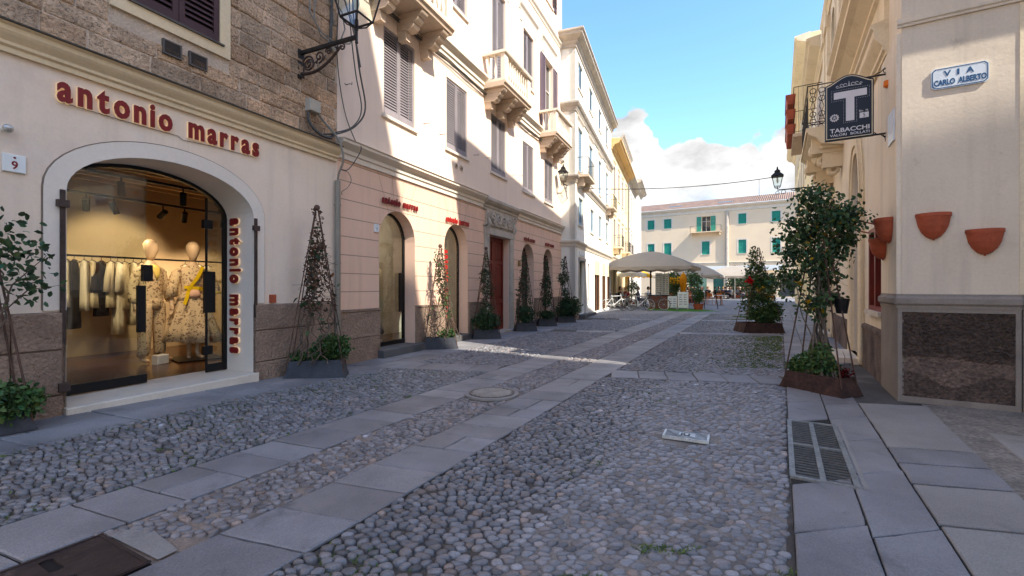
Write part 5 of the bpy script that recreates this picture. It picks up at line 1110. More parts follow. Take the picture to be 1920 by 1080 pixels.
cable('cable', 'thin curl of cable hanging beside the downpipe top', [(.04, -.06, 3.95), (.2, -.1, 3.92), (.28, -.1, 3.78), (.2, -.08, 3.62), (.08, -.05, 3.52), (.1, -.03, 3.46)], .006)
o_ = thing('junction_box', 'square grey junction box on the brown stone wall', 'junction box', FL); MB().bbox(-.80, -.16, 4.84, -.55, -.02, 5.06, .012).build('cover', M_['boxg'], o_); MB().box(-.79, -.03, 4.85, -.56, .0, 5.05).build('back_plate', M_['pipe'], o_)
o_ = thing('small_box', 'small white box hanging in the cable tangle near the lamp', 'junction box', FL @ Matrix.Translation((-.18, -.12, 6.3)) @ Matrix.Rotation(.5, 4, 'Y')); MB().bbox(-.06, -.05, -.07, .06, .03, .07, .008).build('cover', M_['paper'], o_)
dpp = thing('downpipe', 'grey metal pipe running down between the shop and the pink house', 'downpipe', FL)
q = MB(); q.tube([(-.07, -.085, .35), (-.07, -.085, 3.7)], .055, 12); q.build('pipe', M_['pipe'], dpp)
for z in (.95, 2.05, 3.2): MB().tube([(-.07, -.085, z), (-.07, -.085, z+.04)], .064, 12).build('bracket', M_['pipe'], dpp)
# ------------------------------------------------------------------ left row, third house: white
def simple_house(nm, label, fx, fy, k, L, H, mt, ang=None):
    a = math.atan2(1, k); F = frame(fx, fy, a); b = thing(nm, label, 'building', F)
    return b, F
B3, F3 = simple_house('white_house', 'tall white house with pale blue louvres and small iron balconies, third on the left', 3.1, 22.2, .362, 13.1, 13.8, 'white')
L3 = 13.06
wins = [(.62, 1.75, 11.65, 13.0), (3.7, 4.85, 11.65, 13.0), (7.0, 8.1, 11.65, 13.0), (10.2, 11.3, 11.65, 13.0)]
mids = [(.62, 1.75, 7.45, 9.7), (3.7, 4.85, 7.5, 9.7), (7.0, 8.1, 7.5, 9.7), (10.2, 11.3, 7.45, 9.7)]
lows = [(.75, 1.8, 4.75, 6.15), (4.1, 5.2, 4.75, 6.1), (7.1, 8.2, 4.75, 6.15), (10.2, 11.3, 4.75, 6.15)]
gd = [(.85, 2.4, .2, 2.95), (3.3, 3.9, .6, 2.9), (5.6, 7.6, .1, 3.2), (8.6, 10.2, .1, 3.2), (10.9, 12.3, .1, 3.2)]
q = MB().wall(rect(0, L3, -.1, 14.0), [rect(*w) for w in wins+mids+lows+gd], .16, .3)
q.add([(0, 0, -.1), (0, 6, -.1), (0, 6, 14), (0, 0, 14)], [(0, 3, 2, 1)]); q.add([(L3, .3, -.1), (L3, 6, -.1), (L3, 6, 14), (L3, .3, 14)], [(0, 1, 2, 3)]); q.add([(0, 0, 14), (L3, 0, 14), (L3, 6, 15), (0, 6, 15)], [(0, 1, 2, 3)])
q.build('wall', M_['white'], B3)
for w in wins+mids+lows: window(B3, None, *w, 'shutb', rec=.12, n=16, surround=.09)
for w in mids[:]: 
    q = MB(); cornice(q, CORN, w[0]-.25, w[1]+.25, 10.0, .42); q.build('window_hood', M_['trim'], B3)
def wrap(mb, prof, L, z, k=1.0):   # cornice on street face and near return
    pts = [(y*k, z+zz*k) for y, zz in prof]
    mb.profx(pts, min(p[0] for p in pts)*0-.0, L)
    n = len(pts); A = [(y, y, z_) for y, z_ in pts]; Bq = [(y, 3.0, z_) for y, z_ in pts]; mb.add(A+Bq, [(i, (i+1) % n, (i+1) % n+n, i+n) for i in range(n)]); C = [(0, y, z_) for y, z_ in pts]; mb.add(A+C, [(i, (i+1) % n, (i+1) % n+n, i+n) for i in range(n)])
EAVE = [(0, 0), (-.06, 0), (-.06, .12), (-.14, .2), (-.14, .30), (-.36, .42), (-.42, .46), (-.42, .56), (-.50, .62), (-.50, .70), (0, .80)]
q = MB(); wrap(q, EAVE, L3+.3, 13.35, 1.0); q.build('eave', M_['gstone'], B3)
q = MB(); wrap(q, CORN, L3, 10.25, 1.1); q.build('upper_cornice', M_['gstone'], B3)
q = MB(); wrap(q, CORN, L3, 6.75, .9); q.build('middle_cornice', M_['gstone'], B3)
q = MB(); wrap(q, CORN, L3, 3.60, .75); q.build('lower_cornice', M_['trim'], B3)
q = MB(); q.box(-.03, -.03, -.1, .85, 0, 1.0); q.box(-.03, 0, -.1, 0, 2, 1.0); q.build('plinth', M_['dado'], B3)
q = MB(); q.box(.10, -.02, 1.0, .17, -.001, 13.3); q.build('corner_strip', M_['trim'], B3)
iron_balcony(B3, None, .2, 2.2, 7.15, .62, .85, .12); iron_balcony(B3, None, 9.8, 11.8, 7.15, .62, .85, .12)
for i, (a, c, d, e) in enumerate(gd):
    if i == 1: continue
    q = MB(); 
    if i == 0:
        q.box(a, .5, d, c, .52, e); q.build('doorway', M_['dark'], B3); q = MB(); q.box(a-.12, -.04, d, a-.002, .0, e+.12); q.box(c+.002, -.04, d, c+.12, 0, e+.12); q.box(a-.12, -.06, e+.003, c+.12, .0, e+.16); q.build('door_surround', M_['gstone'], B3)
        q = MB(); q.box(a+.04, .06, d, a+.10, .5, e-.1); q.box(c-.9, .40, d, c-.05, .44, e-.05); q.build('door', M_['boxg'], B3); MB().box(a-.1, -.35, -.05, c+.1, .16, .19).build('door_step', M_['step'], B3)
        q = MB(); q.box(a+.1, -.05, 3.2, a+1.4, -.002, 3.42); q.build('name_board', M_['paper'], B3)
    else:
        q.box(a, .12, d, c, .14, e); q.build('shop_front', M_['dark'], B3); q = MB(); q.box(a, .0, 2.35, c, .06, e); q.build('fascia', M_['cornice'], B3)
        for xx in (a+.02, (a+c)/2, c-.08): MB().box(xx, .03, d, xx+.06, .1, 2.35).build('mullion', mat('brown_frame', hx('7a5238'), .6, .1, 4, 0, 1, 0), B3)
MB().box(3.0, -.30, -.05, 4.4, -.04, .16).build('door_step', M_['step'], B3)
# yellow, pale and last houses of the left row
def far_house(nm, label, x0, L, H, mt, sh, rows, cols, eave, top=None, bal=()):
    F = F3 @ Matrix.Translation((x0, 0, 0)); b = thing(nm, label, 'building', F); hs = []
    for (z0, z1) in rows:
        for xc, w in cols: hs.append(rect(xc-w/2, xc+w/2, z0, z1))
    g0 = [rect(xc-.7, xc+.7, .05, 3.0) for xc, w in cols]
    q = MB().wall(rect(0, L, -.1, H), hs+g0, .16, .3); q.add([(0, 0, -.1), (0, 6, -.1), (0, 6, H), (0, 0, H)], [(0, 3, 2, 1)]); q.add([(0, 0, H), (L, 0, H), (L, 6, H+.9), (0, 6, H+.9)], [(0, 1, 2, 3)]); q.build('wall', M_[mt], b)
    for (z0, z1) in rows:
        for xc, w in cols:
            window(b, None, xc-w/2, xc+w/2, z0, z1, sh, rec=.1, n=10, surround=.1)
            q = MB(); cornice(q, CORN, xc-w/2-.2, xc+w/2+.2, z1+.25, .4); q.build('window_hood', M_['creamtrim'] if mt == 'yellow' else M_['trim'], b)
    for xc, w in cols: q = MB(); q.box(xc-.7, .14, .05, xc+.7, .155, 3.0); q.build('shop_front', mat('shop_front_brown', hx('6b4a30'), .5, .3, 1, 0, 1, 0), b)
    q = MB(); cornice(q, EAVE, -.05, L+.05, H-.75, eave[1], 1.0); q.build('eave', M_[eave[0]], b)
    q = MB(); cornice(q, CORN, 0, L, 3.7, .8); q.build('string_cornice', M_['trim'], b)
    for (a, c, z) in bal: iron_balcony(b, None, a, c, z, .7, .9, .14, slab='creamtrim' if mt == 'yellow' else 'bstone')
    return b
far_house('yellow_house', 'ochre yellow house with an orange eave and small balconies, fourth on the left', 13.2, 12.3, 12.9, 'yellow', 'shut', ((4.9, 7.0), (8.9, 11.2)), ((1.8, 1.1), (4.7, 1.1), (7.6, 1.1), (10.5, 1.1)), ('eaveor', 1.5), bal=((1, 2.6, 4.75), (6.8, 8.4, 4.75), (9.7, 11.3, 4.75)))
MB().tube([(12.4, -.08, 0), (12.4, -.08, 12)], .09, 8).build('downpipe', M_['pipe'], bpy.data.objects['yellow_house'], F3 @ Matrix.Translation((13.2, 0, 0)))
far_house('pale_house', 'narrow pale grey house beyond the yellow house on the left', 25.6, 9.0, 13.0, 'white', 'shut', ((4.7, 7.4), (8.6, 11.4)), ((1.5, 1.2), (3.9, 1.2), (6.3, 1.2)), ('gstone', 1.4))
lh = far_house('last_house', 'last pale house of the left row with a small rooftop block', 34.7, 9.5, 14.6, 'white', 'shut', ((4.7, 7.0), (8.6, 11.0)), ((2.5, 1.2), (6, 1.2)), ('gstone', 1.6), bal=((1.5, 3.6, 4.5),))
q = MB(); q.box(-8.5, .6, 13.0, 1.0, 5, 17.2); q.build('rooftop_block', M_['faru'], lh); q = MB(); cornice(q, CORN, -8.7, 1.3, 16.9, 1.3, y0=.6); q.build('rooftop_cornice', M_['gstone'], lh)
# ------------------------------------------------------------------ far side of the piazza
FFB = frame(.5906*70+.844*0, 70, math.atan2(-.535, .844))   # x runs towards the viewer's right
FFB = frame(41.34, 70, math.atan2(-.535, .844))
FB_ = thing('piazza_house', 'long cream house with green shutters and a tiled roof closing the piazza', 'building', FFB)
hs = []; W1 = [(-19.1, -20.3), (-16.3, -17.5), (-4.6, -5.8), (0.2, -1.0), (-13.2, -14.4), (5, 3.8)]
up_ = [(a, b_, 11.75, 13.4) for b_, a in [(-19.1, -20.3), (-16.2, -17.45), (-4.6, -5.75), (.1, -1.05), (6, 4.8)]]; dn = [(a, b_, 7.0, 9.2) for b_, a in [(-19.1, -20.3), (-16.2, -17.45), (-10.05, -11.25), (-4.6, -5.75), (.1, -1.0), (6, 4.8)]]
bd_ = (-11.3, -9.9, 10.85, 13.4)
shops = [(-18.5, -15, .1, 3.6), (-13.5, -10.5, .1, 3.6), (-9.5, -7.9, .1, 3.6), (-6.5, -2, .1, 3.6), (0, 3, .1, 3.6)]
q = MB().wall(rect(-24, 14, -.1, 14.6), [rect(*w) for w in up_+dn+[bd_]+shops], .25, .4); q.build('wall', M_['faru'], FB_)
for w in up_+dn: window(FB_, None, *w, 'shutg', rec=.14, n=9, surround=.22)
wo = window(FB_, None, *bd_, None, rec=.2, closed=False, sill=False)
for a in (-12.05, -9.85): s = MB(); leaf_shutter(s, a, a+.72, 10.9, 13.35, -.07, 10); s.build('shutter', M_['shutg'], wo)
iron_balcony(FB_, None, -13.0, -8.2, 10.75, 1.1, 1.0, .2, slab='faru')
q = MB(); cornice(q, [(0, 0), (-.1, .1), (-.1, .5), (-.5, .8), (-.6, 1.0), (0, 1.1)], -24, 14, 13.9); q.build('eave', M_['trim'], FB_)
q = MB(); q.add([(-24, -.7, 14.95), (14, -.7, 14.95), (14, 6, 17.15), (-24, 6, 17.15)], [(0, 1, 2, 3)]); q.build('roof', M_['tile'], FB_)
for x in (-17, -9): MB().box(x, 1.6, 15.6, x+2.2, 1.8, 15.86).build('roof_light', M_['shutb'], FB_)
MB().tube([(-3, 3, 16), (-3, 3, 19.2)], .04, 5).build('aerial', M_['cable'], FB_)
MB().tube([(-7.4, -.1, 0), (-7.4, -.1, 14)], .28, 8).build('downpipe', M_['gstone'], FB_)
q = MB(); cornice(q, CORN, -24, 14, 5.4, .7); q.build('string_cornice', M_['trim'], FB_)
for i, w in enumerate(shops): MB().box(w[0], .3, w[2], w[1], .34, w[3]).build('shop_front', (PANE, mat('shop_green', hx('7fa08a'), .4, .4, .8, 0, 1, 0), mat('shop_teal', hx('2c5f58'), .4, .3, .8, 0, 1, 0), mat('shop_rose', hx('d9a48c'), .6, .1, .8, 0, 1, 0), PANE)[i], FB_)
# ------------------------------------------------------------------ right row: corner house
C0 = Vector((5.51, 6.415, 0)); RA = math.atan2(-.862, -.507)
FR = frame(5.51, 6.415, RA)                      # street front: x runs towards the viewer, so the far end is negative
FV = frame(5.51, 6.415, math.atan2(-.507, .862)) # side front with the street name, x runs right
R1 = thing('corner_building', 'cream house on the right corner with a grey plinth and a heavy moulded cornice', 'building', FR)
HR = 15.4; LR = 12.0
def S(u): return -u
# street front wall above a narrow plinth; openings: red window, pointed door, upper arched windows
def pointed(xc, hw, z0, zs, h, n=10):
    L_ = [(xc-hw, z0), (xc+hw, z0)]
    for i in range(n+1): t = i/n; L_.append((xc+hw*math.cos(t*PI/2)**.8, zs+h*math.sin(t*PI/2)**1.0))
    for i in range(n-1, -1, -1): t = i/n; L_.append((xc-hw*math.cos(t*PI/2)**.8, zs+h*math.sin(t*PI/2)**1.0))
    return L_
pd = pointed(-4.15, .62, .12, 3.15, 1.35)
pd2 = [pointed(-10.0, .62, .12, 3.15, 1.35)]
wr_ = rect(-2.50, -1.20, 1.18, 2.66)
upw = [arch(x, .5, 7.9, 9.6, .5) for x in (-2.2, -5.4, -8.6)]; top_w = [rect(x-.5, x+.5, 11.6, 13.3) for x in (-2.2, -5.4, -8.6)]
q = MB().wall(rect(-LR, -.008, -.1, HR), [pd, wr_]+pd2+upw+top_w, .30, .45); q.add([(-LR, .45, -.1), (-LR, 7, -.1), (-LR, 7, HR), (-LR, .45, HR)], [(0, 3, 2, 1)])
q.add([(-LR, 0, HR), (0, 0, HR), (0, 7, HR), (-LR, 7, HR)], [(0, 1, 2, 3)]); q.build('street_wall', M_['cream'], R1)
# VIA side wall with back and far return
q = MB().wall(rect(0.008, 7.5, -.1, HR), [rect(4, 5, 6.5, 9)], .2, .3); q.v = [(x, y+.0, z) for x, y, z in q.v]; q.build('side_wall', M_['cream2'], R1, FV)
# corner pilaster, edge pilaster, panel
q = MB(); q.box(-1.14, -.05, 1.49, -.02, -.001, 5.2); q.build('corner_pilaster', M_['cream'], R1)
q = MB(); q.box(1.17, -.010, 1.49, 1.9, -.001, 5.25); q.build('edge_pilaster', M_['creamtrim'], R1, FV)
q = MB(); cornice(q, EAVE, -.45, 7.5, 6.35, 1.0, .9)
cornice(q, [(0, 0), (-.03, 0), (-.03, .03), (-.05, .045), (-.05, .08), (-.015, .095), (-.015, .13), (0, .13)], -.05, 3, 5.26); q.build('string_moulding', M_['cream2'], R1, FV)
# plinth: grey frame with rough rendered panel
def plinth(M, x0, x1, corner, rough, nm):
    q = MB(); q.box(x0, -.05, -.1, x1, .02, .07) if rough else q.box(x0, -.05, -.1, x1, .02, 1.30)
    if rough:
        q.box(x0, -.05, 1.25, x1, .02, 1.30); q.box(x0, -.05, .07, x0+.05, .02, 1.25); q.box(x1-.05, -.05, .07, x1, .02, 1.25)
    q.profx([(.02, 1.30), (-.06, 1.30), (-.06, 1.34), (-.09, 1.37), (-.09, 1.44), (-.055, 1.47), (-.05, 1.50), (.02, 1.50)], x0-.02, x1+.02)
    pp = q.build(nm, M_['pgrey'], R1, M)
    if rough:
        n = 90; m = 70; V = []; rs = np.random.RandomState(3)
        gx, gz_ = np.meshgrid(np.linspace(x0+.05, x1-.05, n), np.linspace(.07, 1.25, m)); nz = rs.normal(0, 1, (m, n)); 
        for _ in range(1): nz = (nz+np.roll(nz, 1, 0)+np.roll(nz, 1, 1)+np.roll(nz, -1, 1))/2
        amp = np.where(gz_ > .62+.03*np.sin(gx*5), .011, .004); yy = -.030+nz*amp-.010*(gz_ > .62+.03*np.sin(gx*5))
        I_ = (np.arange(m-1)[:, None]*n+np.arange(n-1)[None]).ravel(); t = np.where(gz_ > .62+.03*np.sin(gx*5), .62, 1.08).ravel()
        t = t*(1+.20*np.clip(nz.ravel(), -2, 2))*np.where((gz_ < .33+.09*np.sin(gx*7+1)).ravel(), .62, 1); np_mesh('rough_render', np.stack([gx, yy, gz_], -1).reshape(-1, 3), np.stack([I_, I_+1, I_+n+1, I_+n], 1), M_['prough'], pp, M, smooth=False, tint=t[:, None]*np.ones(3))
    return pp
plinth(FV, -.05, 1.17, True, True, 'side_plinth'); plinth(FV, 1.19, 1.95, True, True, 'side_plinth'); plinth(FR, -1.14, .03, True, False, 'corner_plinth')
q = MB(); q.box(-3.35, -.03, -.1, -1.15, .0, .78); q.profx([(0, .78), (-.05, .78), (-.05, .84), (-.02, .88), (0, .88)], -3.35, -1.15); q.box(-9.2, -.03, -.1, -5.0, .0, .78); q.build('low_plinth', M_['prough'], R1)
# big cornice along the street
BIG = [(0, 0), (-.04, 0), (-.04, .06), (-.08, .09), (-.08, .16), (-.18, .30), (-.20, .34), (-.20, .46), (-.24, .50), (-.24, .56), (-.06, .60), (-.06, 1.15), (-.12, 1.2), (-.12, 1.28), (-.30, 1.45), (-.42, 1.52), (-.42, 1.64), (-.50, 1.72), (-.50, 1.80), (0, 1.9)]
q = MB(); q.profx([(y*.95, 5.28+z*.92) for y, z in BIG], -5.3, -.85); q.build('street_cornice', M_['creamtrim'], R1)
q = MB(); cornice(q, EAVE, -LR, 0, HR-.75, 1.6, 1.0); q.build('eave', M_['creamtrim'], R1)
q = MB(); cornice(q, EAVE, 0, 7.5, HR-.75, .8, .8); q.build('side_eave', M_['creamtrim'], R1, FV)
q = MB(); cornice(q, CORN, -LR, -5.35, 6.2, .9); cornice(q, CORN, -LR, 0, 10.9, .9); q.build('string_cornice', M_['creamtrim'], R1)
for x in (-.55, -3.8, -7.0, -10.4, -11.6): q = MB(); q.box(x-.28, -.10, 7.3, x+.28, 0, 10.7); q.box(x-.34, -.16, 10.3, x+.34, -.1, 10.85); q.build('pilaster', M_['creamtrim'], R1)
for x in (-2.2, -5.4, -8.6):
    wo = MB(); n = 14; o_ = arch(x, .68, 7.8, 9.6, .68); i_ = arch(x, .5, 7.9, 9.6, .5); wo.wall(o_, [i_], .1, .01); wo.v = [(a, y-.07, c) for a, y, c in wo.v]; m_ = len(o_)
    wo.add([(a, -.07, c) for a, c in o_]+[(a, 0, c) for a, c in o_], [(i, (i+1) % m_, (i+1) % m_+m_, i+m_) for i in range(m_)]); w1 = wo.build('window', M_['creamtrim'], R1)
    MB().box(x-.5, .2, 7.9, x+.5, .22, 10.1).build('pane', PANE, w1)
    window(R1, None, x-.5, x+.5, 11.6, 13.3, 'shut', surround=.15, n=16)
# pointed doorway mouldings, door
for xc in (-4.15, -10.0):
    q = MB()
    for k, (ow, oy) in enumerate(((.42, .0), (.30, .05), (.17, .02))):
        o_ = pointed(xc, .62+ow, -.05 if k == 0 else .02, 3.15, 1.35+ow*1.3); i_ = pointed(xc, .62+ow-.14, .12, 3.15, 1.35+(ow-.14)*1.3); q2 = MB().wall(o_, [i_], .06, .01); q.add([(a, y-.03-oy, c) for a, y, c in q2.v], q2.f); m_ = len(o_)
        q.add([(a, -.03-oy, c) for a, c in o_]+[(a, .0, c) for a, c in o_], [(i, (i+1) % m_, (i+1) % m_+m_, i+m_) for i in range(m_)])
    for s_ in (-1, 1):
        for dx in (.70, .80, .92): q.tube([(xc+s_*dx, -.05, .1), (xc+s_*dx, -.05, 3.1)], .035, 8)
    do = q.build('doorway', M_['creamtrim'], R1)
    q = MB(); q.box(xc-.62, .24, .12, xc+.62, .26, 4.4); q.build('door', mat('doorway_glass_dark', hx('3b3a36'), .25, .3, 2, 0, 1, 0), do)
    q = MB()
    for i in range(9):
        z = .3+i*.32
        q.tube([(xc-.55, .2, z), (xc-.3, .18, z+.3), (xc, .2, z+.02), (xc+.3, .18, z+.3), (xc+.55, .2, z)], .012, 5)
    q.build('iron_grille', M_['boxg'], do)
    MB().bbox(xc-.9, -.42, -.02, xc+.75, .25, .115, .012).build('door_step', M_['marble'], R1)
# red framed window
q = MB()
for (a, c, d, e) in ((-2.50, -2.42, 1.18, 2.66), (-1.28, -1.20, 1.18, 2.66), (-1.90, -1.80, 1.26, 2.58), (-2.42, -1.28, 1.18, 1.26), (-2.42, -1.28, 2.58, 2.66)): q.box(a, -.03, d, c, .12, e)
rw = q.build('window', M_['redframe'], R1); MB().box(-2.42, .06, 1.26, -1.28, .07, 2.58).build('pane', PANE, rw); MB().box(-2.56, -.09, 1.10, -1.16, .02, 1.178).build('sill', M_['marble'], rw)
for s_ in (-2.52, -1.30): MB().tube([(s_, -.02, 2.62), (s_-.05, -.30, 2.72)], .012, 5).build('stay', M_['redframe'], rw)
for z in (1.35, 1.6, 1.9, 2.2): pass
MB().box(-2.3, .05, 1.4, -2.05, .058, 1.85).build('notice', M_['paper'], rw)
# ornate balcony above the pointed door further along
bb = iron_balcony(R1, None, -9.9, -6.5, 5.95, .85, 1.15, .5, slab='creamtrim', scroll=True)
q = MB()
for x in (-9.4, -7.0):
    q.prism([(x-.2, 5.82), (x+.2, 5.82), (x+.2, 5.3), (x-.2, 5.3)], -.7, 0); q.prism([(x-.17, 5.3), (x+.17, 5.3), (x+.15, 4.9), (x-.15, 4.9)], -.45, 0)
    for yy, zz in ((-.62, 5.42), (-.42, 5.12), (-.2, 4.85)): q.ring((x, yy, zz), .10, .06, 'x', 14, 6); q.ring((x-.19, yy, zz), .10, .05, 'x', 14, 6)
q.profx([(0, 5.83), (-.8, 5.83), (-.8, 5.78), (-.6, 5.66), (-.5, 5.5), (0, 5.4)], -9.9, -6.5); q.build('carved_support', M_['creamtrim'], bb)
# neighbours further along the right side
def right_house(nm, label, x0, L, H, mt, eave):
    F = FR @ Matrix.Translation((-x0, 0, 0)); b = thing(nm, label, 'building', F); cols = [-(1.6+i*3.1) for i in range(int(L/3.1))]; hs = []
    rows = [(z, z+2.2) for z in (4.9, 8.6, 12.0) if z+2.6 < H-.6]
    for z0, z1 in rows:
        for c in cols: hs.append(rect(c-.55, c+.55, z0, z1))
    hs += [rect(c-.8, c+.8, .05, 3.1) for c in cols]
    q = MB().wall(rect(-L, 0, -.1, H), hs, .2, .3); q.add([(-L, .3, -.1), (-L, 7, -.1), (-L, 7, H), (-L, .3, H)], [(0, 3, 2, 1)]); q.add([(0, .3, -.1), (0, 7, -.1), (0, 7, H), (0, .3, H)], [(0, 1, 2, 3)]); q.add([(-L, 0, H), (0, 0, H), (0, 7, H), (-L, 7, H)], [(0, 1, 2, 3)]); q.build('wall', M_[mt], b)
    for z0, z1 in rows:
        for c in cols: window(b, None, c-.55, c+.55, z0, z1, 'shut', n=9, surround=.14)
    for c in cols: MB().box(c-.8, .15, .05, c+.8, .17, 3.1).build('shop_front', PANE, b)
    q = MB(); cornice(q, EAVE, -L, 0, H-.75, eave, 1.0); q.build('eave', M_['creamtrim'], b); q = MB(); cornice(q, CORN, -L, 0, 4.0, .9); q.build('string_cornice', M_['creamtrim'], b)
    return b, F
R2, FR2 = right_house('low_house', 'lower cream house beyond the corner building on the right', 12.05, 8.9, 11.0, 'cream', 1.2)
R3, FR3 = right_house('tall_right_house', 'tall ochre house at the far end of the right row', 21.0, 28.0, 15.4, 'yellow', 1.5)
b_ = iron_balcony(R2, FR2, -4.5, -1.4, 7.85, 1.0, 1.9, .14)
for i in range(3):
    o_ = thing('flower_box', 'long terracotta flower box hung on the balcony rail beyond the corner building, '+('lowest', 'middle', 'topmost')[i]+' of three', 'flower box', FR2 @ Matrix.Translation((-2.9, -1.05, 7.95+i*.62)), 'terracotta flower boxes on the balcony')
    q = MB(); q.profx([(-.13, 0), (-.17, .32), (-.20, .32), (-.20, .40), (.16, .40), (.16, .32), (.13, .32), (.10, 0)], -1.2, 1.2); q.build('box', M_['terra'], o_); MB().box(-1.15, -.12, .3, 1.15, .1, .405).build('soil', M_['soil'], o_)
# ------------------------------------------------------------------ houses behind the viewer (they shade the street)
FS = frame(6.86, 0.0, math.atan2(-.45, .893))        # its north side runs right
N1 = thing('cross_street_house', 'tall plain house on the near right corner across the side street', 'building', FS)
q = MB().wall(rect(0, 9.5, -.1, 21.6), [rect(x, x+1.1, z, z+2) for x in (1.2, 4.2, 7.2) for z in (1, 5, 9, 13, 17)], .2, .3)
q.v = [(x, -y, z) for x, y, z in q.v]; q.f = [tuple(reversed(f)) for f in q.f]
q.box(0.001, -8, -.1, .3, -.3, 21.6); q.box(9.3, -8, -.1, 9.5, -.3, 21.6); q.box(.31, -7.9, 0, 9.2, -.4, 21.3); q.box(0, -8, 21.4, 9.5, -.3, 21.59); q.build('wall', M_['cream'], N1)
N2 = thing('cross_street_house', 'second tall plain house further along the side street', 'building', FS @ Matrix.Translation((9.505, 0, 0)))
q = MB(); q.box(0, -8, -.1, 14, .0, 20.5); q.build('wall', M_['upper'], N2)
N3 = thing('rear_house', 'plain house behind on the left row', 'building', FL @ Matrix.Translation((-20, 0, 0)))
q = MB(); q.box(0, 0, -.1, 10.4, 6, 12); q.build('wall', M_['upper'], N3)
B1b = MB(); B1b.add([(-9.5, .5, -.1), (-9.5, 6, -.1), (-9.5, 6, 12), (-9.5, .5, 12)], [(0, 3, 2, 1)]); B1b.add([(-9.5, .5, 12), (0, .5, 12), (0, 6, 12.5), (-9.5, 6, 12.5)], [(0, 1, 2, 3)]); B1b.add([(-9.5, 6, -.1), (0, 6, -.1), (0, 6, 12.5), (-9.5, 6, 12.5)], [(0, 3, 2, 1)]); B1b.build('roof', M_['tile'], B1)
# ------------------------------------------------------------------ foliage tools
def leaves(name, parent, M, centres, n, size, spread, m, seed=1, droop=.3, lo=.55, hi=1.5, hue=.12):
    """many small folded leaves around weighted centres (x,y,z,rx,ry,rz)"""
    rs = np.random.RandomState(seed); C = np.array(centres, float); w = C[:, 3]*C[:, 4]*C[:, 5]; w = w**.6; k = rs.choice(len(C), n, p=w/w.sum())
    d = rs.normal(0, 1, (n, 3)); d /= np.linalg.norm(d, axis=1)[:, None]; rad = rs.uniform(.15, 1, n)**(.45)
    P = C[k, :3]+d*rad[:, None]*C[k, 3:6]*(1+rs.normal(0, spread, n))[:, None]
    u = rs.normal(0, 1, (n, 3)); u[:, 2] -= droop; u /= np.linalg.norm(u, axis=1)[:, None]
    v = np.cross(u, rs.normal(0, 1, (n, 3))); v /= np.linalg.norm(v, axis=1)[:, None]; nn = np.cross(u, v)
    L_ = size*rs.uniform(.6, 1.35, n)[:, None]; wd = L_*.30
    A = P; B = P+u*L_*.35+v*wd+nn*L_*.10; Cc = P+u*L_*.75+v*wd*.75+nn*L_*.06; D = P+u*L_; E_ = P+u*L_*.75-v*wd*.75+nn*L_*.06; F_ = P+u*L_*.35-v*wd+nn*L_*.10; G = P+u*L_*.5
    V = np.stack([A, B, Cc, D, E_, F_], 1).reshape(-1, 3); b = np.arange(n)*6
    F = np.concatenate([np.stack([b, b+1, b+2, b+3], 1), np.stack([b, b+3, b+4, b+5], 1)])
    t = rs.uniform(lo, hi, n); h = rs.normal(0, hue, n); T = np.stack([t*(1+h*1.6), t, t*(1-h)], -1).clip(.05, 3)
    return np_mesh(name, V, F, M_[m], parent, M, smooth=False, tint=np.repeat(T, 6, 0))
def planter_box(parent, M, w, d, h, mt, taper=.10):
    q = MB(); a, b = w/2, d/2; ta, tb = a-taper, b-taper*.6; th = .018
    o1 = [(-a, -b, 0), (a, -b, 0), (a, b, 0), (-a, b, 0)]; o2 = [(-ta, -tb, h), (ta, -tb, h), (ta, tb, h), (-ta, tb, h)]; i2 = [(x*(1-th/ta), y*(1-th/tb), z) for x, y, z in o2]; i1 = [(x, y, h-.07) for x, y, z in i2]
    q.rings([o1, o2, i2, i1], 0, False); q.build('planter', M_[mt], parent, M)
    MB().add([(x, y, z+.005) for x, y, z in i1], [(0, 1, 2, 3)]).build('soil', M_['soil'], parent, M)
def vine(q, r, x, y, z0, z1, rad, turns, thick, wob=.05):
    n = 26; a0 = r.uniform(0, 6.3); pts = []
    for i in range(n+1):
        t = i/n; z = z0+(z1-z0)*t; R_ = rad(z); a = a0+turns*6.28*t+r.uniform(-.2, .2)
        pts.append((x*(1-t)+R_*math.cos(a)+r.uniform(-wob, wob)*.5, y*(1-t)+R_*.55*math.sin(a)+r.uniform(-wob, wob)*.5, z))
    q.tube(pts, [thick*(1-.6*i/n) for i in range(n+1)], 5)
    return pts
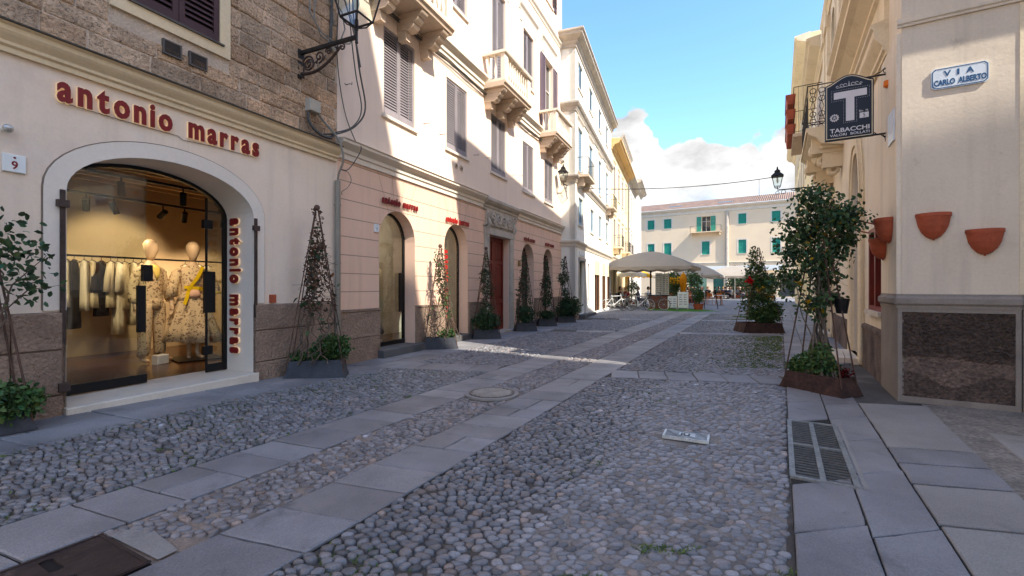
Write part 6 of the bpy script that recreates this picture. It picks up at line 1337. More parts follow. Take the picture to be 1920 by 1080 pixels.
def trellis(label, x, y, rot, w=.9, d=.42, H=2.9, hp=.30, pmat='planter', seed=1, centres=(), nleaf=1500, lsize=.07, lm='leafd', base=(), nbase=900, bsize=.06, bm='leaf', nv=7, dry=0, z=0, vt=.012, knob=True, curls=0, extra=None):
    M = frame(x, y, rot, z); t = thing('trellis_planter', label, 'planter', M, 'obelisk trellis planters along the house fronts'); r = random.Random(seed)
    planter_box(t, M, w, d, hp, pmat)
    for sx in (-1, 1):
        for sy in (-1, 1): 
            MB().tube([(sx*(w/2-.03), sy*(d/2-.02), .02), (sx*.02, sy*.02, H)], .010, 6).build('pole', M_['stake'], t)
    if knob: MB().ball((0, 0, H+.04), .052, 12).build('finial', M_['stake'], t)
    rr = lambda zz: max(.02, (w/2)*(1-zz/H)*.75)
    for zz in (H*.45, H*.72): 
        a = (w/2)*(1-zz/H)+.01; b = (d/2)*(1-zz/H)+.01; MB().tube([(-a, -b, zz), (a, -b, zz), (a, b, zz), (-a, b, zz), (-a, -b, zz)], .005, 4).build('crossbar', M_['rustiron'], t)
    q = MB(); pth = []
    for i in range(nv): pth.append(vine(q, r, r.uniform(-w*.25, w*.25), r.uniform(-.1, .1), hp-.05, H*r.uniform(.75, 1.0), rr, r.uniform(-1.1, 1.1), vt))
    for i in range(curls):
        p = r.choice(pth); k = r.randrange(8, len(p)-2); b_ = Vector(p[k]); d_ = Vector((r.uniform(-1, 1), r.uniform(-.6, .6), r.uniform(-.1, .7))); L_ = r.uniform(.12, .38)
        q.tube([tuple(b_+d_*L_*s+Vector((0, 0, -.35*L_*s*s))+Vector((r.uniform(-.02, .02),)*3)) for s in (0, .3, .6, .85, 1)], [.005, .004, .003, .003, .002], 4)
    q.build('climbing_stems', M_['twig'], t)
    if nleaf: leaves('climbing_leaves', t, M, centres or [(p_[0], p_[1], p_[2], .12, .1, .12) for pp_ in pth for p_ in pp_[8::3]], nleaf, lsize, .15, lm, seed)
    if dry: leaves('dry_leaves', t, M, [(p_[0], p_[1], p_[2], .10, .1, .10) for pp_ in pth for p_ in pp_[12::2]], dry, .06, .2, 'leafr', seed+50, lo=.4, hi=1.3)
    if nbase: leaves('base_bush', t, M, base or [(0, 0, hp+.12, w*.42, d*.5, .2)], nbase, bsize, .1, bm, seed+9)
    if extra: extra(t, M, r)
    return t
rp = R(12.6)
def zg_(x, y): return float(gz(x, y))
trellis('charcoal trellis planter with brown withered climber and green bush beside the downpipe', -3.42, 7.95, rp, 1.02, .42, 2.92, .30, seed=3, nleaf=60, lm='leafd', lsize=.10, dry=750, curls=110, nv=9, base=[(.12, .0, .42, .26, .2, .18), (.36, .02, .50, .2, .2, .22), (-.3, 0, .36, .12, .12, .1), (.2, -.1, .60, .2, .15, .14)], nbase=2600, bsize=.055, z=.03)
trellis('grey trellis planter with a sparse sunlit climber before the second arched door', -1.86, 11.75, rp, .92, .45, 2.62, .30, seed=5, nleaf=480, lsize=.06, lm='leaf', dry=260, curls=40, nv=9, base=[(.18, 0, .38, .22, .15, .14)], nbase=700, bsize=.05)
trellis('dark trellis planter with dense climber left of the red door', -.80, 14.0, rp, .9, .45, 2.75, .30, seed=6, nleaf=700, lsize=.065, centres=[(0, 0, 2.4, .07, .1, .3), (-.05, 0, 1.95, .17, .2, .25), (.05, 0, 1.5, .20, .2, .25), (0, 0, .9, .26, .25, .3)], dry=260, curls=60, base=[(0, -.05, .55, .42, .3, .28)], nbase=1500, bsize=.08, bm='leafd')
trellis('dark trellis planter with leafy climber before the third arched door', .48, 16.4, rp, .82, .45, 2.8, .30, seed=7, nleaf=520, lsize=.07, dry=260, curls=60, base=[(0, 0, .62, .34, .3, .32)], nbase=800, bsize=.08, bm='leafd')
trellis('dark trellis planter with leafy climber before the fourth arched door', 1.40, 18.5, rp, .82, .45, 2.8, .30, seed=8, nleaf=700, lsize=.075, centres=[(0, 0, 2.5, .09, .12, .3), (0, 0, 1.8, .18, .25, .4), (.04, 0, 1.1, .2, .28, .4)], dry=260, curls=50, base=[(0, 0, .45, .34, .3, .18)], nbase=600, bsize=.09, bm='leafd')
trellis('trellis planter with a bushy base at the far corner of the pink house', 2.40, 20.4, rp, .9, .45, 2.9, .30, seed=9, nleaf=600, lsize=.08, centres=[(-.1, 0, 2.6, .10, .12, .3), (-.1, 0, 2.0, .24, .25, .35), (0, 0, 1.3, .16, .2, .3)], dry=160, curls=40, base=[(.2, 0, .7, .5, .4, .5), (-.1, 0, .5, .4, .3, .3)], nbase=2200, bsize=.09, bm='leafd')
trellis('trellis planter with loose twiggy shrub at the near left edge of the view', -5.35, 4.45, R(60), .9, .42, 2.9, .30, seed=10, nleaf=0, curls=0, nv=2, z=.12, base=[(.25, -.1, .30, .26, .22, .2)], nbase=1300, bsize=.065,
    centres=(), extra=lambda t, M, r: (leaves('climbing_leaves', t, M, [(.30, -.35, 1.75, .28, .28, .25), (.1, -.2, 2.1, .3, .25, .2), (.35, -.3, 1.45, .22, .2, .15)], 240, .075, .2, 'leafd', 31),
    MB().tube([(.1, 0, .3), (.15, -.1, 1.0), (.25, -.25, 1.5), (.45, -.45, 1.8)], [.012, .01, .007, .003], 5).tube([(.1, 0, .3), (.2, -.1, 1.2), (.35, -.3, 1.45), (.55, -.5, 1.50)], [.01, .008, .006, .002], 5).build('twigs', M_['twig'], t)))
# far right planter: dense green cone with a red flower
def red_one(t, M, r):
    leaves('red_flower', t, M, [(-.42, -.3, 1.85, .09, .09, .06)], 60, .10, .1, 'redf', 5, lo=.8, hi=1.2, hue=.02); leaves('yellow_leaves', t, M, [(-.1, -.3, 1.5, .1, .1, .1), (.35, -.2, 1.25, .1, .1, .1)], 40, .09, .1, 'yelf', 6, lo=.5, hi=1.0, hue=.05)
trellis('rusty trellis planter packed with dense green climber and a red flower at the right', 8.75, 16.1, R(-4), 1.4, .9, 3.0, .34, pmat='rust', seed=12, nleaf=3800, lsize=.085, lm='leaf', centres=[(-.2, 0, 2.7, .16, .16, .3), (-.1, 0, 2.1, .38, .3, .45), (.1, 0, 1.5, .58, .45, .5), (0, 0, .95, .64, .5, .45), (.35, 0, 1.8, .35, .3, .3), (.5, 0, .8, .3, .3, .3)], curls=40, nv=9, dry=180, base=[(.15, -.1, .6, .6, .4, .3)], nbase=1500, bsize=.08, bm='leaf', knob=False, extra=red_one)
# near right planter: tall loose crown over bare stems
NR = frame(4.73, 6.98, math.atan2(-.9, .42))
t = thing('rose_planter', 'tall climbing shrub over bare woody stems in a rusty tapered planter near the corner', 'planter', NR); r = random.Random(21)
planter_box(t, NR, .96, .50, .27, 'rust', .10)
for sx, sy in ((-1, -1), (1, -1), (1, 1), (-1, 1)): MB().tube([(sx*.44, sy*.20, .02), (sx*.03, sy*.03, 2.75)], .011, 6).build('pole', M_['stake'], t)
CR = [(-.05, 0, 2.95, .26, .30, .24), (.10, .05, 2.65, .36, .42, .28), (-.20, -.12, 2.45, .32, .34, .28), (.15, .42, 2.72, .22, .30, .18), (.0, .70, 2.62, .16, .24, .10), (-.02, -.1, 2.05, .28, .36, .30), (-.22, -.40, 1.75, .24, .26, .24), (.02, .08, 1.72, .20, .26, .26), (.1, .25, 2.25, .22, .22, .28), (-.1, -.48, 2.15, .18, .22, .16), (.05, -.15, 1.35, .18, .22, .2), (.0, .28, 1.42, .12, .20, .12), (.1, .5, 2.35, .14, .22, .1)]
q = MB(); ends = []
for i in range(22):
    c = CR[i % len(CR)]; x0, y0 = r.uniform(-.22, .22), r.uniform(-.12, .12); e = Vector((c[0]+r.uniform(-.5, .5)*c[3], c[1]+r.uniform(-.5, .5)*c[4], c[2]+r.uniform(-.2, .9)*c[5])); m = Vector((r.uniform(-.14, .14), r.uniform(-.12, .12), r.uniform(1.0, 1.5)))
    pts = []; ph = r.uniform(0, 6)
    for k in range(16): s = k/15; p = Vector((x0, y0, .22))*(1-s)**2+m*2*s*(1-s)+e*s*s; pts.append(tuple(p+Vector((.035*math.sin(ph+s*11), .035*math.cos(ph+s*9), 0))*(1-abs(2*s-1))))
    q.tube(pts, [.016*(1-.75*k/15)*(1.2 if i < 6 else .8) for k in range(16)], 6); ends += [pts[9], pts[11], pts[13], pts[15]]
for i in range(70):
    b_ = Vector(r.choice(ends)); d_ = Vector((r.uniform(-1, 1), r.uniform(-1, 1), r.uniform(-.3, .9))).normalized(); L_ = r.uniform(.15, .42); q.tube([tuple(b_+d_*L_*s+Vector((0, 0, -.3*L_*s*s))) for s in (0, .35, .7, 1)], [.006, .005, .003, .002], 4)
for a_, b_ in (((.1, .5, 2.6), (.05, 1.02, 2.62)), ((.0, .3, 1.42), (-.05, .62, 1.40)), ((.1, .45, 2.9), (.1, .78, 2.98))): q.tube([tuple(Vector(a_).lerp(Vector(b_), s)+Vector((0, 0, .04*math.sin(s*3)))) for s in (0, .3, .6, 1)], [.006, .005, .004, .002], 4)
q.build('woody_stems', M_['bark'], t)
leaves('crown', t, NR, CR, 3400, .068, .34, 'leafd', 22, droop=.8, lo=.35, hi=1.9); leaves('outer_sprays', t, NR, [(c[0], c[1], c[2], c[3]*1.35, c[4]*1.35, c[5]*1.25) for c in CR]+[(.05, .95, 2.6, .08, .1, .06), (-.05, .55, 1.40, .06, .12, .05), (.1, .75, 2.95, .07, .1, .05)], 900, .070, .30, 'leaf', 23, droop=.9, lo=.4, hi=1.2)
leaves('yellowing_leaves', t, NR, CR, 90, .08, .1, 'yelf', 24, lo=.25, hi=.6); leaves('base_bush', t, NR, [(-.05, -.02, .42, .30, .18, .18), (-.32, -.02, .34, .16, .14, .10), (.02, 0, .62, .14, .14, .16)], 2600, .055, .15, 'leaf', 25, lo=.6, hi=1.7)
leaves('red_foliage', t, NR, [(.36, 0, .34, .08, .12, .08)], 90, .045, .1, 'redf', 26, lo=.08, hi=.25)
MB().lathe([(.07, 0), (.10, .2), (.105, .2), (.105, .225), (.09, .225), (.085, .18), (.001, .18)], (.22, .18, 1.20), 14).build('hanging_pot', M_['black'], t)
o_ = thing('flower_pot', 'square terracotta pot with a small green plant on the paving beside the rusty planter', 'flower pot', frame(4.98, 6.92, R(20)))
planter_box(o_, W[o_], .20, .20, .22, 'terra', -.025); leaves('plant', o_, W[o_], [(0, 0, .27, .10, .10, .09)], 260, .05, .1, 'leaf', 33); MB().tube([(.02, 0, .22), (.12, .02, .30), (.20, .04, .40), (.22, .05, .52), (.17, .05, .60)], [.006, .005, .004, .004, .003], 5).build('stem', M_['twig'], o_)
# ------------------------------------------------------------------ half pots on the corner
def half_pot(label, M, w, h, d=.17):
    t = thing('wall_pot', label, 'wall pot', M, 'terracotta half pots on the corner walls'); q = MB(); n = 16; rg = []
    for z, k in ((0, .18), (.08, .40), (.26, .66), (.50, .84), (.78, .93), (.86, .95), (.86, 1.0), (1.0, 1.0)):
        rg.append([(k*w/2*math.cos(PI+PI*i/n), k**.8*d*math.sin(PI+PI*i/n)*(1)-.004, z*h) for i in range(n+1)])
    rg.append([(.90*w/2*math.cos(PI+PI*i/n), .88*d*math.sin(PI+PI*i/n)-.004, h) for i in range(n+1)]); rg.append([(.85*w/2*math.cos(PI+PI*i/n), .8*d*math.sin(PI+PI*i/n)-.004, h*.8) for i in range(n+1)])
    q.rings(rg, 0, True); q.build('pot', M_['terra'], t, M, smooth=False)
    MB().tube([(0, -.02, -.02), (0, -.02, .05)], .012, 6).build('drain_spout', M_['terra'], t)
half_pot('terracotta half pot on the side wall under the street nameplate, left of the two', FV @ Matrix.Translation((.335, 0, 2.26)), .38, .35)
half_pot('terracotta half pot on the side wall, right of and lower than its neighbour', FV @ Matrix.Translation((.845, 0, 2.03)), .38, .33)
half_pot('terracotta half pot on the street side of the corner, upper of two', FR @ Matrix.Translation((-.42, -.052, 2.27)), .42, .36, .20)
half_pot('terracotta half pot on the street side of the corner, lower of two', FR @ Matrix.Translation((-.86, -.052, 2.04)), .42, .33, .20)
# ------------------------------------------------------------------ street nameplate and tobacco sign
o_ = thing('street_nameplate', 'white street nameplate with blue lettering on the corner side wall', 'street sign', FV)
def rrect(x0, x1, z0, z1, c): return [(x0+c, z0), (x1-c, z0), (x1, z0+c), (x1, z1-c), (x1-c, z1), (x0+c, z1), (x0, z1-c), (x0, z0+c)]
blue = mat('enamel_blue', hx('1c4f7c'), .4, .05, 5, 0, 1, 0); enam = mat('enamel_white', hx('cfd9e6'), .35, .05, 5, .03, 20, 0)
MB().prism(rrect(.31, .885, 4.30, 4.585, .035), -.022, 0).build('plate', enam, o_)
q = MB(); q.wall(rrect(.32, .875, 4.31, 4.575, .033), [rrect(.33, .865, 4.32, 4.565, .03)], .002, .001, back=False); q.v = [(x, y-.025, z) for x, y, z in q.v]; q.build('border', blue, o_)
q = MB()
def serif(q, txt, x0, x1, z0, z1, y):
    text_into(q, txt, x0, x1, z0, z1, y, .002, .022)
for ch, xa in (('V', .440), ('I', .575), ('A', .665)):
    text_into(q, ch, xa, xa+(.022 if ch == 'I' else .075), 4.463, 4.538, -.024, .002, .025)
text_into(q, 'CARLO', .340, .555, 4.345, 4.425, -.024, .002, .035); text_into(q, 'ALBERTO', .585, .860, 4.345, 4.425, -.024, .002, .035); q.build('lettering', blue, o_)
FT = frame(5.906, 7.09, math.atan2(.507, -.862)); FT = Matrix.Translation((5.906, 7.09, 0)) @ Matrix.Rotation(math.atan2(-.507, .862), 4, 'Z')
# local x runs from the sign's outer edge (negative) to the wall (0); face towards -y (the viewer)
ts = thing('tobacco_sign', 'black hanging shop sign with a big white T on a scrolled iron bracket', 'sign', FT)
a, c, d, e = -.835, -.20, 4.00, 4.93
def outl(m): 
    P = [(a+m, d+m), (c-m, d+m), (c-m, e-.04-m)]; n = 14
    for i in range(n+1):
        s = i/n; x = (c-m)+((a+m)-(c-m))*s; P.append((x, e-.03-m+.13*math.sin(PI*s)**1.5))
    P.append((a+m, e-.04-m)); return P
MB().prism(outl(0), -.035, .035).build('case', M_['black'], ts)
q = MB(); q.wall(outl(.016), [outl(.026)], .002, .001, back=False); q.v = [(x, y-.0375, z) for x, y, z in q.v]; q.build('border', M_['creamtrim'], ts)
navy = mat('sign_navy', hx('15161f'), .35, .05, 5, 0, 1, 0); q = MB(); q.prism(outl(.028), -.0385, -.03); q.build('panel', navy, ts)
wm = mat('sign_white', hx('d6d2d6'), .5, .03, 5, 0, 1, 0); y_ = -.0405
q = MB(); cx = (a+c)/2+.015; q.box(cx-.215, y_-.001, 4.66, cx+.215, y_+.001, 4.77); q.box(cx-.055, y_-.001, 4.285, cx+.055, y_+.001, 4.66); q.build('letter_t', wm, ts)
q = MB()
def dots(p0, p1):
    L_ = math.hypot(p1[0]-p0[0], p1[1]-p0[1]); n = int(L_/.022)
    for i in range(n+1): x = p0[0]+(p1[0]-p0[0])*i/n; z = p0[1]+(p1[1]-p0[1])*i/n; q.box(x-.003, y_-.001, z-.003, x+.003, y_+.001, z+.003)
pp = [(cx-.245, 4.80), (cx+.245, 4.80), (cx+.245, 4.63), (cx+.085, 4.63), (cx+.085, 4.26), (cx-.085, 4.26), (cx-.085, 4.63), (cx-.245, 4.63), (cx-.245, 4.80)]
for u_, w_ in zip(pp[:-1], pp[1:]): dots(u_, w_)
q.build('dotted_outline', wm, ts)
q = MB(); text_into(q, 'TABACCHI', a+.065, c-.055, 4.115, 4.185, y_+.001, .002, .02); text_into(q, 'VALORI', a+.065, cx-.045, 4.055, 4.095, y_+.001, .002, .01); text_into(q, 'BOLLATI', cx+.005, c-.055, 4.055, 4.095, y_+.001, .002, .01)
text_into(q, 'Riv.  N.', c-.185, c-.065, 4.40, 4.43, y_+.001, .002, .01); q.box(c-.18, y_-.001, 4.30, c-.065, y_+.001, 4.385); q.build('lettering', wm, ts)
q = MB(); text_into(q, '5', c-.135, c-.110, 4.312, 4.372, y_-.001, .001, .01); q.build('number', navy, ts)
q = MB()
q.ring((a+.125, y_, 4.36), .040, .006, 'y', 20, 4)
for i in range(12): an = i*PI/6; q.ball((a+.125+.052*math.cos(an), y_, 4.36+.052*math.sin(an)), .011, 6, sy=.2)
for i in range(5): an = PI/2+i*2*PI/5; q.tube([(a+.125, y_, 4.36), (a+.125+.03*math.cos(an), y_, 4.36+.03*math.sin(an))], [.010, .002], 4)
q.build('emblem', wm, ts)
q = MB()
for s_ in (-1, 1):
    for (dx, dz, rr_) in ((.05, .0, .022), (.10, .005, .018), (.155, -.012, .015)): q.ring((cx-.015+s_*dx, y_, 4.872+dz), rr_, .004, 'y', 14, 4, a0=0, a1=5)
    q.tube([(cx-.015, y_, 4.85), (cx-.015+s_*.08, y_, 4.845), (cx-.015+s_*.16, y_, 4.84)], .004, 4)
q.tube([(cx-.015, y_, 4.85), (cx-.015, y_, 4.925)], [.010, .002], 4); q.build('scroll_ornament', wm, ts)
for z, s_, nm in ((4.98-.04, 1, 'top_bracket'), (4.05, -1, 'bottom_bracket')):
    q = MB(); q.box(a+.3 if s_ > 0 else a, -.012, z-.012+(0 if s_ > 0 else -.04), 0, .012, z+.012+(0 if s_ > 0 else -.04))
    q.tube([(-.19, 0, z), (-.16, 0, z+s_*.035), (-.11, 0, z+s_*.045), (-.06, 0, z+s_*.10), (-.01, 0, z+s_*.06), (-.02, 0, z+s_*.02)], .008, 6); q.ring((-.05, 0, z+s_*.055), .028, .006, 'y', 14, 5); q.box(-.02, -.03, z-.06, 0, .03, z+.06)
    if s_ < 0: q.tube([(-.06, 0, z-.08), (-.05, 0, z-.16), (-.02, 0, z-.22)], .006, 5)
    q.build(nm, M_['iron'], ts)
# small things on the right walls
o_ = thing('alarm_bell', 'small orange alarm lamp on the corner wall behind the hanging sign', 'alarm lamp', FR @ Matrix.Translation((-.62, -.05, 4.72))); MB().lathe([(.03, -.05), (.055, -.03), (.05, .05), (.02, .06)], seg=12).build('lens', M_['orange'], o_); MB().tube([(0, .05, .05), (0, 0, .04)], .02, 6).build('holder', M_['iron'], o_)
o_ = thing('wall_notice', 'pale enamel plate on the street side of the corner below the hanging sign bracket', 'wall plate', FR); MB().bbox(-.50, -.07, 3.72, -.10, -.051, 4.18, .005).build('plate', enam, o_)
o_ = thing('security_camera', 'small white camera on the plaster wall at the left edge', 'camera', FL @ Matrix.Translation((-4.66, 0, 3.28))); MB().tube([(0, 0, 0), (0, -.06, 0)], .03, 10).build('mount', M_['paper'], o_); MB().ball((0, -.09, -.01), .045, 12).build('dome', M_['steel'], o_)
# ------------------------------------------------------------------ street lamps
def lantern(parent, M, x, y, z, s=1.0, up=True, mt='iron'):
    """four sided lantern, z = bottom"""
    P = lambda r_, zz: [(x+r_*s*a_, y+r_*s*b_, z+zz*s) for a_, b_ in ((-1, -1), (1, -1), (1, 1), (-1, 1))]
    q = MB(); lo, hi_ = P(.12, 0), P(.21, .46)
    for a_, b_ in zip(lo, hi_): q.tube([a_, b_], .011*s, 5)
    for L_ in (lo, hi_): q.tube(L_+[L_[0]], .014*s, 5)
    q.build('lantern_frame', M_[mt], parent, M)
    g_ = MB(); g_.rings([P(.112, .01), P(.20, .45)], 0, False); g_.build('glass', GLASS, parent, M)
    q = MB(); q.rings([P(.25, .465), P(.24, .49), P(.12, .62), P(.10, .68), P(.12, .70), P(.04, .78), P(.03, .86), P(.005, .92)], 0, True); q.ball((x, y, z+.86*s), .035*s, 8); q.build('roof', M_[mt], parent, M)
    MB().lathe([(.02, .16), (.05, .25), (.04, .40), (.02, .44)], (x, y, z), 10).build('bulb', M_['paper'], parent, M)
    q = MB(); q.tube([(x, y, z-.12*s), (x, y, z)], .02*s, 6); 
    for a_ in lo: q.tube([a_, (x+(a_[0]-x)*.6, y+(a_[1]-y)*.6, z-.07*s), (x, y, z-.10*s)], .008*s, 4)
    q.build('collar', M_[mt], parent, M)
# big bracket lamp at top left: root on stone wall at s=-.88, points out and slightly along the wall
SL = FL @ Matrix.Translation((-.88, 0, 0)) @ Matrix.Rotation(R(-90), 4, 'Z')       # local x = out of the wall
t = thing('street_lamp', 'large black iron street lamp on a scrolled bracket from the brown stone wall', 'street lamp', SL)
LL = 1.32; zb = 5.86
q = MB(); q.box(0, -.028, zb-.028, LL, .028, zb+.028); q.box(-.0, -.07, 5.38, .02, .07, zb+.06); q.ball((LL, 0, zb-.09), .03, 8); q.tube([(LL, 0, zb-.08), (LL, 0, zb+.25)], .022, 6); q.build('arm', M_['iron'], t)
q = MB(); n = 22
q.tube([(.03+(LL*.72)*s, 0, 5.48-.10*math.sin(s*PI*.9)+ (.34*s**1.6)) for s in [i/n for i in range(n+1)]], [.032-.012*i/n for i in range(n+1)], 7)
def spiral(cx, cz, r0, r1, a0, a1, th): q.tube([(cx+(r0+(r1-r0)*i/24)*math.cos(a0+(a1-a0)*i/24), 0, cz+(r0+(r1-r0)*i/24)*math.sin(a0+(a1-a0)*i/24)) for i in range(25)], th, 6)
spiral(.20, 5.62, .16, .03, PI, -2.5*PI, .016); spiral(.20, 5.62, .10, .02, 0, 3*PI, .012); spiral(.46, 5.70, .11, .02, -PI/2, 2.2*PI, .014); spiral(.68, 5.75, .07, .015, PI, -1.5*PI, .012); spiral(.86, 5.80, .05, .012, -PI/2, 2*PI, .012); spiral(1.00, 5.76, .06, .015, PI/2, -1.8*PI, .014)
for p_ in ((.30, 5.55), (.38, 5.60), (.55, 5.62)): q.tube([(p_[0], 0, p_[1]), (p_[0]+.07, 0, p_[1]+.09)], [.022, .003], 5)
q.ball((.03, 0, 5.43), .035, 8); q.build('scrollwork', M_['rustiron'], t)
lantern(t, SL, LL, 0, zb+.30, 1.55)
cable('cable', 'pair of slack dark cables crossing from the street lamp up to the wall', [(.0, -.60, 5.88), (-.05, -.5, 6.5), (-.1, -.3, 7.2), (-.15, -.1, 7.9)], .016, M=FL)
# right lamp far
SR = FR @ Matrix.Translation((-16.9, 0, 0)) @ Matrix.Rotation(R(-90), 4, 'Z')
t = thing('street_lamp', 'black lantern on an iron bracket high on the right, above the climbing shrub', 'street lamp', SR)
q = MB(); q.tube([(0, 0, 6.25), (1.55, 0, 6.25)], .03, 6); q.tube([(0, 0, 5.75), (.5, 0, 6.05), (1.0, 0, 6.2)], .02, 6); q.ring((.25, 0, 6.08), .12, .014, 'y', 16, 5); q.ring((1.3, 0, 6.14), .09, .012, 'y', 16, 5); q.ring((1.55, 0, 6.12), .07, .012, 'y', 16, 5); q.build('arm', M_['iron'], t)
lantern(t, SR, 1.55, 0, 6.42, 1.05)
# lamp on the near end of the white house, seen end on
SW = F3 @ Matrix.Translation((0.05, .4, 0)) @ Matrix.Rotation(R(180), 4, 'Z')
t = thing('street_lamp', 'iron street lamp on the near side of the white house above the pink house cornice', 'street lamp', SW)
q = MB(); q.tube([(0, 0, 6.6), (.9, 0, 6.5)], .03, 6); q.tube([(0, 0, 5.9), (.45, 0, 6.3), (.9, 0, 6.5)], .02, 6); q.ring((.3, 0, 6.35), .14, .015, 'y', 14, 5); q.build('arm', M_['iron'], t)
lantern(t, SW, .9, 0, 6.62, .9)
pA = F3 @ Vector((.1, -.1, 6.45)); pB = SR @ Vector((1.55, 0, 6.9)); cable('overhead_wire', 'thin overhead wire strung across the street from the white house to the right lamp', [tuple(pA.lerp(pB, i/16)+Vector((0, 0, -.25*4*(i/16)*(1-i/16)))) for i in range(17)], .018, 'wire', None, 'cable', Matrix.Identity(4))
cable('cable', 'bundle of cables leaving the end of the pink house towards the white house', [(14.6, -.1, 7.85), (15.0, -.4, 7.2), (15.4, -.7, 6.7)], .03); 
# ------------------------------------------------------------------ umbrellas
def umbrella(label, x, y, rot, L_, Wd, z0, z1, mt, val=.30, grp='market umbrellas on the piazza', pole=None):
    M = frame(x, y, rot); t = thing('market_umbrella', label, 'umbrella', M, grp); q = MB(); nx_ = 12; rings_ = []
    def edge_pts(k, z, sc=0):
        P = []; 
        for (a_, b_) in (((-1, -1), (1, -1)), ((1, -1), (1, 1)), ((1, 1), (-1, 1)), ((-1, 1), (-1, -1))):
            for i in range(nx_): s = i/nx_; P.append(((a_[0]+(b_[0]-a_[0])*s)*L_/2*k, (a_[1]+(b_[1]-a_[1])*s)*Wd/2*k, z-(.10*(z1-z0)*math.sin(PI*s)*(-1) if 0 else 0)+sc*(i % 2)))
        return P
    for k, f in ((.04, 1), (.25, .90), (.5, .69), (.75, .40), (1, 0)): rings_.append(edge_pts(k, z0+(z1-z0)*f))
    rings_.append([(x_, y_, z0-val+(.12 if i % 2 == 0 else 0)) for i, (x_, y_, _) in enumerate(edge_pts(1.003, 0))])
    q.rings(rings_, 0, False); q.build('canopy', M_[mt], t)
    r_ = MB()
    for a_ in (-1, 1):
        for b_ in (-1, 1): r_.tube([(0, 0, z1-.15), (a_*L_/2*.98, b_*Wd/2*.98, z0-.03)], .02, 4)
    r_.build('ribs', M_['tan'], t); MB().tube([(0, 0, 0), (0, 0, z1-.02)], .06, 8).build('pole', M_[pole or 'iron'], t); MB().box(-.35, -.35, 0, .35, .35, .10).build('base', M_['concrete'], t)
    MB().lathe([(.001, .12), (.09, .08), (.12, 0), (.001, 0)][::-1], (0, 0, z1-.03), 8).build('cap', M_['iron'], t)
    return t
sa = math.atan2(-.507, .862)
umbrella('large beige market umbrella with scalloped edge at the mouth of the piazza', 10.4, 34, sa, 6.4, 4.4, 3.05, 4.25, 'canvas')
umbrella('bright white umbrella under and behind the large beige one, near the left houses', 8.9, 40, sa, 5.0, 3.5, 2.75, 3.5, 'canvasw')
umbrella('beige umbrella in the piazza behind the orange parasol', 21.5, 56, sa, 8.2, 6, 3.0, 4.7, 'canvas', pole='paper')
umbrella('beige umbrella at the right of the piazza before the cream house', 29.5, 60, sa, 7.5, 6, 3.0, 4.4, 'canvas', pole='paper')
umbrella('small yellow umbrella beside the white one near the left houses', 11.9, 45, sa, 3.2, 3.2, 2.8, 3.4, 'yelf')
t = thing('folded_parasol', 'folded orange yellow parasol standing among the cafe tables', 'umbrella', frame(13.6, 36, 0)); q = MB(); q.lathe([(.05, 1.0), (.16, 1.2), (.24, 1.7), (.26, 2.3), (.16, 2.6), (.03, 2.75)], seg=10); q.build('cloth', mat('parasol_orange', hx('f0a81c'), .8, .1, 4, 0, 1, 0, sub=.3), t); MB().tube([(0, 0, 0), (0, 0, 2.8)], .03, 6).build('pole', M_['iron'], t)
# ------------------------------------------------------------------ bicycles
def bicycle(label, x, y, rot, m, lean=.06, s=1.22):
    M = frame(x, y, rot) @ Matrix.Rotation(lean, 4, 'X') @ Matrix.Scale(s, 4); t = thing('bicycle', label, 'bicycle', M, 'bicycles parked at the cafe')
    for wx in (-.52, .52):
        q = MB(); q.ring((wx, 0, .34), .32, .018, 'y', 28, 6); w = q.build('wheel', M_['cable'], t); q = MB(); q.ring((wx, 0, .34), .295, .010, 'y', 24, 5)
        for k in range(10): a_ = k*PI/5; q.tube([(wx, 0, .34), (wx+.29*math.cos(a_), 0, .34+.29*math.sin(a_))], .003, 3)
        q.ball((wx, 0, .34), .03, 6); q.build('rim', M_['steel'], w)
    q = MB(); bb_ = (-.08, 0, .30); st = (-.22, 0, .80); hd_ = (.34, 0, .82); hb_ = (.38, 0, .68)
    for a_, b_ in ((bb_, st), (st, hd_), (bb_, hb_), (hd_, hb_), (hb_, (.52, 0, .34)), (bb_, (-.52, 0, .34)), ((-.19, 0, .70), (-.52, 0, .34)), (st, (-.24, 0, .90)), (hd_, (.32, 0, .95))): q.tube([a_, b_], .016, 6)
    q.build('frame', m, t); MB().tube([(.22, -.26, .98), (.32, -.12, .96), (.32, .12, .96), (.22, .26, .98)], .012, 6).build('handlebar', M_['black'], t)
    q = MB(); q.lathe([(.001, -.02), (.09, 0), (.10, .03), (.001, .05)], (-.26, 0, .91), 10, 0, 1.4, .7); q.build('saddle', M_['black'], t)
    q = MB(); q.ring((-.08, 0, .30), .08, .01, 'y', 14, 5); q.tube([(-.08, -.06, .30), (.02, -.08, .16)], .01, 5); q.tube([(-.08, .06, .30), (-.18, .08, .44)], .01, 5); q.build('crank', M_['steel'], t)
paintw = mat('bike_white', hx('e0e2e4'), .3, .02, 5, 0, 1, 0, coat=.5); paintd = mat('bike_dark', hx('3c4550'), .3, .02, 5, 0, 1, 0, coat=.5)
bicycle('silver bicycle parked beside the left houses under the beige umbrella', 6.95, 30.6, R(15), paintw); bicycle('white bicycle leaning front on, left of the menu stand', 8.6, 30.4, R(-35), paintw, .1); bicycle('dark bicycle between the white one and the brown counter', 9.7, 30.9, R(-20), paintd, -.08)
bicycle('dark bicycle further left beside the seated person', 7.6, 31.8, R(-10), paintd)
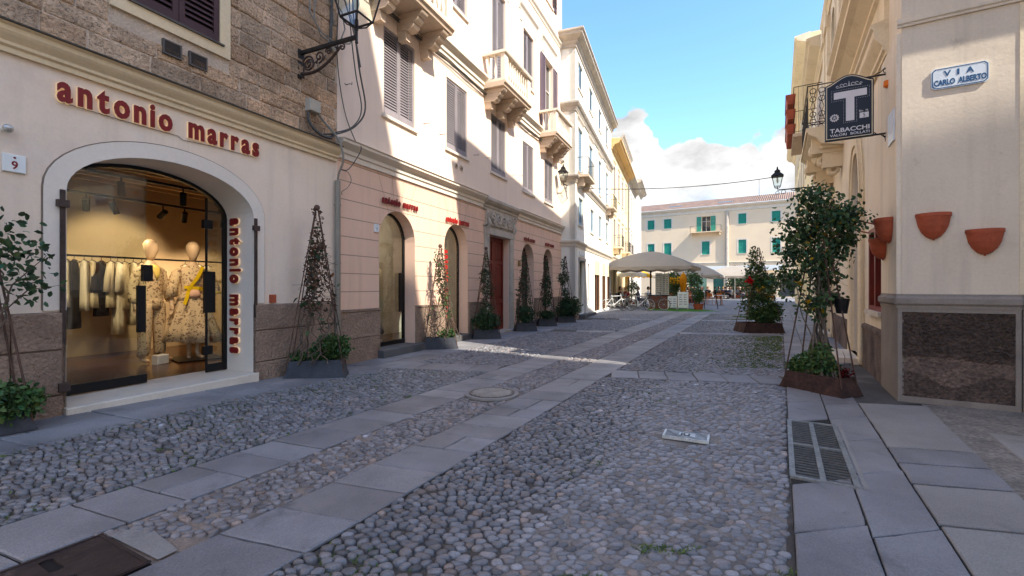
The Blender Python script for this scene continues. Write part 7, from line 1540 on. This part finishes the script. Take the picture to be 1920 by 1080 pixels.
# ------------------------------------------------------------------ people, seated and standing
skin = mat('skin', hx('c99a7c'), .6, .05, 6, 0, 1, 0); 
def person(label, x, y, rot, shirt, trous, hair, sit=True, s=1.19, z=0, seed=0):
    M = frame(x, y, rot, z) @ Matrix.Scale(s, 4); t = thing('person', label, 'person', M, 'people at the cafe tables'); h0 = .46 if sit else .90
    P = [(0, 0, h0+.04), (0, .03, h0+.24), (0, .02, h0+.42), (0, .0, h0+.56), (0, -.02, h0+.64)]; E = [(0, 1), (1, 2), (2, 3), (3, 4)]; Rr = [(.15, .12), (.13, .10), (.15, .11), (.07, .06), .05]
    def add(p, r_, f): P.append(p); Rr.append(r_); E.append((f, len(P)-1)); return len(P)-1
    for sx in (-1, 1):
        if sit: hp = add((sx*.10, -.06, h0+.02), .085, 0); kn = add((sx*.13, -.44, h0+.03), .06, hp); an = add((sx*.12, -.40+.08*sx, .08), .04, kn)
        else: hp = add((sx*.09, 0, h0-.06), .085, 0); kn = add((sx*.10, -.04*sx, .48), .058, hp); an = add((sx*.11, .10*sx, .09), .038, kn)
        he = add((sx*.12, (-.40+.08*sx if sit else .10*sx)-.03, .035), .038, an); add((sx*.13, (-.40+.08*sx if sit else .10*sx)-.19, .025), .028, he)
        sh = add((sx*.19, .02, h0+.50), .055, 2); el = add((sx*.26, -.02 if sit else .03, h0+.25), .04, sh); wr = add((sx*.18, -.26, h0+.22) if sit else (sx*.28, -.06, h0-.02), .028, el); hand(P, E, Rr, wr, P[wr], (-sx*.2, -1, -.1) if sit else (0, -.2, -1), (-sx, -.2, 0))
    skin_body('body', P, E, Rr, skin, t, M, 1)
    q = MB(); zt = h0+.66; loft(q, [(0, -.02, zt, .05, .06), (0, -.03, zt+.06, .065, .085), (0, -.03, zt+.14, .078, .098), (0, -.02, zt+.20, .072, .088), (0, -.01, zt+.245, .03, .04)], 14); q.ball((0, -.13, zt+.09), .016, 6); q.ball((-.08, -.02, zt+.10), .018, 6, sx=.5); q.ball((.08, -.02, zt+.10), .018, 6, sx=.5); q.build('head', skin, t, smooth=True)
    q = MB(); loft(q, [(0, .02, zt+.03, .078, .08), (0, .02, zt+.12, .088, .092), (0, .0, zt+.19, .084, .10), (0, -.0, zt+.25, .055, .07), (0, 0, zt+.27, .01, .01)], 14); q.build('hair', hair, t, smooth=True)
    q = MB(); loft(q, [(0, .0, h0-.02, .175, .14), (0, .02, h0+.20, .155, .12), (0, .02, h0+.42, .185, .125), (0, .01, h0+.54, .13, .09), (0, 0, h0+.58, .065, .06)], 16)
    for sx in (-1, 1):
        w_ = (sx*.20, -.22, h0+.225) if sit else (sx*.275, -.04, h0+.04)
        q.rings([[(c_[0]+rr*math.cos(2*PI*k/10), c_[1]+rr*math.sin(2*PI*k/10)*(.6 if j == 3 and sit else 1), c_[2]+(rr*.8*math.sin(2*PI*k/10) if j == 3 and sit else 0)) for k in range(10)] for j, (c_, rr) in enumerate((((sx*.15, .02, h0+.55), .045), ((sx*.205, .02, h0+.48), .07), ((sx*.265, -.02, h0+.25), .06), (w_, .045)))])
    q.build('top', shirt, t, smooth=True)
    q = MB()
    for sx in (-1, 1):
        if sit:
            q.tube([(sx*.09, .02, h0+.02), (sx*.11, -.2, h0+.03), (sx*.13, -.42, h0+.02), (sx*.13, -.47, h0-.05), (sx*.122, -.42+.05*sx, .28), (sx*.12, -.40+.08*sx, .12)], [.115, .10, .085, .085, .07, .065], 10)
        else: q.tube([(sx*.085, 0, h0), (sx*.10, -.03*sx, .5), (sx*.11, .08*sx, .12)], [.115, .08, .065], 10)
    q.build('trousers', trous, t, smooth=True)
    q = MB()
    for sx in (-1, 1):
        yy = (-.40+.08*sx if sit else .10*sx); MB_ = q.rings([[(sx*.125+rx_*math.cos(2*PI*k/10), yy+cy_+ry_*math.sin(2*PI*k/10), z_) for k in range(10)] for z_, rx_, ry_, cy_ in ((0, .048, .13, -.08), (.04, .05, .13, -.08), (.08, .045, .07, -.03), (.11, .042, .05, 0))])
    q.build('shoes', M_['paper'] if seed % 2 else M_['black'], t)
fab = {n_: mat('cloth_'+n_, hx(c_), .9, .05, 4, 0, 1, .1, 20, .01) for n_, c_ in (('navy', '2a3350'), ('black', '1c1c20'), ('white', 'dcdcdc'), ('red', '8e2f2f'), ('grey', '70747c'), ('green', '2f6048'), ('brown', '7a5440'), ('jeans', '3f5372'))}
hairs = [mat('hair_'+n_, hx(c_), .7, .2, 9, 0, 1, 0) for n_, c_ in (('black', '1e1815'), ('brown', '4a3020'), ('grey', '9a948c'), ('fair', 'a5814f'))]
def chair(label, x, y, rot, m, s=1.19):
    M = frame(x, y, rot) @ Matrix.Scale(s, 4); t = thing('cafe_chair', label, 'chair', M, 'cafe chairs')
    MB().bbox(-.21, -.21, .43, .21, .21, .46, .01).build('seat', m, t); q = MB(); q.box(-.20, .19, .60, .20, .22, .88); q.box(-.2, .185, .5, .2, .21, .56); q.build('backrest', m, t)
    for sx in (-1, 1):
        for sy in (-1, 1): MB().tube([(sx*.19, sy*.19, .43 if sy < 0 else .88), (sx*.21, sy*.21, 0)], .015, 5).build('leg', m, t)
def table(label, x, y, m, s=1.19):
    M = frame(x, y, .3) @ Matrix.Scale(s, 4); t = thing('cafe_table', label, 'table', M, 'cafe tables'); MB().bbox(-.36, -.36, .72, .36, .36, .75, .01).build('tabletop', m, t); MB().tube([(0, 0, .02), (0, 0, .72)], .03, 6).build('leg', M_['iron'], t); MB().lathe([(.001, 0), (.24, 0), (.22, .03), (.001, .04)], seg=12).build('foot', M_['iron'], t)
wch = mat('chair_wood', hx('8a5a30'), .6, .1, 4, 0, 1, 0)
seated = [(8.35, 35.0, R(60), 'black', 'black', 0, 'person in black clothes with white shoes bent forward on a chair by the bicycles'), (7.0, 34.6, R(200), 'red', 'grey', 1, 'person in a dark red top standing by the left houses'), (7.75, 36.2, R(170), 'green', 'black', 3, 'person in a green top seated at the far left of the cafe')]
for i, (x, y, a_, sh_, tr__, hr, lb) in enumerate(seated):
    person(lb, x, y, a_, fab[sh_], fab[tr__], hairs[hr], sit=(i != 1), seed=i+1); 
    if i != 1: chair('wooden cafe chair under the '+('person in black' if i == 0 else 'person in green'), x, y+.02, a_, wch)
r = random.Random(31); k = 0
cols_ = ['navy', 'navy', 'white', 'jeans', 'black', 'grey', 'brown', 'navy', 'jeans', 'red', 'black', 'white', 'grey', 'navy']
for i in range(14):
    x = 25.6+i*.62+r.uniform(-.15, .15); y = 65.5+r.uniform(-2.0, 2.2)-i*.12; a_ = r.uniform(-2.6, 2.6)
    person('%s dressed person seated in the back row of the crowd, number %d from left' % (cols_[i], i+1), x, y, a_, fab[cols_[i]], fab[cols_[(i+4) % 14]], hairs[i % 4], seed=i)
    chair('wooden chair of the distant seated person number %d from the left' % (i+1), x, y, a_, wch, 1.15)
for i in range(9):
    x = 25.0+i*1.05+r.uniform(-.2, .2); y = 62.8+r.uniform(-.9, .9)-i*.15; a_ = r.uniform(-2.6, 2.6); c_ = cols_[(i*3+1) % 14]
    person('%s dressed person in the nearer row of the crowd, number %d from its left' % (c_, i+1), x, y, a_, fab[c_], fab[cols_[(i+6) % 14]], hairs[(i+1) % 4], seed=i+1)
    chair('wooden chair in the nearer row of the crowd, number %d from the left' % (i+1), x, y, a_, wch, 1.15)
for i, (x, y, c_) in enumerate(((8.9, 37.2, 'white'), (9.6, 38.4, 'red'), (10.3, 37.0, 'grey'), (7.3, 37.4, 'brown'), (11.9, 39.6, 'white'), (16.2, 41.6, 'brown'), (17.8, 42.3, 'white'))):
    a_ = r.uniform(-2, 2); person('person in %s seated under the umbrellas, cafe guest number %d from the left' % (c_, (2, 3, 4, 1, 5, 6, 7)[i]), x, y, a_, fab[c_], fab['jeans'], hairs[i % 4], seed=i)
    chair('small wooden chair of the seated cafe guest number %d from the left' % ((2, 3, 4, 1, 5, 6, 7)[i]), x, y, a_, wch)
for i, (x, y) in enumerate(((26.6, 63.2), (29.2, 62.6), (31.6, 62.4), (33.2, 61.2))): table('cafe table among the distant seated crowd, number %d from the left' % (i+1), x, y, wch)
for i in range(7): chair('orange wooden chair behind the brown counter, number %d of its row from the left' % (i+1), 13.4+i*.85, 40.5+.3*(i % 2), R(150+20*(i % 3)), mat('chair_orange', hx('b5642c'), .6, .1, 4, 0, 1, 0))
for i in range(3): table('small table among the orange chairs, number %d from the left' % (i+1), 13.9+i*2.1, 39.3, M_['paper'])
for i in range(4): chair('pale chair near the left houses behind the bicycles, number %d from the left' % (i+1), 7.6+i*1.1, 38.2+.4*(i % 2), R(40*i), mat('chair_rose', hx('c98f74'), .6, .1, 4, 0, 1, 0))
for i in range(2): table('white table under the white umbrella, %s' % ('left', 'right')[i], 8.3+i*2.0, 37.5, M_['paper'])
# counter, boards and plants under the big umbrella
t = thing('counter', 'brown wooden counter with a dark top under the beige umbrella', 'counter', frame(10.9, 33.2, sa)); MB().bbox(-.8, -.3, 0, .6, .35, .95, .02).build('body', M_['tan'], t); MB().box(-.85, -.36, .952, .65, .4, 1.02).build('counter_top', M_['black'], t)
def board(nm, label, x, y, rot, w, h, z, lines=True, legs=True):
    t = thing(nm, label, 'sign board', frame(x, y, rot)); MB().bbox(-w/2, -.02, z, w/2, .02, z+h, .01).build('panel', M_['paper'], t)
    q = MB(); r_ = random.Random(int(x*10))
    for i in range(int(h/.16)-1):
        for k_ in (0, 1): q.box(-w/2+.08+k_*w*.45, -.0235, z+h-.22-i*.16, -w/2+.08+k_*w*.45+w*.34*r_.uniform(.6, 1), -.021, z+h-.18-i*.16)
    q.build('menu_lines', M_['redl'] if not lines else M_['shutp'], t)
    if legs:
        for sx in (-1, 1): MB().tube([(sx*(w/2-.03), 0, z), (sx*(w/2), .1, 0)], .02, 5).build('leg', M_['paper'], t)
    return t
b_ = board('menu_board', 'tall white menu board left of the umbrella pole crossing', 11.2, 34.6, sa, .5, 1.75, .9); q = MB(); text_into(q, 'CC', -.18, .12, 2.42, 2.55, -.022, .002, .02); q.build('lettering', M_['black'], b_)
board('menu_board', 'second tall pale menu board right of the first', 11.75, 34.7, sa, .5, 1.7, .9); board('a_board', 'low white board on legs on the turf, left of the pair', 11.25, 31.8, R(-10), .62, .8, .15); board('a_board', 'low white board on legs on the turf, right of the pair', 11.85, 31.4, R(-4), .72, 1.1, .15)
o_ = MB().add([(9.3, 31.4, .014), (10.9, 29.2, .014), (13.6, 29.4, .014), (13.2, 33.4, .014), (10.2, 33.8, .014)], [(0, 1, 2, 3, 4)]).build('turf_mat', M_['lawn']); tag(o_, 'bright green turf mat under the counter and boards', 'turf mat')
MB().box(0, 0, 0, .01, .01, .01)
def bush(label, x, y, w, h, m, n=700, pot=True, ls=.12, cat='plant', seed=3):
    M = frame(x, y, 0); t = thing('potted_plant', label, cat, M, 'potted plants on the piazza'); MB().lathe([(.001, 0), (w*.35, 0), (w*.45, .4), (w*.40, .4), (.001, .36)], seg=12).build('pot', M_['terra'], t); MB().tube([(0, 0, .3), (0, 0, h*.7)], .03, 5).build('stem', M_['bark'], t)
    leaves('foliage', t, M, [(0, 0, .4+(h-.4)*.5, w*.5, w*.5, (h-.4)*.5), (w*.15, 0, h*.7, w*.35, w*.3, h*.2)], n, ls, .1, m, seed)
bush('green potted plant right of the low white boards', 13.15, 32.0, .8, 1.5, 'leaf', seed=4); bush('green potted shrub behind the bicycles', 8.3, 38.8, 1.0, 2.0, 'leaf', seed=5); bush('pale green potted shrub left of the menu board', 10.6, 40, 1.1, 2.3, 'leaf', seed=6)
bush('green plant with yellow flowers above the counter right of the menu boards', 13.0, 36.6, 1.2, 2.5, 'leaf', seed=7, ls=.14); leaves('yellow_leaves', bpy.data.objects['potted_plant.003'], frame(13.0, 36.6, 0), [(0, -.3, 2.1, .5, .3, .3)], 110, .16, .1, 'yelf', 8, lo=.7, hi=1.2, hue=.03); bush('light green shrub behind the folded parasol', 14.8, 42, 2.0, 3.2, 'leaf', 1000, seed=8, ls=.2); bush('second light green shrub further right behind the tables', 18.2, 46, 2.2, 3.4, 'leaf', 1000, seed=9, ls=.2)
bush('large dark green shrub at the right of the distant crowd', 33.2, 66, 3.6, 4.0, 'leafd', 2200, seed=10, ls=.28); bush('second dark shrub further right beyond the crowd', 36.5, 66, 3.4, 3.6, 'leafd', 1800, seed=11, ls=.28)
t = thing('bar_stool', 'dark metal high table with two splayed legs right of the plants', 'table', frame(14.4, 32.8, 0)); MB().box(-.5, -.3, 1.2, .5, .3, 1.24).build('tabletop', M_['iron'], t)
for sx in (-1, 1): MB().tube([(sx*.35, 0, 1.2), (sx*.5, 0, 0)], .03, 5).build('leg', M_['iron'], t)
t = thing('shop_banner', 'long white banner with dark lettering across the front of the piazza house', 'sign', FFB); MB().bbox(-10.5, -.4, 4.2, .5, -.3, 5.0, .02).build('panel', M_['paper'], t); q = MB(); pass
# ------------------------------------------------------------------ real size
for o in list(col.objects):
    if o.parent is None and o is not cam and o is not sun_o:
        m = W.get(o)
        if m is None: continue
        o.matrix_world = Matrix.Scale(K, 4) @ m
        if o.type == 'LIGHT': o.scale = (1, 1, 1)
